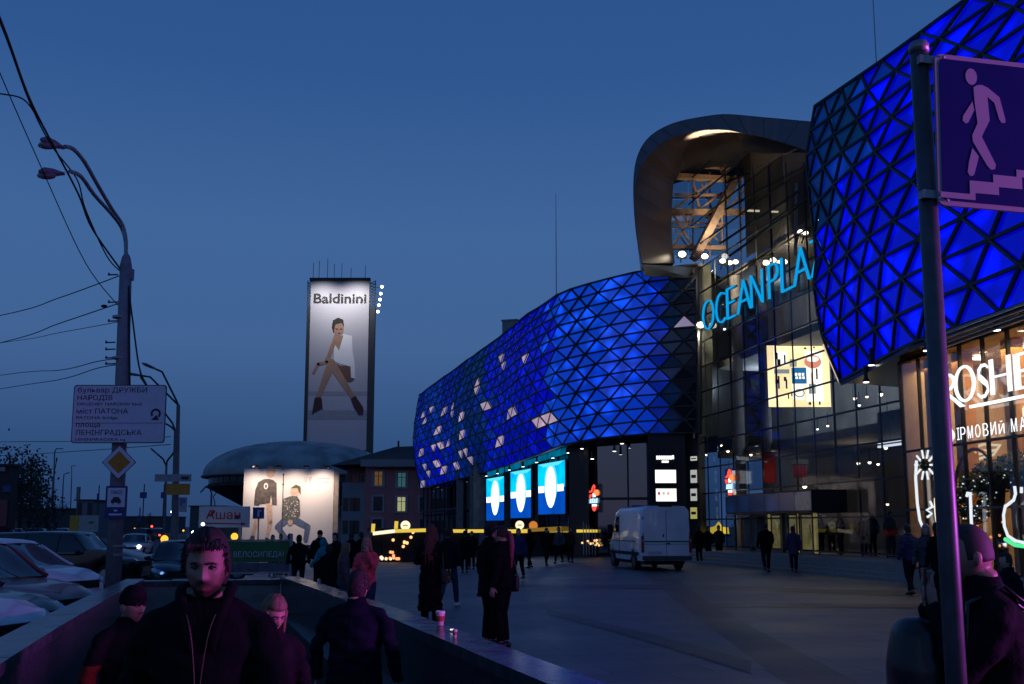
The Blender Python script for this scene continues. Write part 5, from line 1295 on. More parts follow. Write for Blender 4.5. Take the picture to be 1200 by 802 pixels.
for lb, pts, r in (('thick twisted cable falling from the top left corner past the lamp heads', [(-60, -110, 15), (0, 22, 19), (33, 112, 22), (62, 170, 24), (92, 228, 26), (108, 268, 27), (142, 317, pd)], .028),
    ('second thick cable looping below the lamp heads to the post top', [(-60, -100, 15.2), (0, 26, 19.2), (34, 118, 22.2), (60, 170, 24.2), (90, 210, 26), (100, 245, 27), (125, 300, 28), (142, 319, pd)], .02),
    ('thin cable running left of the lamp heads down to the middle of the post', [(-60, -60, 20), (0, 86, 22), (50, 200, 25), (100, 308, 27.5), (138, 358, pd)], .014),
    ('short cable joining the twisted cable from the left edge of the sky', [(-40, 105, 20), (0, 110, 21), (28, 117, 22), (45, 140, 23)], .018),
    ('wire rising gently to the post below its top, highest of the wires on the left', [(-200, 408, 46), (0, 370, 37), (70, 349, 32), (141, 323, pd)], .016),
    ('wire with a black spacer, second from the top on the left of the post', [(-200, 445, 46), (0, 402, 37), (70, 379, 32), (141, 355, pd)], .016),
    ('faint wire, third from the top on the left of the post', [(-200, 425, 60), (0, 402, 44), (70, 390, 35), (141, 377, pd)], .011),
    ('sagging wire reaching the post just above the violet road sign', [(-200, 470, 60), (0, 440, 44), (70, 434, 35), (113, 424, 30), (141, 420, pd)], .014),
    ('lowest sagging wire reaching the post above the violet road sign', [(-200, 490, 60), (0, 456, 44), (70, 445, 35), (113, 432, 30), (141, 427, pd)], .014),
    ('far thin wire crossing the sky behind the violet road sign', [(-200, 519, 110), (0, 518, 100), (100, 517, 90), (200, 512, 72)], .03),
    ('far thin wire low over the traffic, below the other wires', [(-200, 540, 110), (0, 534, 100), (90, 529, 90), (200, 521, 72)], .03)):
    cable(lb, pts, r)
tag_sp = MB(); c_ = at(122, 359, 29.5); tag_sp.ell(c_, (.1, .06, .05), 8, 5); tag(tag_sp.build('cable_spacer', CAB), 'small black spacer clipped on the second wire left of the post', 'spacer')
# road signs on the post
def plate(name, label, px0, py0, px1, py1, d, m, edge=None, cat='road sign', inset=.02, hd=(1, 0, 0)):
    c_ = at((px0+px1)/2, (py0+py1)/2, d); k = d/1190.; W_, H_ = (px1-px0)*k, (py1-py0)*k
    t = wthing(name, label, cat, c_); M = frame(c_, hd)
    def rr(w_, h_, r): return [(sx*(w_/2-r)+r*cos(a), sy*(h_/2-r)+r*sin(a)) for sx, sy, a0 in ((1, 1, 0), (-1, 1, pi/2), (-1, -1, pi), (1, -1, 3*pi/2)) for a in (a0, a0+pi/4, a0+pi/2)]
    mb = MB(); mb.prism(rr(W_, H_, min(W_, H_)*.05), M, -.02, 0); mb.build('border' if edge else 'plate', edge or m, t)
    if edge: mb = MB(); mb.prism(rr(W_-inset*2, H_-inset*2, min(W_, H_)*.05), M, .003, .006); mb.build('plate', m, t)
    for s in (-.25, .25): mb = MB(); mb.box((0, s*H_, -.06), (.45 if W_ > .6 else .15, .05, .06), 0, M); mb.build('bracket', STEEL, t)
    return t, M, W_, H_, k
VIO_LIT = mat('sign_white_violet_lit', (.74, .66, .80), .55, var=.06); INKS = mat('sign_ink_navy', (.012, .012, .03), .5)  # white faces; the violet light on them is put into this colour
t, M, W_, H_, k = plate('direction_sign', 'large pale violet direction sign with Cyrillic street names and a turn-back arrow', 85, 451, 194, 519.5, pd-.32, VIO_LIT, INKS, inset=.025)
for s_, x, y, wd, h_ in (('бульвар ДРУЖБИ', 5, 9, 81, 6), ('НАРОДІВ', 5, 18, 41, 6), ('DRUZHBY NARODIV blvd', 5, 24.3, 75, 3.4), ('міст ПАТОНА', 5, 33.8, 60, 6), ('PATONA bridge', 5, 40.3, 48, 3.4), ('площа', 5, 49.5, 28, 4.4), ('ЛЕНІНГРАДСЬКА', 5, 59, 77, 6.2), ('LENINHRADSKA sq', 5, 65.8, 58, 3.4)):
    text('lettering', s_, M @ Matrix.Translation((-W_/2+x*k, H_/2-y*k, .006)), wd*k, h_*k, INKS, t, ext=.002)
mb = MB(); mb.box((0, H_/2-45*k, .009), (W_*.95, .012, .004), 0, M); mb.build('dividing_line', INKS, t)
mb = MB(); cx, cy = W_/2-11.5*k, H_/2-34*k
for pg in ringp(cx, cy, 6*k, 6*k, 2.4*k, 2.4*k, -50, 215, 18): mb.prism(pg, M, .007, .011)
mb.prism([(cx-5.5*k, cy-7.5*k), (cx+4*k, cy-7.5*k), (cx+1*k, cy-1.5*k)], M, .007, .011); mb.build('turn_arrow', INKS, t)
c_ = at(139.5, 542, pd-.3); k = pd/1190.; t = wthing('priority_sign', 'yellow and white diamond priority road sign below the violet sign', 'road sign', c_); M = frame(c_) @ Matrix.Rotation(pi/4, 4, 'Z'); s_ = 28*k
for nm, f, m, z in (('border', 1.0, INKS, 0), ('white_field', .95, VIO_LIT, .008), ('yellow_field', .66, mat('sign_yellow_paint', (.55, .20, .01), .5), .014)):
    mb = MB(); mb.box((0, 0, z), (s_*f, s_*f, .012), 0, M); mb.build(nm, m, t)
mb = MB(); mb.bar(c_+V((0, .02, .3)), c_+V((0, .02, -.3)), .05); mb.build('bracket', STEEL, t)
NVY = mat('sign_navy', (.01, .02, .16), .45)
t, M, W_, H_, k = plate('taxi_stand_sign', 'blue taxi stand sign with a black car on a white square, lowest on the post', 123.5, 570, 148.5, 607.5, pd-.3, NVY)
mb = MB(); mb.box((0, 5.5*k, .004), (20.5*k, 22*k, .008), 0, M); mb.build('white_field', VIO_LIT, t)
text('lettering', 'ТАКСІ', M @ Matrix.Translation((-6.5*k, 9.5*k, .01)), 13*k, 4*k, INKS, t, ext=.002)
mb = MB(); mb.prism([(x*k, y*k) for x, y in ((-6, -1), (-5.4, 3), (-4.2, 3.6), (-3, 6), (3, 6), (4.2, 3.6), (5.4, 3), (6, -1), (4, -1), (4, -2.6), (2.6, -2.6), (2.6, -.6), (-2.6, -.6), (-2.6, -2.6), (-4, -2.6), (-4, -1))], M, .009, .012); mb.build('car_symbol', INKS, t)
for y in (-9.5, -14): mb = MB(); mb.box((0, y*k, .004), ((4 if y > -10 else 15)*k, 2*k, .006), 0, M); mb.build('white_text_line', VIO_LIT, t)

# twin lamp posts further down the road and their signs
def far_post(px, top, d, label, arms, group='lamp posts down the road', r=.16):
    p = at(px, 617, d); gz_ = g(p.x, p.y); t = wthing('lamp_post', label, 'lamp post', (p.x, p.y, gz_), group); tp_ = at(px+2, top, d)
    mb = MB(); mb.tube([V((p.x, p.y, gz_)), tp_], [r, r*.65], 10); mb.build('pole', mat('far_pole_grey', (.13, .13, .15), .7), t)
    for pts in arms:
        P = [tp_]+[at(x, y, d-.4*i) for i, (x, y) in enumerate(pts)]
        mb = MB(); mb.tube(P, .07 if d < 100 else .1, 6); mb.build('lamp_arm', DARKM, t)
        e_ = P[-1]; dv = (P[-1]-P[-2]).normalized(); mb = MB(); mb.tube([e_-dv*.2, e_+dv*.2, e_+dv*.7, e_+dv*.95], [.07, .16, .18, .05], 8, flat=.6); mb.build('lamp_head', LAMPM, t)
    return t
far_post(203.5, 505, 72, 'thinner lamp post left of its twin, with a long double curved arm', [[(202, 496), (190, 480), (172, 452)], [(200, 500), (186, 492)]])
far_post(207, 475, 70, 'taller lamp post with two lamp arms, right of its twin', [[(206, 468), (196, 448), (190, 436), (181, 432)], [(206, 472), (192, 458), (176, 442), (163, 440)]], r=.2)
t, M, W_, H_, k = plate('lane_sign', 'white lane sign with a small arrow above the orange sign on the twin posts', 181.5, 556, 224, 564.5, 69.5, mat('sign_white_far', (.33, .33, .36), .5)); mb = MB(); mb.box((W_*.33, 0, .01), (.5, .2, .02), 0, M); mb.build('arrow', INKS, t)
plate('detour_sign', 'orange sign mounted on the twin lamp posts', 195, 567, 222.5, 580, 69.5, mat('sign_orange', (.55, .22, .02), .5, var=.2))
t, M, W_, H_, k = plate('parking_sign', 'small pale sign with a blue P below the orange sign', 209, 583, 219, 600, 69.4, mat('sign_white_far', (.33, .33, .36), .5)); text('lettering', 'P', M @ Matrix.Translation((-.14, -.1, .01)), .3, .5, mat('sign_blue_letter', (.02, .05, .35), .5), t)
for i, (px, top, d, arms) in enumerate(((20, 556, 130, [[(28, 548), (46, 541), (50, 541)]]), (-6, 530, 120, [[(0, 525), (4, 525)]]), (62, 530, 190, [[(66, 526), (70, 526)]]), (60, 560, 210, [[(65, 547), (66, 541)]]), (72, 568, 200, [[(75, 556), (78, 555)]]), (82, 560, 260, [[(84, 546), (86, 546)]]), (24, 535, 230, [[(25, 530), (27, 530)]]), (193, 546, 110, [[(191, 538), (184, 532)], [(196, 540), (201, 534)]]), (246, 578, 130, [[(244, 568), (240, 572)]]), (250, 590, 200, [[(250, 582), (255, 576)]]))):
    lb = ('far street lamp with a long slanted arm over the dark trees', 'far street lamp at the left edge, highest of the far row', 'far street lamp head below the wires left of the violet sign', 'far slim street lamp just right of the bare tree top', 'far street lamp left of the yellow diamond', 'far street lamp close under the violet sign', 'far street lamp over the left edge roof', 'far double headed street lamp left of the twin posts', 'far street lamp left of the dome eaves', 'far small street lamp under the dome eaves')[i]
    far_post(px, top, d, lb, arms, 'far street lamps', r=.18)
# far signs hanging over the road
for px, py, w_, lb in ((115, 582, 3, 'far blue sign left of the taxi sign'), (168, 580.5, 8, 'far pair of blue signs over the road'), (191.5, 580.5, 6, 'far blue square sign left of the twin posts'), (163, 608, 5, 'far dark blue sign low over the traffic')):
    t, M, W_, H_, k = plate('overhead_sign', lb, px-w_/2, py-3.5, px+w_/2, py+3.5, 140, mat('sign_blue', (.01, .035, .22), .4)); p = M @ V((0, 0, -.1)); mb = MB(); mb.tube([p+V((0, .1, 1.5)), V((p.x, p.y+.1, g(p.x, p.y)))], .08, 6); mb.build('post', DARKM, t)
# pedestrian underpass sign on its pole, right foreground
sd_ = 3.62
sb = at(1121, 806, sd_); st = at(1076.5, 54, sd_)
gb = at(1125, 850, sd_)
PS = wthing('sign_pole', 'slim grey steel pole carrying the blue underpass sign on the right', 'pole', V((gb.x, gb.y, 0)))
dn = (sb-st); foot = st+dn*((0-st.z)/dn.z)
mb = MB(); mb.tube([foot, st.lerp(foot, .5), st], [.036, .035, .033], 20); mb.build('pole', mat('grey_pole_paint', (.085, .085, .095), .42, .2, var=.3, scale=14), PS, smooth=True)
mb = MB(); mb.lathe([(.0355, -.03), (.0365, 0), (.03, .012), (.01, .015)], st, 16); mb.build('pole_cap', STEEL, PS, smooth=True)
cs = at(1163, 157, sd_-.02); k = sd_/1190.
hdv = (1, .16, 0)
US = wthing('underpass_sign', 'blue square sign with a white figure walking down stairs, on the slim pole', 'road sign', cs); M = frame(cs, hdv) @ Matrix.Rotation(radians(-2), 4, 'Z')
UB = mat('sign_underpass_blue', (.005, .017, .12), .6, var=.1, spec=.08); UW = mat('sign_reflective_white', (.36, .34, .38), .5, var=.05)
Wd = 146*k; H2 = 190*k
def rr(w_, h_, r): return [(sx*(w_/2-r)+r*cos(a), sy*(h_/2-r)+r*sin(a)) for sx, sy, a0 in ((1, 1, 0), (-1, 1, pi/2), (-1, -1, pi), (1, -1, 3*pi/2)) for a in (a0, a0+pi/6, a0+pi/3, a0+pi/2)]
mb = MB(); mb.prism(rr(Wd, H2, .025), M, -.012, 0); mb.build('border', UW, US)
mb = MB(); mb.prism(rr(Wd-10*k, H2-12*k, .02), M, .001, .0025); mb.build('blue_field', UB, US)
def up(pts, name): mb = MB(); mb.prism([((x-1163)*k, (157-y)*k) for x, y in pts], M, .003, .0045); return mb.build(name, UW, US)
up(oval(1136.5, 87.5, 7.6, 10.5, 20), 'figure_head')
up([(1139, 101), (1143, 98), (1150, 96.5), (1158, 99.5), (1173, 110), (1180, 138), (1179.5, 142), (1175, 142.5), (1172, 139), (1166, 118), (1157, 111), (1159, 141), (1150, 158), (1148, 163), (1165, 196), (1164, 202), (1158, 203), (1154, 199), (1136, 170), (1135.5, 162), (1143, 146), (1140, 120)], 'figure_body')
up([(1137, 119), (1139, 130), (1131, 146), (1127.5, 148), (1123.5, 145), (1124, 139)], 'figure_arm')
up([(1135, 178), (1143, 188), (1141, 196), (1136, 212), (1131, 213.5), (1128, 209), (1130, 196)], 'figure_leg')
up([(1092, 236), (1130, 236), (1130, 219), (1161, 219), (1161, 209), (1192, 209), (1192, 200), (1224, 200), (1224, 190), (1231, 190), (1231, 209), (1199, 209), (1199, 224), (1168, 224), (1168, 234), (1137, 234), (1137, 243), (1092, 243)], 'stair_symbol')
for y in (68, 238):
    p = at(1083, y, sd_); mb = MB(); mb.box((-Wd/2+.0, (157-y)*k, -.03), (.10, .03, .035), 0, M); mb.build('clamp', STEEL, US)
for x in (1094, 1228):
    for y in (66, 246): mb = MB(); mb.lathe([(.006, 0), (.006, .004), (.003, .006)], (0, 0, 0), 8, M=M @ Matrix.Translation(((x-1163)*k+.02*(1 if x < 1163 else -1), (157-y)*k, .003))); mb.build('rivet', STEEL, US)

# ------------------------------------------------------------------ trees and low buildings far left
BARK = mat('tree_bark', (.035, .03, .028), .9)
def bare_tree(px, d, h, label, seed, spread=1.0, dense=False, group='bare trees far left'):
    rnd = random.Random(seed); p = at(px, 617, d); z0 = g(p.x, p.y); t = wthing('bare_tree', label, 'tree', (p.x, p.y, z0), group)
    tr = MB(); br = MB(); base = V((p.x, p.y, z0))
    def grow(mb, a, dr, L, r, lv):
        b = a+dr*L; m_ = (a+b)/2+V((rnd.uniform(-1, 1), rnd.uniform(-1, 1), 0))*L*.06
        mb.tube([a, m_, b], [r, r*.85, r*.62], 6 if lv < 2 else 4)
        if lv >= (5 if dense else 4): return
        for i in range(3 if lv < 4 else 2):
            u = V((rnd.uniform(-1, 1), rnd.uniform(-1, 1), rnd.uniform(-.1, .9))); d2 = (dr*1.1+u*.8*spread).normalized()
            grow(br, a.lerp(b, rnd.uniform(.55, 1)), d2, L*rnd.uniform(.55, .8), r*.55, lv+1)
    grow(tr, base, V((0, 0, 1)), h*.33, h*.022, 0)
    tr.build('trunk', BARK, t); br.build('crown', BARK, t)
bare_tree(55, 120, 8.6, 'bare tree with a spreading crown, tallest left of the violet sign', 3, 1.0, True)
bare_tree(66, 128, 6.2, 'smaller bare tree right of the tallest bare tree', 5)
bare_tree(44, 126, 6.0, 'smaller bare tree left of the tallest bare tree', 8)
def leafy(px, d, h, r, label, seed):
    rnd = random.Random(seed); p = at(px, 617, d); z0 = g(p.x, p.y); t = wthing('dark_tree', label, 'tree', (p.x, p.y, z0), 'dark trees far left')
    mb = MB(); mb.tube([V((p.x, p.y, z0)), V((p.x+.1, p.y, z0+h*.5)), V((p.x, p.y, z0+h*.8))], [.25, .18, .08], 7)
    for i in range(4): a = rnd.uniform(0, 6.3); mb.tube([V((p.x, p.y, z0+h*.4)), V((p.x+cos(a)*r*.7, p.y+sin(a)*r*.7, z0+h*(.6+.1*i/4)))], [.1, .04], 5)
    mb.build('trunk', BARK, t); mb = MB()
    cl = [V((p.x+rnd.gauss(0, .45)*r, p.y+rnd.gauss(0, .45)*r, z0+h*.62+rnd.gauss(0, .2)*h)) for _ in range(10)]
    for i in range(850):
        c_ = rnd.choice(cl)+V((rnd.gauss(0, 1), rnd.gauss(0, 1), rnd.gauss(0, 1)))*r*.24; u = V((rnd.gauss(0, 1), rnd.gauss(0, 1), rnd.gauss(0, 1))).normalized()*.22; v = u.orthogonal().normalized()*.12
        mb.add([c_-u, c_+v, c_+u, c_-v], [(0, 1, 2, 3)])
    mb.build('crown', mat('dark_foliage', (.04, .05, .035), .8, var=.5, scale=3), t)
leafy(22, 110, 8.2, 3.2, 'dark dense tree left of the bare tree', 11); leafy(6, 105, 8.5, 3.0, 'dark dense tree at the left edge of the street', 12); leafy(33, 118, 6.5, 2.4, 'low dark dense tree beside the bare tree', 13)
def block(name, label, cat, x0, y0, x1, y1, d, m, dep=6, extra=None):
    a, b = at(x0, 617, d), at(x1, 617, d); z1 = at((x0+x1)/2, y0, d).z; zg = g(a.x, a.y); t = wthing(name, label, cat, ((a.x+b.x)/2, d, zg))
    mb = MB(); mb.box(((a.x+b.x)/2, d+dep/2, (z1+zg)/2), (b.x-a.x, dep, z1-zg)); mb.build('wall', m, t); mb = MB(); mb.box(((a.x+b.x)/2, d+dep/2, z1+.1), (b.x-a.x+.5, dep+.5, .2)); mb.build('roof', DARKM, t)
    return t, a, b, z1, zg
t, a, b, z1, zg = block('corner_shop', 'dark low shop with a pale sign and red panel at the left edge', 'building', -60, 546, 9, 560, 100, mat('dark_brick_shop', (.05, .035, .035), .8), 1.5)
for x0, y0, x1, y1, m in ((-30, 547.5, 6, 552.5, mat('pale_sign_face', (.3, .28, .34), .5)), (-40, 586, 9, 617, mat('red_shop_panel', (.24, .05, .06), .6)), (3, 569, 12, 577, mat('sign_blue', (.01, .035, .22), .4))):
    p0, p1 = at(x0, y1, 99.8), at(x1, y0, 99.8); mb = MB(); mb.box(((p0.x+p1.x)/2, 99.85, (p0.z+p1.z)/2), (p1.x-p0.x, .1, p1.z-p0.z)); mb.build('sign_panel', m, t)
t, a, b, z1, zg = block('grey_pavilion', 'pale grey pavilion with dark side walls left of the taxi sign', 'building', 88, 587, 107.5, 600, 150, mat('pale_pavilion', (.20, .20, .23), .7), 6)
for i in range(2): mb = MB(); mb.box((a.x+.5+i*1.5, 149.9, z1-1.6), (.6, .1, 2.6)); mb.build('dark_panel', DARKM, t)
mb = MB(); mb.tube([V((a.x+.2, 150, z1)), V((a.x+.2, 150, z1+2))], .3, 8); mb.build('chimney', CONC, t)
q = at(98, 614, 90); k = 90/1190.; t = wthing('street_hoarding', 'small street hoarding, yellow on its left and pale on its right', 'billboard', (q.x, q.y, g(q.x, q.y))); M = frame(q)
for x0, x1, m in ((-16, -5, mat('hoarding_yellow', (.52, .30, .03), .6, var=.2)), (-5, 17, mat('hoarding_pale', (.38, .38, .36), .6, var=.2))):
    mb = MB(); mb.box(((x0+x1)/2*k, 0, 0), ((x1-x0)*k, 19*k, .1), 0, M); mb.build('panel', m, t)
mb = MB(); mb.ell((0, 0, 0), (3.5*k, 1.5*k, .02), 10, 4, M=M @ Matrix.Translation((9*k, 1.5*k, .06))); mb.build('printed_mark', mat('print_green', (.08, .16, .05), .6), t)
for x in (-12, 12): mb = MB(); mb.box((x*k, -18*k, -.05), (.15, 20*k, .12), 0, M); mb.build('leg', DARKM, t)
for i, (px, d, h_) in enumerate(((112, 165, 6.5), (176, 175, 6.0), (236, 150, 5.0), (84, 160, 5.5))):
    bare_tree(px, d, h_, ('small bare tree between the hoarding and the taxi sign', 'small bare tree between the lamp post and the twin posts', 'small bare tree left of the board with red lettering', 'small bare tree behind the grey pavilion')[i], 30+i, 1.1)
# long low street front closing the view down the road
block('street_block', 'long dark low street front far down the road', 'building', 105, 606, 195, 612, 240, mat('far_block_dark', (.05, .05, .06), .8), 14)
block('street_block', 'dark low building behind the bare trees', 'building', 8, 597, 86, 605, 190, mat('far_block_dark', (.05, .05, .06), .8), 12)
block('street_block', 'dark low building below the dome eaves', 'building', 222, 594, 262, 600, 175, mat('far_block_grey', (.09, .10, .10), .8), 12)

# ------------------------------------------------------------------ people
def fuse(mb, vox, smooth=2, name='m', fac=.5):
    """one continuous surface out of overlapping limbs"""
    me = mb.mesh('tmp'); o = bpy.data.objects.new('tmp', me)
    r = o.modifiers.new('r', 'REMESH'); r.mode = 'VOXEL'; r.voxel_size = vox
    if smooth: s = o.modifiers.new('s', 'SMOOTH'); s.iterations = smooth; s.factor = fac
    m2 = evaluate(o); bpy.data.meshes.remove(me)
    m2.name = name; m2.polygons.foreach_set('use_smooth', [True]*len(m2.polygons)); return m2
def mobj(name, me, mats, parent):
    me.materials.clear()
    for m in (mats if isinstance(mats, (list, tuple)) else [mats]): me.materials.append(m)
    o = bpy.data.objects.new(name, me); COL.objects.link(o); o.parent = parent; return o
def cloth(name, col, rough=.85): return mat('cloth_'+name, col, rough, var=.35, scale=9, bump=.5, bscale=45, spec=.06)
SKIN = mat('skin', (.42, .25, .19), .55, var=.12, scale=30)
BLK = cloth('black', (.008, .008, .009)); BLK2 = cloth('soot', (.010, .0095, .011)); NAVY = cloth('navy', (.007, .009, .018)); DENIM = cloth('denim', (.03, .045, .09))
GREY = cloth('grey', (.07, .07, .08)); PURP = cloth('plum', (.07, .045, .09)); PINKJ = cloth('coral_pink', (.80, .09, .13)); TEAL = cloth('teal', (.02, .22, .28)); BLUEJ = cloth('blue', (.02, .03, .10)); PALEC = cloth('pale_blue', (.30, .32, .42)); BROWN = cloth('brown', (.05, .03, .022)); RUST = cloth('rust_red', (.13, .02, .012))
LAV = cloth('lavender', (.30, .22, .30)); WHITEC = cloth('off_white', (.5, .48, .48))
H_DARK = mat('hair_dark_brown', (.018, .012, .009), .75, var=.4, scale=30); H_RED = mat('hair_red', (.16, .022, .02), .65, var=.4, scale=30); H_BLOND = mat('hair_blond', (.30, .18, .09), .65, var=.4, scale=30); H_BROWN = mat('hair_light_brown', (.16, .09, .055), .65, var=.4, scale=30); H_PINK = mat('hair_pink_red', (.32, .04, .08), .45, var=.3, scale=30)
LEATH = mat('black_leather', (.014, .013, .013), .35, var=.3); SHOEM = mat('dark_shoe', (.015, .014, .014), .5, var=.3)
def sstep(a, b, x): t = max(0, min(1, (x-a)/(b-a))); return t*t*(3-2*t)
def ga(x, s): return exp(-(x/s)**2)
def head_pts(nu, nv, face):
    """face looks along +Y; centre of the skull at the origin; a 23 cm head"""
    vs = []
    for j in range(nv+1):
        ph = pi*(j+.02)/(nv+.04); z0 = -cos(ph); s0 = sin(ph)**(.78 if cos(ph) < 0 else .92)
        for i in range(nu):
            th = 2*pi*i/nu; x0 = sin(th)*s0; y0 = cos(th)*s0
            x = .077*x0; y = .097*y0; z = .122*z0
            fr = sstep(.15, .75, y0)
            low = max(0, -z/.122)
            x *= 1-.30*low**1.4; y *= 1-.16*low**1.5 if y0 < 0 else 1-.05*low
            if y0 > 0: y = y*(1-.05*fr)
            if y0 < 0 and z < -.02: y *= 1-.25*sstep(-.02, -.11, z)
            if z < -.05: y += .012*sstep(-.05, -.115, z)*fr
            if face:
                y += fr*(-.013*ga(abs(x)-.031, .017)*ga(z-.008, .013))
                y += fr*.006*ga(z-.027, .010)*ga(abs(x)-.028, .03)
                y += fr*.005*ga(abs(x)-.05, .016)*ga(z+.018, .02)
                nz = sstep(.02, -.036, z)*(1-sstep(-.040, -.052, z))
                y += fr*.024*nz*ga(x, .0085+.006*sstep(0, -.04, z))
                y += fr*.006*ga(abs(x)-.013, .007)*ga(z+.040, .008)
                y += fr*.0065*ga(x, .024)*(ga(z+.067, .0055)+1.05*ga(z+.079, .0065)) - fr*.004*ga(x, .024)*ga(z+.0728, .0025)
                y -= fr*.004*ga(x, .02)*ga(z+.091, .006)
                y += fr*.010*ga(x, .022)*ga(z+.108, .014)
                x += (.004 if x > 0 else -.004)*ga(z+.085, .03)*sstep(.03, .05, abs(x))
            vs.append((x, y, z))
    fs = [(j*nu+i, j*nu+(i+1) % nu, (j+1)*nu+(i+1) % nu, (j+1)*nu+i) for j in range(nv) for i in range(nu)]
    fs += [tuple(range(nu))[::-1], tuple(nv*nu+i for i in range(nu))]
    return vs, fs
def hand(mb, wrist, dr, pal, s, curl=.5, M=None):
    """palm, four fingers of unequal length and a thumb off the palm's side; dr: hand direction, pal: where the palm faces"""
    d = V(dr).normalized(); p = V(pal); p = (p-d*p.dot(d)).normalized(); sd = d.cross(p)*s; w_ = V(wrist)
    mb.tube([w_-d*.02, w_+d*.02, w_+d*.06, w_+d*.088], [.020, .030, .037, .030], 10, flat=.42, up=p)
    for i, (o, L) in enumerate(((-.028, .066), (-.0095, .077), (.0095, .073), (.027, .056))):
        b = w_+d*.082+sd*o; a1 = curl*.8; a2 = curl*1.7
        k1 = b+(d*cos(a1*.6)+p*sin(a1*.6))*L*.45; k2 = k1+(d*cos(a1*1.3)+p*sin(a1*1.3))*L*.32; k3 = k2+(d*cos(a2)+p*sin(a2))*L*.25
        mb.tube([b-d*.012, b, k1, k2, k3], [.0085, .0088, .0078, .0070, .005], 7)
    b = w_+d*.028-sd*.028; t1 = b+(d*.6-sd*.75+p*.25).normalized()*.034; t2 = t1+(d*.85-sd*.3+p*.4).normalized()*.028
    mb.tube([b+sd*.01, b, t1, t2], [.012, .012, .0095, .006], 7)
def person(loc, rz, label, H=1.72, top=BLK, legs=BLK2, hair='short', hm=H_DARK, skin=SKIN, cut='hip', arms=('down', 'down'), stride=0., width=1., vox=.022, face=False, group=None, bag=None, collar=True, lean=0., hvox=None, nod=0., turn=0., hood=None, shoes=SHOEM, sit=False, sleeve=None, cat='person'):
    t = thing('person', label, cat, loc, radians(rz), group)
    s = H/1.75; W = width
    L = lambda x, y, z: V((x*s, (y+lean*max(0, z-.9)*.55)*s, z*s))
    hip, kn, an = .92, .49, .08
    sl = stride/2
    fL, fR = (.095*W, sl, 0), (-.095*W, -sl, 0)
    def leg(f, sgn):
        if sit: return [L(sgn*.09, 0, .52), L(sgn*.12, .42, .50), L(sgn*.12, .45, an)]
        ky = f[1]*.45+.05+.03*abs(stride); return [L(sgn*.088*W, 0, hip), L(f[0]*1.02, ky, kn), L(f[0], f[1], an+(.06 if f[1] < -.05 else 0))]
    lg = [leg(fR, -1), leg(fL, 1)]
    dz = -.42 if sit else 0
    if sit:
        L0 = L; L = lambda x, y, z: L0(x, y, z+(dz if z > .8 else 0))
    # arms: x right is +? (figure faces +Y, so its own right hand is at +X)
    sh = [L(.182*W, 0, 1.375), L(-.182*W, 0, 1.375)]
    hands = []
    AR = []
    for i, sg in enumerate((1, -1)):
        a = arms[i]
        if a == 'down': e_, h_, d_, p_ = (.255*W, -.02, 1.12), (.27*W, .05, .87), (0, .15, -1), (-sg, 0, 0)
        elif a == 'swing': e_, h_, d_, p_ = (.25*W, -.10, 1.13), (.26*W, .0, .89), (0, .4, -1), (-sg, 0, 0)
        elif a == 'fwd': e_, h_, d_, p_ = (.25*W, .08, 1.13), (.24*W, .26, .95), (0, .7, -.7), (-sg, 0, 0)
        elif a == 'pocket': e_, h_, d_, p_ = (.285*W, -.05, 1.13), (.21*W, .10, .93), (-.3*sg, .5, -1), (-sg, 0, 0)
        elif a == 'phone': e_, h_, d_, p_ = (.24*W, .20, 1.18), (.07, .34, 1.36), (-.35*sg, .25, 1), (-sg*.5, -.8, 0)
        elif a == 'face': e_, h_, d_, p_ = (.22*W, .19, 1.17), (.06, .16, 1.47), (-.3*sg, .05, 1), (-sg*.3, -1, 0)
        elif a == 'hold': e_, h_, d_, p_ = (.25*W, .02, 1.13), (.16, .27, 1.12), (-.6*sg, .9, .15), (-sg, 0, .3)
        else: e_, h_, d_, p_ = a
        k = sg
        e2 = L(e_[0]*k if not isinstance(a, tuple) else e_[0], e_[1], e_[2]); h2 = L(h_[0]*k if not isinstance(a, tuple) else h_[0], h_[1], h_[2])
        AR.append((sh[i], e2, h2)); hands.append((h2, d_, p_, sg))
    # head on its neck
    hc = L(0, .04, 1.608); nk = L(0, -.005, 1.47)
    HM = Matrix.Translation(hc) @ Matrix.Rotation(radians(turn), 4, 'Z') @ Matrix.Rotation(radians(-nod), 4, 'X') @ Matrix.Scale(s*1.0, 4)
    mb = MB()
    mb.stack([(0, L(0, 0, z).y, L(0, 0, z).z, rx*s*W, ry*s*W) for z, rx, ry in ((.88, .15, .10), (1.0, .145, .095), (1.15, .135, .09), (1.3, .140, .09), (1.39, .125, .075), (1.46, .065, .06))], 12)
    mb.tube([nk-V((0, .01, .06*s)), nk+V((0, .0, .05*s)), hc+V((0, -.01*s, -.05*s))], [.066*s, .056*s, .055*s], 12)
    for a, e_, h_ in AR: mb.tube([a, a.lerp(e_, .4), e_, e_.lerp(h_, .4), h_], [.042*s, .043*s, .037*s, .038*s, .026*s], 9)
    for q in lg: mb.tube([q[0], q[0].lerp(q[1], .3), q[1], q[1].lerp(q[2], .35), q[2]], [.085*s, .082*s, .055*s, .056*s, .036*s], 9)
    for q, f in zip(lg, (fR, fL)): mb.tube([q[2]+V((0, -.05*s, -.045*s)), q[2]+V((0, .03*s, -.04*s)), q[2]+V((0, .17*s, -.055*s))], [.032*s, .036*s, .022*s], 8)
    hv, hf = head_pts(48 if face else 20, 40 if face else 14, face)
    mb.add(hv, hf, 0, HM)
    for sg in (-1, 1):  # ears
        mb.ell((0, 0, 0), (.010, .022, .032), 8, 6, M=HM @ Matrix.Translation((sg*.075, -.008, -.008)))
    me = fuse(mb, hvox or vox, 1 if face else 2, 'body', .35 if face else .5)
    body = mobj('body', me, skin, t)
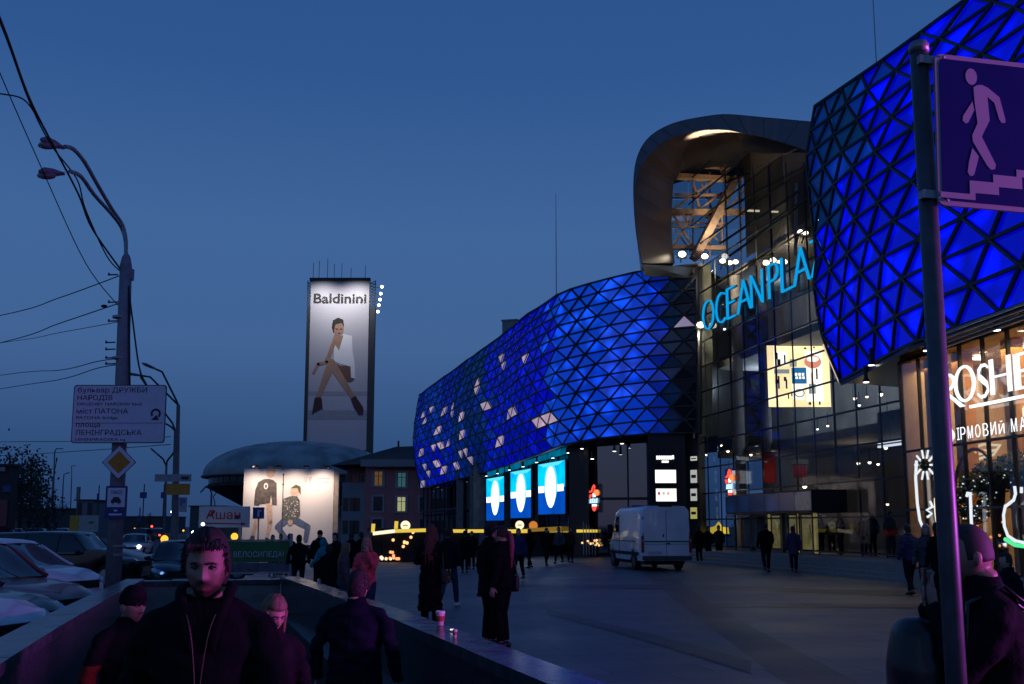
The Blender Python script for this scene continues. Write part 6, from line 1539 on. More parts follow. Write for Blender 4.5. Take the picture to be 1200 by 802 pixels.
    if vox < .02:
        hm_ = MB()
        for h2, d_, p_, sg in hands: hand(hm_, h2, d_, p_, sg, .55)
        import bmesh
        bm = bmesh.new(); bm.from_mesh(me); tm = hm_.mesh('h'); bm.from_mesh(tm); bm.to_mesh(me); bm.free(); bpy.data.meshes.remove(tm)
        me.polygons.foreach_set('use_smooth', [True]*len(me.polygons))
    # trousers
    mb = MB()
    zb = L(0, 0, .86).z if not sit else .44*s
    mb.stack([(0, L(0, 0, z).y, L(0, 0, z).z, rx*s*W, ry*s*W) for z, rx, ry in ((.84, .165, .115), (.93, .165, .115), (1.02, .15, .105))], 12)
    for q in lg: mb.tube([q[0], q[0].lerp(q[1], .35), q[1], q[1].lerp(q[2], .4), q[2]+V((0, 0, .015*s))], [.105*s, .10*s, .074*s, .07*s, .060*s], 9)
    mobj('trousers', fuse(mb, vox, 3, 'trousers'), legs, t)
    for q in lg: mb = MB(); mb.tube([q[2]+V((0, -.075*s, -.055*s)), q[2]+V((0, -.02*s, -.035*s)), q[2]+V((0, .07*s, -.038*s)), q[2]+V((0, .20*s, -.062*s))], [.034*s, .046*s, .046*s, .024*s], 8); mb.build('shoe', shoes, t, smooth=True)
    # jacket or coat
    hem = {'hip': .84, 'thigh': .68, 'knee': .50, 'calf': .34}[cut]
    rows = []
    if hem < .8: rows += [(hem, .215 if cut in ('knee', 'calf') else .195, .16), ((hem+.84)/2, .195, .15)]
    rows += [(.84, .185, .14), (.95, .178, .135), (1.08, .168, .125), (1.22, .178, .13), (1.33, .185, .13), (1.39, .165, .115), (1.44, .12, .10), (1.485, .085, .08)]
    if sit: rows = [r_ for r_ in rows if r_[0] >= .84]
    mb = MB(); mb.stack([(0, L(0, 0, z).y, L(0, 0, z).z, rx*s*W, ry*s*(W*.5+.5)) for z, rx, ry in rows], 16)
    for a, e_, h_ in AR:
        c_ = a.lerp(e_, .45)
        mb.tube([L(.05 if a.x > 0 else -.05, -.01, 1.455), a+V((-.03*s if a.x > 0 else .03*s, 0, .022*s)), a.lerp(e_, .12), c_, e_, e_.lerp(h_, .5), h_], [.05*s, .060*s, .066*s, .064*s, .058*s, .054*s, .046*s], 10)
    if collar: mb.stack([(0, L(0, 0, z).y+.005, L(0, 0, z).z, rx*s, ry*s) for z, rx, ry in ((1.42, .115, .095), (1.47, .088, .085), (1.53, .080, .082))], 14)
    jme = fuse(mb, vox, 3, 'jacket')
    rng = random.Random(int(H*1000)+len(label))
    ph_ = rng.uniform(0, 6)
    for v in jme.vertices:
        c = v.co; n_ = .008*sin(c.z*38/s+ph_+5*c.x)*sin(c.x*23+c.y*19+ph_)+.004*sin(c.z*71+c.y*30)
        v.co = c+v.normal*n_*s
    if sleeve:
        mats = [top, sleeve]; jk = mobj('jacket', jme, mats, t)
        for p_ in jme.polygons:
            c = p_.center
            if abs(c.x) > .19*W*s and c.z < 1.22*s: p_.material_index = 1
    else: jk = mobj('jacket', jme, top, t)
    # hair and headgear
    if hair != 'none':
        mb = MB(); nu, nv = 40, 24; vs = []
        rg = random.Random(len(label)*7+3)
        jit = [rg.uniform(.98, 1.06) for _ in range(nu)]
        for j in range(nv+1):
            ph2 = pi*(j+.02)/(nv+.04); z0 = -cos(ph2); s0 = sin(ph2)**(.78 if cos(ph2) < 0 else .92)
            for i in range(nu):
                th = 2*pi*i/nu; x0, y0 = sin(th)*s0, cos(th)*s0
                k = (1.075 if hair == 'short' else 1.10)*jit[i]*(1+.05*max(0, z0) if hair == 'short' else 1) if hair != 'beanie' else 1.12
                az = abs((th+pi) % (2*pi)-pi)        # 0 = front
                line = (.30 if hair == 'beanie' else .40 if hair in ('long', 'bob') else .58+.10*cos(az*6+1))
                front = az < 1.15
                lowcut = {'short': -.62, 'beanie': .02, 'long': -.75, 'pony': -.35, 'bob': -.85, 'shaved': -.35}[hair]
                inside = (front and z0 < line+(.10*rg.random() if hair == 'short' else 0)) or (not front and az < 1.75 and z0 < (-.22 if hair in ('short', 'pony', 'shaved') else lowcut)) or z0 < lowcut
                if hair == 'shaved': k = 1.025
                if inside: k = .82
                zz = .122*z0*k*(1.03 if z0 > 0 else 1); vs.append((.077*x0*k*1.02, .097*y0*k*(1 if y0 > 0 else 1.05), zz+.004))
        fs = [(j*nu+i, j*nu+(i+1) % nu, (j+1)*nu+(i+1) % nu, (j+1)*nu+i) for j in range(nv) for i in range(nu)]
        mb.add(vs, fs+[tuple(range(nu))[::-1], tuple(nv*nu+i for i in range(nu))], 0, HM)
        if hair == 'short' and vox < .02:      # loose strands break the outline
            for i in range(760):
                r2 = random.Random(i*13+len(label)); th = r2.uniform(-pi, pi); zz0 = r2.uniform(-.30, .99); az = abs((th+pi) % (2*pi)-pi)
                if (az < 1.15 and zz0 < .60) or (az < 1.75 and zz0 < -.15): continue
                s1 = sqrt(1-zz0*zz0)**(.78 if zz0 > 0 else .92); n_ = V((sin(th)*s1, cos(th)*s1, zz0))
                p0 = V((.077*n_.x*1.06, .097*n_.y*1.09, .122*n_.z*1.08+.004))
                d_ = (V((.25+r2.gauss(0, .16), .35+r2.gauss(0, .16), -.5+r2.gauss(0, .16)))+n_*.35); d_ = (d_-n_*d_.dot(n_)*.6).normalized(); l_ = r2.uniform(.012, .026)*(1+.5*max(0, zz0))
                mb.tube([HM @ p0, HM @ (p0+d_*l_*.5+n_*.006), HM @ (p0+d_*l_+n_*.002)], [.0038*s, .0032*s, .0008*s], 4)
        if hair == 'beanie':
            mb.stack([(0, -.004, z, r_*.98, r_*1.16) for z, r_ in ((.004, .080), (.022, .088), (.045, .088), (.05, .083))], 24, 0, HM)
        if hair in ('long', 'bob'):
            low = -.62 if hair == 'long' else -.2
            for i in range(58):
                th = pi+random.Random(i+len(label)).uniform(-2.1, 2.1); r0 = 1.06; rr_ = random.Random(i*3+1)
                x0, y0 = sin(th), cos(th); l2 = low*rr_.uniform(.72, 1.0)*(1 if abs(th-pi) < 1.2 else .7)
                pts = [(.077*x0*1.02, .097*y0*1.04, .045), (.086*x0, .106*y0, -.05), (.100*x0+rr_.uniform(-.01, .01), .118*y0-.02, -.14), (.118*x0+rr_.uniform(-.02, .02), .115*y0-.055*(abs(th-pi) < 1.3), l2*.55), (.10*x0+rr_.uniform(-.03, .03), .09*y0-.07, l2)]
                if hair == 'bob': pts = pts[:3]+[(.098*x0, .11*y0-.01, l2)]
                mb.tube([HM @ V(p_) for p_ in cr3(pts, 2)], [.012*s*1.2]+[.015*s]*(2*(len(pts)-1)-2)+[.011*s, .004*s], 5, flat=.6)
        if hair == 'pony':
            pt_ = MB(); pt_.tube([HM @ V(p_) for p_ in ((0, -.09, .05), (0, -.135, .045), (0, -.16, -.03), (.01, -.17, -.16), (.0, -.16, -.3), (.015, -.15, -.44), (.0, -.145, -.5))], [.022*s, .026*s, .036*s, .042*s, .038*s, .028*s, .008*s], 10); pt_.build('ponytail', hm, t, smooth=True)
        mb.build('hair' if hair != 'beanie' else 'beanie', hm, t, smooth=True)
        if hair == 'pony': [c_ for c_ in t.children if c_.name.startswith('hair')][0].data.materials[0] = H_DARK
    if hood:
        mb = MB(); mb.ell((0, -.012, .005), (.103, .120, .135), 18, 12, M=HM)
        hd = fuse(mb, .012, 2, 'hood')
        inv = HM.inverted()
        for v in hd.vertices:
            q = inv @ v.co
            if q.y > .02: v.co = HM @ V((q.x*.8, min(q.y, .055)-.02*(q.y > .06), q.z*.85))
        mobj('hood', hd, hood, t)
    if bag in ('backpack', 'frontpack'):
        fy = 1 if bag == 'backpack' else -1.25
        mb = MB(); mb.stack([(0, L(0, -.235*fy, z-(.25 if fy < 0 else 0)).y, L(0, 0, z-(.25 if fy < 0 else 0)).z, rx*s, ry*s) for z, rx, ry in (((.93, .10, .06), (.97, .15, .11), (1.1, .165, .125), (1.28, .155, .11), (1.38, .12, .08), (1.41, .06, .04)) if fy > 0 else ((.85, .12, .08), (.9, .17, .13), (1.1, .19, .155), (1.4, .18, .14), (1.55, .14, .10), (1.6, .07, .05)))], 18)
        b = mobj('backpack', fuse(mb, .014, 4, 'backpack'), LEATH, t)
        mb = MB()
        for sg in (-1, 1): mb.tube([L(sg*.09, -.17, 1.38), L(sg*.13, -.05, 1.49), L(sg*.14, .10, 1.42), L(sg*.15, .13, 1.25), L(sg*.18, .0, 1.08), L(sg*.14, -.17, 1.0)], .018*s, 6, flat=.4)
        mb.tube([L(.1, -.3*fy, .95), L(.12, -.40*fy, .92), L(.12, -.47*fy, .78), L(.12, -.40*fy, .66), L(.1, -.3*fy, .68)], .010, 6)
        mb.build('strap', LEATH, b, smooth=True)
    if bag == 'shoulder':
        mb = MB(); mb.box((0, 0, 0), (.10*s, .32*s, .24*s), 0, Matrix.Translation(L(.26, .02, .90))); me = fuse(mb, .02, 4, 'handbag'); b = mobj('handbag', me, LEATH, t)
        mb = MB(); mb.tube([L(.26, -.12, 1.0), L(.22, -.06, 1.3), L(.14, 0, 1.5), L(.22, .06, 1.3), L(.26, .14, 1.0)], .010, 6); mb.box(L(.315, .02, .93), (.006, .03, .02), 0); mb.build('strap', LEATH, b)
    return t, HM, body, jk, L
def ppl(px, d, rz, label, dzz=0., **k):
    p = at(px, 617, d); z = k.pop('z', None)
    r = person((p.x, p.y, g(p.x, p.y)+.004+dzz if z is None else z), rz, label, **k); return r
# --- the bearded man in front, coming up the stairs towards the camera
bm_ = None
SKINF, tnode, onode = _nodes('skin_bearded_face')
def skin_face():
    """skin with a stubble shadow of beard and moustache and redder lips, laid out on the head's own coordinates"""
    m = SKINF; t = tnode; b = t.nodes.new('ShaderNodeBsdfPrincipled'); b.inputs['Roughness'].default_value = .5; b.inputs['Specular IOR Level'].default_value = .35
    at_ = t.nodes.new('ShaderNodeAttribute'); at_.attribute_name = 'tint'
    n = t.nodes.new('ShaderNodeTexNoise'); n.inputs['Scale'].default_value = 260; tc_ = t.nodes.new('ShaderNodeTexCoord'); t.links.new(tc_.outputs['Object'], n.inputs['Vector'])
    mr = t.nodes.new('ShaderNodeMapRange'); mr.inputs[1].default_value = .3; mr.inputs[2].default_value = .7; mr.inputs[3].default_value = .8; mr.inputs[4].default_value = 1.15
    t.links.new(n.outputs['Fac'], mr.inputs[0]); sc = t.nodes.new('ShaderNodeVectorMath'); sc.operation = 'SCALE'
    t.links.new(at_.outputs['Color'], sc.inputs[0]); t.links.new(mr.outputs[0], sc.inputs['Scale']); t.links.new(sc.outputs[0], b.inputs['Base Color'])
    bp = t.nodes.new('ShaderNodeBump'); bp.inputs['Strength'].default_value = .25; bp.inputs['Distance'].default_value = .002; t.links.new(n.outputs['Fac'], bp.inputs['Height']); t.links.new(bp.outputs[0], b.inputs['Normal'])
    t.links.new(b.outputs[0], onode.inputs[0]); return m
skin_face()
def tint(me, HM, beard=1., base=(.38, .21, .16)):
    ca = me.color_attributes.new('tint', 'FLOAT_COLOR', 'POINT'); inv = HM.inverted()
    for i, v in enumerate(me.vertices):
        q = inv @ v.co; c = list(base)
        if -.16 < q.z < .13 and abs(q.x) < .1 and abs(q.y) < .13:
            f = 0.
            if q.y > -.01:
                jaw = sstep(-.022, -.062, q.z-.5*max(0, abs(q.x)-.035))*sstep(-.0, .03, q.y+.02)
                f = max(jaw*(1-.75*ga(abs(q.x)-.045, .016)*sstep(-.075, -.05, q.z)), ga(q.z+.056, .008)*ga(q.x, .03))
                lip = ga(q.z+.0735, .009)*ga(q.x, .021)
                f *= 1-lip
                if lip > .4: c = [c[0]*.85, c[1]*.55, c[2]*.55]
            f *= beard*.9
            c = [c[k]*(1-f)+(.03, .018, .013)[k]*f for k in range(3)]
            e_ = ga(abs(q.x)-.031, .018)*ga(q.z-.006, .012)*(q.y > .04); c = [k*(1-.25*e_) for k in c]
        ca.data[i].color = (*c, 1)
def eyes(t, HM, gaze=0.):
    W_ = mat('eye_white', (.26, .23, .22), .25, var=.05); I_ = mat('iris_dark', (.03, .02, .015), .1)
    br = MB()
    for sg in (-1, 1):
        mb = MB(); c = HM @ V((sg*.031, .0745, .007)); mb.ell(c, (.0112, .0112, .0112), 14, 10); o = mb.build('eye', W_, t, smooth=True)
        mb = MB(); mb.ell(HM @ V((sg*.031+gaze*.004, .0830, .006)), (.0062, .0044, .0062), 10, 8); i_ = mb.build('iris', I_, o, smooth=True)
        mb = MB()
        vs = []
        for a in range(9):   # upper lid
            x = (a/8-.5)*.032; vs += [HM @ V((sg*.031+x, .0800+.0040*(1-(x/.016)**2), .0135-.004*(x/.016)**2)), HM @ V((sg*.031+x, .0860-.006*(x/.016)**2, .0078-.0045*(x/.016)**2))]
        mb.add(vs, [(2*a, 2*a+2, 2*a+3, 2*a+1) for a in range(8)]); mb.build('eyelid', SKINF, t, smooth=True)
        br.tube([HM @ V((sg*x, y, z)) for x, y, z in ((.009, .0905, .0195), (.020, .0915, .0225), (.034, .0885, .0245), (.048, .0790, .019))], [.0045, .0062, .0055, .003], 6, flat=.8)
    return br.build('eyebrows', H_DARK, t, smooth=True)
pm = na(.03, 4.25)
t, HM, body, jk, L = person((at(246, 617, 4.12).x, 4.12, -.15), 180+8, 'bearded man in a dark open jacket walking up the stairs towards the camera', H=1.79, top=BLK2, legs=NAVY, hair='short', face=True, vox=.012, hvox=.0045, skin=SKINF, arms=('swing', 'fwd'), stride=.3, width=1.12, nod=6, collar=False)
tint(body.data, HM); eyes(t, HM, 0)
mb = MB()   # open collar and lapels with a zip, T-shirt below
for sg in (-1, 1):
    pts = [L(sg*.035, .135, 1.30), L(sg*.052, .135, 1.38), L(sg*.075, .105, 1.46), L(sg*.092, .04, 1.515), L(sg*.085, -.035, 1.535), L(0, -.075, 1.54)]
    mb.tube(cr3([tuple(p) for p in pts], 3), .022, 8, flat=.55)
mb.build('collar', BLK2, t, smooth=True)
mb = MB()
for sg in (-1, 1): mb.tube(cr3([tuple(p) for p in (L(sg*.004, .162, .95), L(sg*.008, .158, 1.15), L(sg*.022, .152, 1.30), L(sg*.038, .146, 1.39), L(sg*.062, .120, 1.46))], 3), .0022, 5)
mb.build('zip', mat('zip_brass', (.12, .10, .07), .4, .6), t)
mb = MB(); mb.prism([(-.045, 0), (.045, 0), (.07, .14), (-.07, .14)], frame(L(0, .128, 1.34), (-1, 0, 0)), -.02, .004); mb.build('shirt', BLK, t)
mb = MB()   # fringe strands over the forehead
for i in range(34):
    r_ = random.Random(i); x = r_.uniform(-.062, .062); mb.tube([HM @ V((x*.9, .060, .110)), HM @ V((x, .095, .088+r_.uniform(-.004, .008))), HM @ V((x*1.06+.004, .100, .074+r_.uniform(-.010, .008)-.012*max(0, x/.06)))], [.009, .008, .0015], 5, flat=.5)
mb.build('fringe', H_DARK, t, smooth=True)
# --- man in a beanie, looking to the right, one rust red sleeve
t, HM, body, jk, L = person((at(157, 617, 7.2).x, 7.2, -.45), 180+50, 'man in a black beanie and dark jacket with rust red sleeves beside the left wall', H=1.70, top=BLK, legs=BLK2, hair='beanie', hm=BLK, face=True, vox=.014, hvox=.006, skin=SKINF, arms=('down', 'swing'), stride=.2, sleeve=RUST, nod=4, width=1.1, turn=10)
tint(body.data, HM, .25); eyes(t, HM)
# --- fair haired woman half hidden behind the bearded man
t, HM, body, jk, L = person((at(321, 617, 6.9).x, 6.9, -.45), 180+30, 'woman with long fair hair and fringe looking down, behind the bearded man', H=1.66, top=BLK2, legs=BLK2, hair='long', hm=H_BROWN, face=True, vox=.014, hvox=.0065, skin=SKINF, arms=('hold', 'down'), nod=20, turn=14)
tint(body.data, HM, 0.); eyes(t, HM)
# --- man seen from behind going down the stairs
person((at(419, 617, 8.5).x, 8.5, -.447), -14, 'dark haired man in a dark padded jacket seen from behind on the stairs', H=1.74, top=NAVY, legs=BLK2, hair='short', hm=H_DARK, vox=.013, hvox=.008, arms=('down', 'down'), stride=.25, width=1.3)
# --- woman in coral jacket, hand at her face
t, HM, body, jk, L = ppl(431, 17.2, 170, 'woman in a bright coral pink jacket with her hand at her face', H=1.52, top=PINKJ, legs=DENIM, hair='bob', hm=H_BLOND, face=True, vox=.016, hvox=.009, skin=SKINF, arms=('down', 'face'), nod=4)
tint(body.data, HM, 0.)
# --- red haired woman from behind in a long black coat
ppl(505, 16.9, -12, 'woman with long red hair in a long black coat seen from behind', H=1.72, top=BLK, legs=BLK, hair='long', hm=H_RED, cut='calf', vox=.016, arms=('down', 'hold'), bag='shoulder')
# --- the couple by the right wall
ppl(573, 14.9, -62, 'man in black facing the woman with the pink ponytail', H=1.74, top=BLK, legs=BLK2, hair='short', hm=H_DARK, vox=.015, hvox=.01, face=True, arms=('down', 'down'), width=1.05, cut='thigh')
ppl(590, 14.6, 68, 'woman in black with a long pink red ponytail and a shoulder bag', H=1.68, top=BLK, legs=BLK, hair='pony', hm=H_PINK, vox=.015, hvox=.01, face=True, arms=('down', 'down'), bag='shoulder', shoes=LEATH)
# --- bald man with a phone behind the sign pole, right foreground
t, HM, body, jk, L = person((at(1163, 617, 4.15).x, 4.15, .004), 78, 'man with cropped hair and backpack raising a phone behind the sign pole', H=1.665, top=BLK2, legs=BLK, hair='shaved', hm=mat('hair_cropped', (.045, .028, .024), .7, var=.3, scale=60), face=True, vox=.013, hvox=.0055, skin=SKINF, arms=(((.24, .17, 1.12), (.05, .215, 1.40), (-.3, .2, 1), (-.5, -.8, 0)), ((-.24, .17, 1.12), (-.05, .215, 1.40), (.3, .2, 1), (.5, -.8, 0))), bag='frontpack', nod=8, lean=.16, width=1.28, turn=8)
tint(body.data, HM, .5); eyes(t, HM)
ph = thing('phone', 'dark phone held up by the man behind the sign pole', 'phone')
bpy.context.view_layer.update()
pw = t.matrix_world @ L(.0, .235, 1.475); ph.location = pw; ph.rotation_euler = t.rotation_euler
mb = MB(); mb.box((0, 0, 0), (.075, .008, .15)); mb.build('case', mat('phone_case', (.01, .01, .012), .3), ph); mb = MB(); mb.box((0, -.0055, 0), (.068, .002, .138)); mb.build('screen', mat('phone_glass', (.01, .01, .015), .08), ph)

# --- people in the middle distance
def far(px, d, rz, label, **k):
    k.setdefault('vox', .03); return ppl(px, d, rz, label, **k)
far(351, 29, 10, 'broad man in black before the lit billboard, nearest its left model', H=1.62, top=BLK, width=1.2)
far(375, 32, 200, 'dark figure standing tallest in front of the lit billboard', H=1.78, top=BLK2, hair='beanie', hm=BLK)
far(380, 25, 60, 'person in a teal hooded jacket in the crowd by the billboard', H=1.52, top=TEAL, legs=PALEC, hood=TEAL, stride=.5, arms=('swing', 'fwd'), vox=.025)
far(386, 21, 10, 'dark coated figure in front of the teal hooded person', H=1.38, top=BLK, cut='thigh', vox=.025)
far(394, 28, 150, 'man in black between the teal hood and the long haired girl', H=1.65, top=BLK, width=1.1)
far(404, 18.2, -70, 'girl with long light brown hair in a grey jacket facing the coral jacket', H=1.43, top=GREY, legs=DENIM, hair='long', hm=H_BROWN, vox=.02)
far(412, 33, 0, 'dark figure behind the girl with light brown hair', H=1.7, top=BLK)
far(424, 36, 30, 'dark figure just left of the coral jacket', H=1.72, top=BLK2)
far(340, 40, 20, 'dark figure at the left edge of the crowd by the green banner', H=1.7, top=BLK)
far(320, 42, 200, 'dark figure standing behind the green banner, left of the pair', H=1.66, top=BLK2)
far(330, 44, 160, 'dark figure standing behind the green banner, right of the pair', H=1.70, top=BLK)
far(526, 22.5, -20, 'person in dark blue walking just right of the red haired woman', H=1.70, top=NAVY, legs=DENIM, stride=.5, shoes=mat('white_trainer', (.5, .5, .52), .6))
far(545, 42, 20, 'dark figure beyond the couple and the red haired woman', H=1.68, top=BLK)
far(553, 46, 170, 'dark figure far behind the man of the couple', H=1.66, top=BLK2)
far(608, 34, 160, 'person in dark blue walking right behind the pink ponytail', H=1.68, top=BLUEJ, legs=NAVY, stride=.45, bag=None)
far(621, 44, 40, 'dark figure under the orange round sign', H=1.66, top=BLK, stride=.4)
far(640, 47, 200, 'dark figure walking between the orange sign and the shop window', H=1.68, top=BLK2, stride=.5)
far(655, 49, 150, 'dark figure by the shop window under the rightmost blue poster', H=1.7, top=GREY, stride=.4)
far(668, 50, 200, 'dark figure by the shop window left of the white racks', H=1.66, top=BROWN)
far(897, 38, 4, 'man in black walking to the entrance, left of the walking pair', H=1.78, top=BLK, stride=.3, width=1.15, arms=('fwd', 'down'))
far(929, 37, -6, 'person in a plum jacket walking to the entrance, right of the pair', H=1.66, top=PURP, legs=NAVY, stride=.35, cut='thigh')
far(1064, 25, 12, 'person in dark blue walking away at the head of the right hand group', H=1.70, top=BLUEJ, legs=NAVY, hair='short', stride=.4, vox=.02)
far(1085, 21.5, 150, 'grey haired woman with a lavender scarf in the right hand group', H=1.70, top=GREY, legs=BLK, hair='bob', hm=mat('hair_grey', (.25, .2, .2), .6), hood=None, vox=.02, cut='thigh')
far(1099, 20.5, 10, 'figure in black partly behind the sign pole', H=1.72, top=BLK, legs=BLK, stride=.3, vox=.02, cut='thigh')
far(1178, 15.5, 100, 'dark dressed person sitting on a bench right of the man with the phone', H=1.66, top=NAVY, legs=BLK, sit=True, vox=.02)
bp0 = at(1178, 617, 15.5); t = wthing('bench', 'dark bench with a metal frame below the shop window', 'bench', (bp0.x, bp0.y, .004))
for i in range(3): mb = MB(); mb.box((bp0.x+.3, bp0.y-.05-.12*i+.12, .45), (1.9, .10, .04)); mb.build('seat_slat', mat('bench_wood', (.05, .035, .025), .7, var=.3), t)
for x in (-.5, 1.1): mb = MB(); mb.tube([(bp0.x+x, bp0.y-.2, .0), (bp0.x+x, bp0.y-.2, .43), (bp0.x+x, bp0.y+.2, .43), (bp0.x+x, bp0.y+.2, 0)], .022, 6); mb.build('leg', STEEL, t)
# by the doors, on the podium
for px, d, rz, lb, k in ((985, 43, 40, 'dark figure on the entrance steps between the doors and the white scarf', dict(H=1.72, top=BLK)), (1022, 39.5, 10, 'person in black with a white scarf and bag on the entrance steps', dict(H=1.72, top=BLK, legs=BLK)), (1011, 41, 190, 'dark figure just left of the white scarf on the entrance steps', dict(H=1.6, top=BROWN)), (1043, 38.2, 200, 'dark figure right of the white scarf on the entrance steps', dict(H=1.70, top=BROWN)), (962, 46, 30, 'dark figure by the lit door, nearest the plum jacket', dict(H=1.68, top=BLK2)), (974, 45, 160, 'smaller dark figure beside the lit door', dict(H=1.58, top=GREY)), (880, 50.5, 20, 'dark figure left of the man walking to the entrance', dict(H=1.7, top=BLK))):
    z = PODZ+.004
    r = far(px, d, rz, lb, z=z, vox=.035, **k)
    if px == 1022:
        mb = MB(); L = r[4]; mb.tube([L(-.06, .10, 1.50), L(-.09, .13, 1.35), L(-.11, .14, 1.15), L(-.16, .12, 1.0)], [.05, .06, .07, .05], 8); mb.build('scarf', WHITEC, r[0], smooth=True)
for px, d, rz, lb, k in ((819, 47, 20, 'dark figure close to the right side of the van', dict(H=1.7, top=BLK)), (829, 49, 200, 'dark figure second to the right of the van', dict(H=1.66, top=BLK2)), (842, 50, 170, 'dark figure under the yellow window sign', dict(H=1.7, top=BROWN)), (752, 54, 0, 'dark figure by the black pylon behind the van', dict(H=1.7, top=BLK))):
    far(px, d, rz, lb, vox=.035, **k)

# ------------------------------------------------------------------ small things on the right wall
def cup(px, py, d, s, label, mbody):
    p = at(px, py, d); zt = g(p.x, p.y)+.752
    t = wthing('paper_cup', label, 'cup', (p.x, p.y, zt)); c = (p.x, p.y, zt)
    mb = MB(); mb.lathe([(.028*s, 0), (.040*s, .105*s)], c, 16); mb.build('cup', mbody, t, smooth=False)
    mb = MB(); mb.lathe([(.043*s, .105*s), (.043*s, .114*s), (.038*s, .124*s), (.034*s, .118*s)], c, 16); mb.build('lid', mat('cup_lid_white', (.6, .58, .56), .5), t)
    mb = MB(); mb.lathe([(.0335*s, .035*s), (.0385*s, .082*s)], c, 16); mb.build('sleeve', mat('cup_sleeve_red', (.35, .05, .03), .7), t)
cup(516, 727, 9.6, 1.05, 'tall red and white paper cup standing on the right wall', mat('paper_white', (.55, .5, .46), .6))
cup(533, 744, 8.6, .5, 'small pale paper cup standing nearer on the right wall', mat('paper_white', (.55, .5, .46), .6))
p = na(ri(8.8)+.20, 8.8); t = wthing('floor_spot', 'small round lit spot lamp set in the coping of the right wall', 'lamp', (p.x, p.y, .752)); mb = MB(); mb.lathe([(.03, 0), (.03, .012), (.024, .014)], (p.x, p.y, g(p.x, p.y)+.752), 12); mb.build('ring', STEEL, t); mb = MB(); mb.lathe([(.022, .012), (.021, .02), (.002, .022)], (p.x, p.y, g(p.x, p.y)+.752), 12); mb.build('lens', emis('spot_white', (.9, .92, 1), 2.0), t)

# ------------------------------------------------------------------ vehicles
GLS = mat('car_glass', (.010, .012, .016), .06, var=.05, spec=.8); TYRE = mat('tyre_rubber', (.012, .012, .012), .8); RIM = mat('alloy_rim', (.3, .3, .32), .3, .8); CHR = mat('chrome_trim', (.5, .5, .52), .15, .9)
LENS = mat('headlight_lens', (.35, .38, .42), .08, .3, var=.05, spec=.9); TAIL = mat('tail_light_red', (.22, .008, .008), .15); PLATE = mat('number_plate_white', (.5, .5, .52), .4, var=.03); UND = mat('underbody_black', (.006, .006, .007), .8)
def paint(name, col, metal=.3): return mat('paint_'+name, col, .28, metal, var=.12, scale=2, coat=.45, spec=.45)
def prof(pts, x):
    if x <= pts[0][0]: return pts[0][1]
    for (x0, y0), (x1, y1) in zip(pts[:-1], pts[1:]):
        if x <= x1: t = (x-x0)/(x1-x0); t = t*t*(3-2*t)*.35+t*.65; return y0+(y1-y0)*t
    return pts[-1][1]
def loft(mb, xs, sec, mi=0, cap=True):
    """sec(x) -> list of (y, z), right half from the middle of the top down to the sill; mirrored"""
    rows = []
    for x in xs:
        h = sec(x); rows.append([(x, y, z) for y, z in h]+[(x, -y, z) for y, z in h[::-1]])
    n = len(rows[0]); vs = [p for r in rows for p in r]
    fs = [(i*n+q, (i+1)*n+q, (i+1)*n+(q+1) % n, i*n+(q+1) % n) for i in range(len(rows)-1) for q in range(n)]
    if cap: fs += [tuple(range(n)), tuple((len(rows)-1)*n+q for q in range(n))[::-1]]
    mb.add(vs, fs, mi)
def wheel(root, x, y, r, wd=.20, rim=RIM):
    sg = 1 if y > 0 else -1
    M = Matrix.Translation((x, y, r)) @ Matrix.Rotation(-sg*pi/2, 4, 'X')
    mb = MB(); mb.lathe([(r*.62, -wd/2), (r*.93, -wd/2), (r, -wd*.32), (r, wd*.32), (r*.93, wd/2), (r*.64, wd/2), (r*.62, wd*.3)], n=26, M=M); w_ = mb.build('wheel', TYRE, root, smooth=False); smooth_by_angle(w_)
    mb = MB(); mb.lathe([(r*.63, wd*.44), (r*.60, wd*.36), (r*.5, wd*.30), (r*.12, wd*.36), (.01, wd*.38)], n=24, M=M)
    for i in range(5):
        a = i*2*pi/5; mb.bar(M @ V((0, 0, wd*.40)), M @ V((r*.6*cos(a), r*.6*sin(a), wd*.40)), r*.16, .03)
    mb.build('rim', rim, w_, smooth=False)
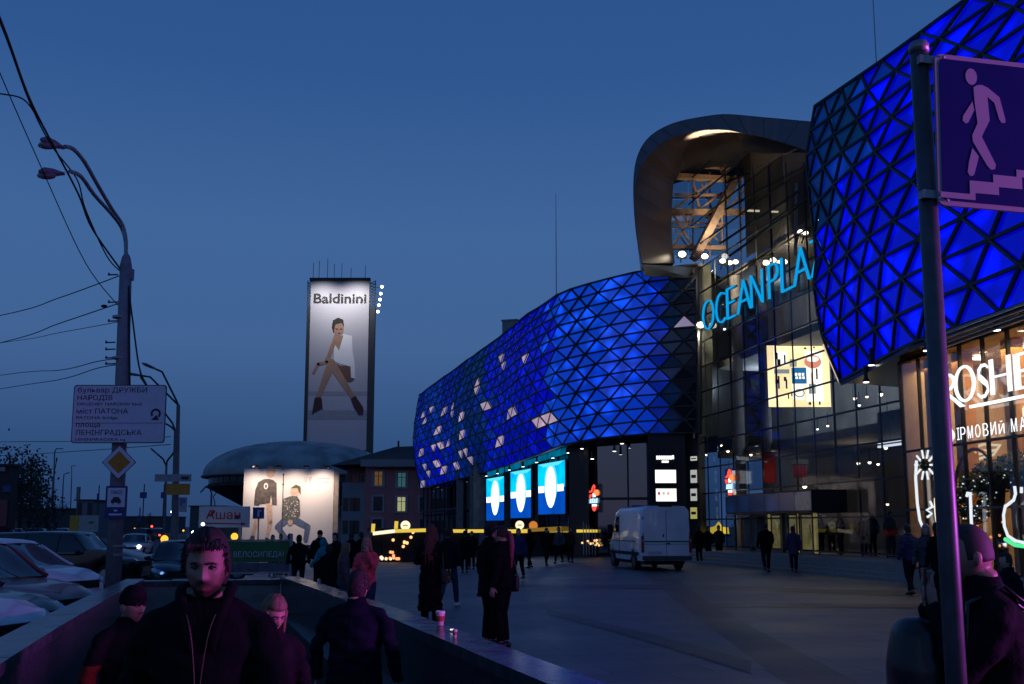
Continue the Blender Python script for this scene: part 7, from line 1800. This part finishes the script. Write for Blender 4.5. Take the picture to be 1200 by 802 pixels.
def car(name, label, loc, rz, body, kind='sedan', lit=None, group='cars parked by the stairs', L=4.5, Wd=1.78, H=1.46, cat='car', lensm=LENS):
    """nose along +X"""
    t = thing(name, label, cat, loc, radians(rz), group)
    h = L/2; suv = kind == 'suv'; van = kind == 'hatch'
    zb = .26 if suv else .20; belt = H*.62
    hood = .70*H if suv else .60*H if not van else .63*H
    top = [(-h, hood*.86 if not (suv or van) else belt*.98), (-h+.10, hood*1.0 if not (suv or van) else belt), (-h+.6, belt*1.04), (0, belt*1.0), (h*.30, belt*.985), (h*.40, hood*1.02), (h-.55, hood*.93), (h-.18, hood*.80), (h, hood*.62)]
    wid = [(-h, Wd*.40), (-h+.12, Wd*.455), (-h+.6, Wd*.49), (0, Wd*.5), (h-.8, Wd*.495), (h-.3, Wd*.45), (h-.08, Wd*.38), (h, Wd*.33)]
    bot = [(-h, zb+.16), (-h+.25, zb+.02), (0, zb), (h-.3, zb), (h, zb+.08)]
    xs = [-h, -h+.04, -h+.12, -h+.3]+[-h+.3+i*(L-.65)/22 for i in range(1, 22)]+[h-.35, h-.22, h-.1, h-.03, h]
    wr = .325 if not suv else .37; xw = (-h+.80, h-.82)
    def sec(x):
        zt, w_, z0 = prof(top, x), prof(wid, x), prof(bot, x)
        zz = z0
        for xc in xw:
            if abs(x-xc) < wr*1.18: zz = max(zz, wr+sqrt(max(0, (wr*1.18)**2-(x-xc)**2))*.98)
        zm = z0+(zt-z0)*.62
        zz = min(zz, zm-.02)
        return [(0, zt+.015), (w_*.55, zt+.008), (w_*.86, zt-.012), (w_*.965, zt-.06), (w_, zm), (w_*.985, (zm+zz)/2), (w_*.955, zz+.03), (w_*.90, zz)]
    mb = MB(); loft(mb, xs, sec); b = mb.build('body', body, t); smooth_by_angle(b, 40)
    mb = MB(); mb.box((0, 0, .36), (L*.9, Wd*.8, .34)); mb.build('underbody', UND, t)
    # greenhouse: glass with painted roof and pillars
    if suv: gp_ = [(-h+.06, 0), (-h+.22, .93), (-.6, 1), (h*.16, .97), (h*.42, 0)]
    elif van: gp_ = [(-h+.05, 0), (-h+.38, .86), (-.3, 1), (h*.10, .95), (h*.52, 0)]
    else: gp_ = [(-h+.72, 0), (-h+1.35, .90), (-.1, 1), (h*.12, .95), (h*.44, 0)]
    hh = H-belt
    gx = [gp_[0][0]+(gp_[-1][0]-gp_[0][0])*i/26 for i in range(27)]
    def gsec(x, k=1.0, zlo=0.):
        f = max(prof(gp_, x), .004); zt = belt+hh*f; w_ = prof(wid, x)
        wt = w_*(.93-.20*f)
        return [(0, zt*1.0+.012*f), (wt*.6, zt), (wt*.92, zt-.025*f), (wt, zt-.07*f), ((wt+w_*.94)/2, (zt+belt)/2-.02), (w_*.94, belt-.03)]
    mb = MB(); loft(mb, gx, gsec); gl = mb.build('windows', GLS, t); smooth_by_angle(gl, 50)
    rx = [x for x in gx if prof(gp_, x) > .80]
    mb = MB()
    def rsec(x): s_ = gsec(x); return [(y*1.004, z+.006) for y, z in s_[:4]]
    rows = []
    for x in rx:
        s_ = rsec(x); rows.append([(x, y, z) for y, z in s_[::-1]]+[(x, -y, z) for y, z in s_[1:]])
    n = len(rows[0]); mb.add([p for r in rows for p in r], [(i*n+q, (i+1)*n+q, (i+1)*n+q+1, i*n+q+1) for i in range(len(rows)-1) for q in range(n-1)])
    rf = mb.build('roof', body, t); smooth_by_angle(rf, 50)
    for sg in (-1, 1):
        for pts in ([x for x in gx if x >= rx[-1]], [x for x in gx if x <= rx[0]]):
            q = [V((x, sg*gsec(x)[3][0]*1.003, gsec(x)[3][1]+.004)) for x in pts]
            if len(q) > 1: mb = MB(); mb.tube(q, .035, 6); mb.build('pillar', body, t)
        for xb in (-.05, -h+1.3 if suv else -h+1.25):
            s_ = gsec(xb); mb = MB(); mb.bar(V((xb+.03, sg*s_[3][0]*1.0, s_[3][1])), V((xb, sg*s_[5][0]*1.012, s_[5][1])), .07, .03); mb.build('pillar', body, t)
    mb = MB()
    for sg in (-1, 1):
        mb.bar(V((gx[2], sg*prof(wid, gx[2])*.955, belt+.004)), V((h*.38, sg*prof(wid, h*.38)*.955, belt-.005)), .02, .016)
    mb.build('belt_trim', CHR, t)
    for sg in (-1, 1):
        for i, xd in enumerate((h*.34, -.10, -h+1.25)):
            mb = MB(); w_ = prof(wid, xd); mb.tube([(xd, sg*w_*.97, belt-.05), (xd-.01, sg*w_*1.001, .62*belt), (xd-.02, sg*w_*.985, zb+.18)], .006, 4); mb.build('door_gap', UND, t)
        for xd in (.05, -h+1.42):
            mb = MB(); w_ = prof(wid, xd); mb.bar((xd, sg*w_*1.0, belt-.15), (xd+.17, sg*w_*1.0, belt-.145), .03, .025); mb.build('door_handle', body, t)
        mb = MB(); w_ = prof(wid, h*.30); mb.ell((h*.30, sg*(w_+.10), belt+.05), (.075, .11, .07), 10, 7); mb.bar((h*.30, sg*w_*.93, belt), (h*.30, sg*(w_+.08), belt+.03), .04); mb.build('mirror', body, t, smooth=True)
        # lights
        zl = prof(top, h-.25)-.10; w_ = prof(wid, h-.2)
        mb = MB(); mb.tube([(h-.62, sg*prof(wid, h-.62)*.985, zl+.05), (h-.36, sg*prof(wid, h-.36)*.985, zl+.01), (h-.13, sg*prof(wid, h-.13)*.90, zl-.05), (h-.05, sg*prof(wid, h-.05)*.62, zl-.08)], [.02, .065, .075, .04], 8, flat=1.3); mb.build('headlight', lensm, t, smooth=True)
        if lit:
            mb = MB(); c_ = (h-.07, sg*prof(wid, h-.1)*.80, zl-.05); mb.ell(c_, (.055, .06, .05), 8, 6); mb.build('bulb_or_glint', lit, t)  # amber bulb on the cherry car, painted facade glint elsewhere
        mb = MB(); w_ = prof(wid, -h+.08); mb.tube([(-h+.36, sg*prof(wid, -h+.36)*.985, belt-.16), (-h+.12, sg*prof(wid, -h+.12)*.97, belt-.16), (-h+.01, sg*w_*.80, belt-.17)], [.03, .07, .05], 8, flat=1.2); mb.build('tail_light', TAIL, t, smooth=True)
        for x in xw: wheel(t, x, sg*(Wd/2-.12), wr)
    mb = MB(); mb.box((h-.02, 0, .50*hood/.9+.06), (.06, Wd*.5, .16)); 
    for i in range(4): mb.box((h+.012, 0, .50*hood/.9+.0+.04*i), (.01, Wd*.48, .012))
    mb.build('grille', UND, t)
    mb = MB(); mb.box((h+.02, 0, .36), (.02, .52, .11)); mb.build('number_plate', PLATE, t)
    mb = MB(); mb.box((-h-.005, 0, .62), (.02, .52, .11)); mb.build('number_plate', PLATE, t)
    mb = MB(); mb.tube([(h-.45, Wd*.43, .34), (h-.10, Wd*.36, .33), (h+.01, 0, .31), (h-.10, -Wd*.36, .33), (h-.45, -Wd*.43, .34)], .06, 8); mb.build('lower_lip', UND, t, smooth=True)
    return t
def park(n, a): p = na(n, a); return (p.x, p.y, g(p.x, p.y)+.004)
ANG = math.degrees(atan2(NV.y, NV.x))
SILV = paint('silver', (.45, .45, .50), .5); WHT = paint('white', (.60, .60, .64), 0); CHER = paint('cherry', (.10, .012, .02)); BLKP = paint('black', (.012, .012, .016)); DKB = paint('dark_blue', (.015, .018, .03)); GRYP = paint('grey', (.12, .12, .13), .5)
REFL = mat('headlight_lens_cool', (.30, .42, .55), .05, .5, var=.05, spec=1.)
GLINT = emis('headlight_glint_cyan', (.16, .42, .85), 1.1)  # glowing spots painted as reflections of the blue facade on headlights
AMB = emis('lit_side_lamp', (1, .72, .35), 2.2)
def nose(px, d, hd, L=4.5):
    p = at(px, 617, d); x, y = p.x-L/2*cos(radians(hd)), d-L/2*sin(radians(hd)); return (x, y, g(x, y)+.004)
car('parked_car', 'silver car at the lower left corner, only its nose in view', nose(30, 11.0, -14), -14, SILV, 'hatch')
car('parked_car', 'black car with cold blue lamps between the silver nose and the cherry red car', nose(48, 13.0, -16), -16, BLKP, lensm=REFL, lit=GLINT)
car('parked_car', 'cherry red car with one amber lamp lit beside the left wall', nose(87, 15.6, -20), -20, CHER, 'sedan', lit=AMB, H=1.5)
car('parked_car', 'white hatchback with a sloping bonnet behind the cherry red car', nose(102, 21.5, -20), -20, WHT, 'hatch', H=1.52)
car('parked_car', 'large black off-road car with a long roof behind the lamp post', nose(172, 33, -4, 4.9), -4, BLKP, 'suv', L=4.9, Wd=1.9, H=1.74)
car('parked_car', 'dark saloon facing the stairs between the lamp post and the bearded man', (at(203, 617, 30.5).x, 31.5, g(-9, 31)+.004), -90+18, DKB, 'sedan', lensm=REFL, lit=GLINT)
car('parked_car', 'dark grey saloon seen side on behind the dark saloon', (at(230, 617, 38).x, 38, g(-11, 38)+.004), ANG+5, GRYP, 'sedan')
car('parked_car', 'dark car behind the white hatchback and left of the black off-road car', (at(38, 617, 34).x, 34, g(-15, 34)+.004), ANG, DKB, 'hatch')
# traffic on the road beyond
HEADL = emis('traffic_headlight', (.85, .90, 1.), 9); TAILL = emis('traffic_tail_light', (1., .05, .03), 5); ORL = emis('amber_lamp', (1., .46, .04), 1.6)
def traffic(px, d, rz, label, body, lamp, kind='sedan'):
    p = at(px, 617, d); t = car('road_car', label, (p.x, p.y, g(p.x, p.y)+.004), rz, body, kind, group='cars in the traffic far left')
    for sg in (-1, 1):
        mb = MB(); x = 2.27 if lamp == HEADL else -2.27
        mb.ell((x, sg*.62, .66), (.05, .13, .10), 8, 6); mb.build('lit_lamp', lamp, t)
for px, d, rz, lb, bd_, lm, kd in ((18, 108, -70, 'car with bright headlights far left, left one of two', WHT, HEADL, 'hatch'), (31, 114, -70, 'car with bright headlights far left, right one of two', SILV, HEADL, 'sedan'), (8, 100, 108, 'dark car with red tail lamps at the far left edge', BLKP, TAILL, 'sedan'), (46, 106, 108, 'dark car with red tail lamps in front of the bare tree', GRYP, TAILL, 'suv'), (74, 118, 104, 'dark car in the traffic left of the small hoarding', DKB, TAILL, 'sedan'), (168, 112, 98, 'car with red tail lamps between the posts, left one of two', BLKP, TAILL, 'suv'), (186, 120, 97, 'car with red tail lamps between the posts, right one of two', GRYP, TAILL, 'hatch'), (160, 70, -80, 'pale car facing us just right of the taxi sign', WHT, HEADL, 'sedan')):
    traffic(px, d, rz, lb, bd_, lm, kd)
def beacon(px, py, d, label, m, r=4.5):
    p = at(px, py, d); k = d/1190.; t = wthing('warning_lamp', label, 'lamp', V((p.x, p.y, g(p.x, p.y))), 'amber road lamps')
    mb = MB(); mb.lathe([(.02, -.12), (r*k*.8, -.1), (r*k*.9, .0)], (0, 0, 0), 14, M=frame(p)); mb.build('housing', DARKM, t)
    mb = MB(); mb.ell((0, 0, .03), (r*k, r*k, .12), 14, 6, M=frame(p)); mb.build('lens', m, t)
    mb = MB(); mb.tube([p+V((0, .08, -.1)), V((p.x, p.y+.08, g(p.x, p.y)))], .04, 6); mb.build('post', STEEL, t)
beacon(193, 632, 44, 'round amber lamp between the twin posts and the dark grey saloon', ORL); beacon(226, 632, 46, 'round amber lamp just left of the bearded man', ORL, 3.2); beacon(275, 629, 45, 'round amber lamp just right of the bearded man', ORL, 4.2)
beacon(238, 614.5, 46, 'small white lamp at the left end of the red line on the board', HEADL, 1.8); beacon(226.5, 624, 46, 'small slim white lamp above an amber lamp left of the bearded man', HEADL, 1.6)

for px, py, d, r, lb, m in ((14, 621, 120, 1.3, 'far red lamp above the headlights at the far left', TAILL), (42, 623, 120, 1.4, 'far red lamp in front of the bare tree', TAILL), (158, 620, 130, 1.2, 'far orange lamp right of the taxi sign post', ORL), (178, 617, 140, 1.3, 'far red lamp low between the posts', TAILL), (215, 622, 125, 1.2, 'far orange lamp right of the twin posts', ORL), (201, 600, 140, 1.0, 'far pale lamp on the twin posts line', HEADL)):
    beacon(px, py, d, lb, m, r)
# white van with a green line, seen from behind
VWH = paint('van_white', (.74, .75, .80), 0); VGR = mat('van_green_line', (.015, .17, .09), .4)
vp = at(757, 617, 41.5); van = thing('delivery_van', 'white delivery van with a green line, its rear doors towards us', 'van', (vp.x, vp.y, .006), radians(90+9)); WV, LV, HV = 1.96, 5.3, 2.42
def vsec(x):
    h = LV/2
    zt = prof([(-h, HV-.05), (-h+.25, HV), (h-1.9, HV-.01), (h-1.45, HV-.14), (h-.95, 1.52), (h-.75, 1.30), (h-.2, 1.12), (h, .80)], x)
    w_ = prof([(-h, WV*.475), (-h+.2, WV*.5), (h-1.2, WV*.5), (h-.3, WV*.46), (h, WV*.38)], x); z0 = .36
    zz = z0
    for xc in (-1.45, 1.72):
        if abs(x-xc) < .42: zz = max(zz, .34+sqrt(max(0, .42**2-(x-xc)**2)))
    r = .16 if zt > 1.9 else .08
    return [(0, zt), (w_*.6, zt-.005), (w_*.84, zt-.03), (w_*.93, zt-r*.7), (w_*.955, zt-r*1.6), (w_*.99, z0+(zt-z0)*.45), (w_, .86), (w_*.985, max(zz+.02, .6)), (w_*.95, zz)]
mb = MB(); xs = [-LV/2, -LV/2+.03, -LV/2+.1]+[-LV/2+.1+i*(LV-.2)/34 for i in range(1, 34)]+[LV/2-.1, LV/2-.03, LV/2]
loft(mb, xs, vsec); b = mb.build('body', VWH, van); smooth_by_angle(b, 40)
mb = MB(); mb.box((0, 0, .40), (LV*.9, WV*.8, .36)); mb.build('underbody', UND, van)
xr = -LV/2
for sg in (-1, 1):
    mb = MB(); mb.box((xr-.012, sg*.452, 1.36), (.02, .885, 1.74)); d_ = mb.build('rear_door', VWH, van)
    mb = MB(); mb.box((xr-.024, sg*.452, 1.08), (.012, .87, .055)); mb.build('green_line', VGR, d_)
    mb = MB(); mb.box((xr-.024, sg*.452, .98), (.012, .86, .012)); mb.build('door_crease', UND, d_)
    mb = MB(); mb.box((xr-.016, sg*(.925), .98), (.05, .10, .62)); mb.build('tail_light', mat('van_tail_light', (.30, .02, .02), .15), van)
    mb = MB(); mb.box((xr-.018, sg*(.925), 1.12), (.05, .09, .12)); mb.build('indicator', mat('indicator_clear', (.3, .2, .15), .15), van)
    for z in (.72, 1.35, 1.95): mb = MB(); mb.box((xr-.02, sg*.905, z), (.04, .03, .12)); mb.build('hinge', DARKM, van)
    mb = MB(); mb.box((0.2, sg*(WV*.497+.002), 1.08), (4.2, .008, .055)); mb.build('green_line', VGR, van)
    mb = MB(); mb.box((-.1, sg*(WV*.5+.004), .62), (4.3, .02, .12)); mb.build('rub_strip', UND, van)
    mb = MB(); mb.prism([(.62, 1.42), (1.40, 1.42), (1.02, 2.02), (.62, 2.05)] if sg < 0 else [(.62, 1.42), (.62, 2.05), (1.02, 2.02), (1.40, 1.42)], Matrix(((1, 0, 0, 0), (0, 0, 1, sg*WV*.487), (0, 1, 0, 0), (0, 0, 0, 1))), -.01, .012); mb.build('side_window', GLS, van)
    mb = MB(); mb.tube([(.50, sg*WV*.495, 2.1), (.50, sg*WV*.503, 1.2), (.50, sg*WV*.5, .5)], .008, 4); mb.build('door_gap', UND, van)
    mb = MB(); mb.box((1.32, sg*(WV/2+.16), 1.55), (.10, .20, .34)); mb.bar((1.35, sg*WV*.48, 1.45), (1.35, sg*(WV/2+.1), 1.45), .05); mb.build('mirror', UND, van)
    mb = MB(); mb.ell((LV/2-.12, sg*.72, .92), (.14, .15, .12), 10, 6); mb.build('headlight', LENS, van, smooth=True)
    for x in (-1.45, 1.72): wheel(van, x, sg*(WV/2-.14), .34, .22, mat('steel_wheel', (.15, .15, .16), .5, .5))
mb = MB(); mb.box((xr-.02, 0, 1.36), (.012, .014, 1.74)); mb.build('door_gap', UND, van)
mb = MB(); mb.box((xr-.06, 0, .47), (.16, WV*.96, .16)); mb.build('rear_bumper', mat('bumper_grey', (.05, .05, .055), .6), van)
mb = MB(); mb.box((xr-.035, .45, .66), (.02, .52, .12)); mb.build('number_plate', PLATE, van)
mb = MB(); mb.box((xr-.04, -.06, 1.0), (.04, .14, .05)); mb.build('door_handle', UND, van)
mb = MB(); mb.box((xr-.03, .12, 1.30), (.03, .05, .10)); mb.build('lock', UND, van)
mb = MB(); mb.box((xr+.04, 0, HV-.03), (.06, .5, .06)); mb.build('brake_lamp', UND, van)
mb = MB(); mb.box((.9, 0, HV+.035), (.22, .75, .09)); mb.build('roof_lamp', mat('blue_roof_lamp', (.03, .06, .3), .2), van)
mb = MB(); mb.prism([(-.76, 1.42), (.76, 1.42), (.68, 1.98), (-.68, 1.98)], Matrix(((0, -.72, 0, 2.10+.9), (1, 0, 0, 0), (0, 1, 0, 0), (0, 0, 0, 1))), -.01, .012) if False else mb.box((1.36, 0, 1.78), (.5, 1.5, .02), 0, None); 
w_ = mb.build('windscreen', GLS, van)
me = w_.data
for v, co in zip(me.vertices, [(1.05, -.72, 2.20), (1.72, -.80, 1.47), (1.72, .80, 1.47), (1.05, .72, 2.20), (1.09, -.72, 2.225), (1.76, -.80, 1.50), (1.76, .80, 1.50), (1.09, .72, 2.225)]): v.co = co
bpy.data.scenes.remove(TMP)
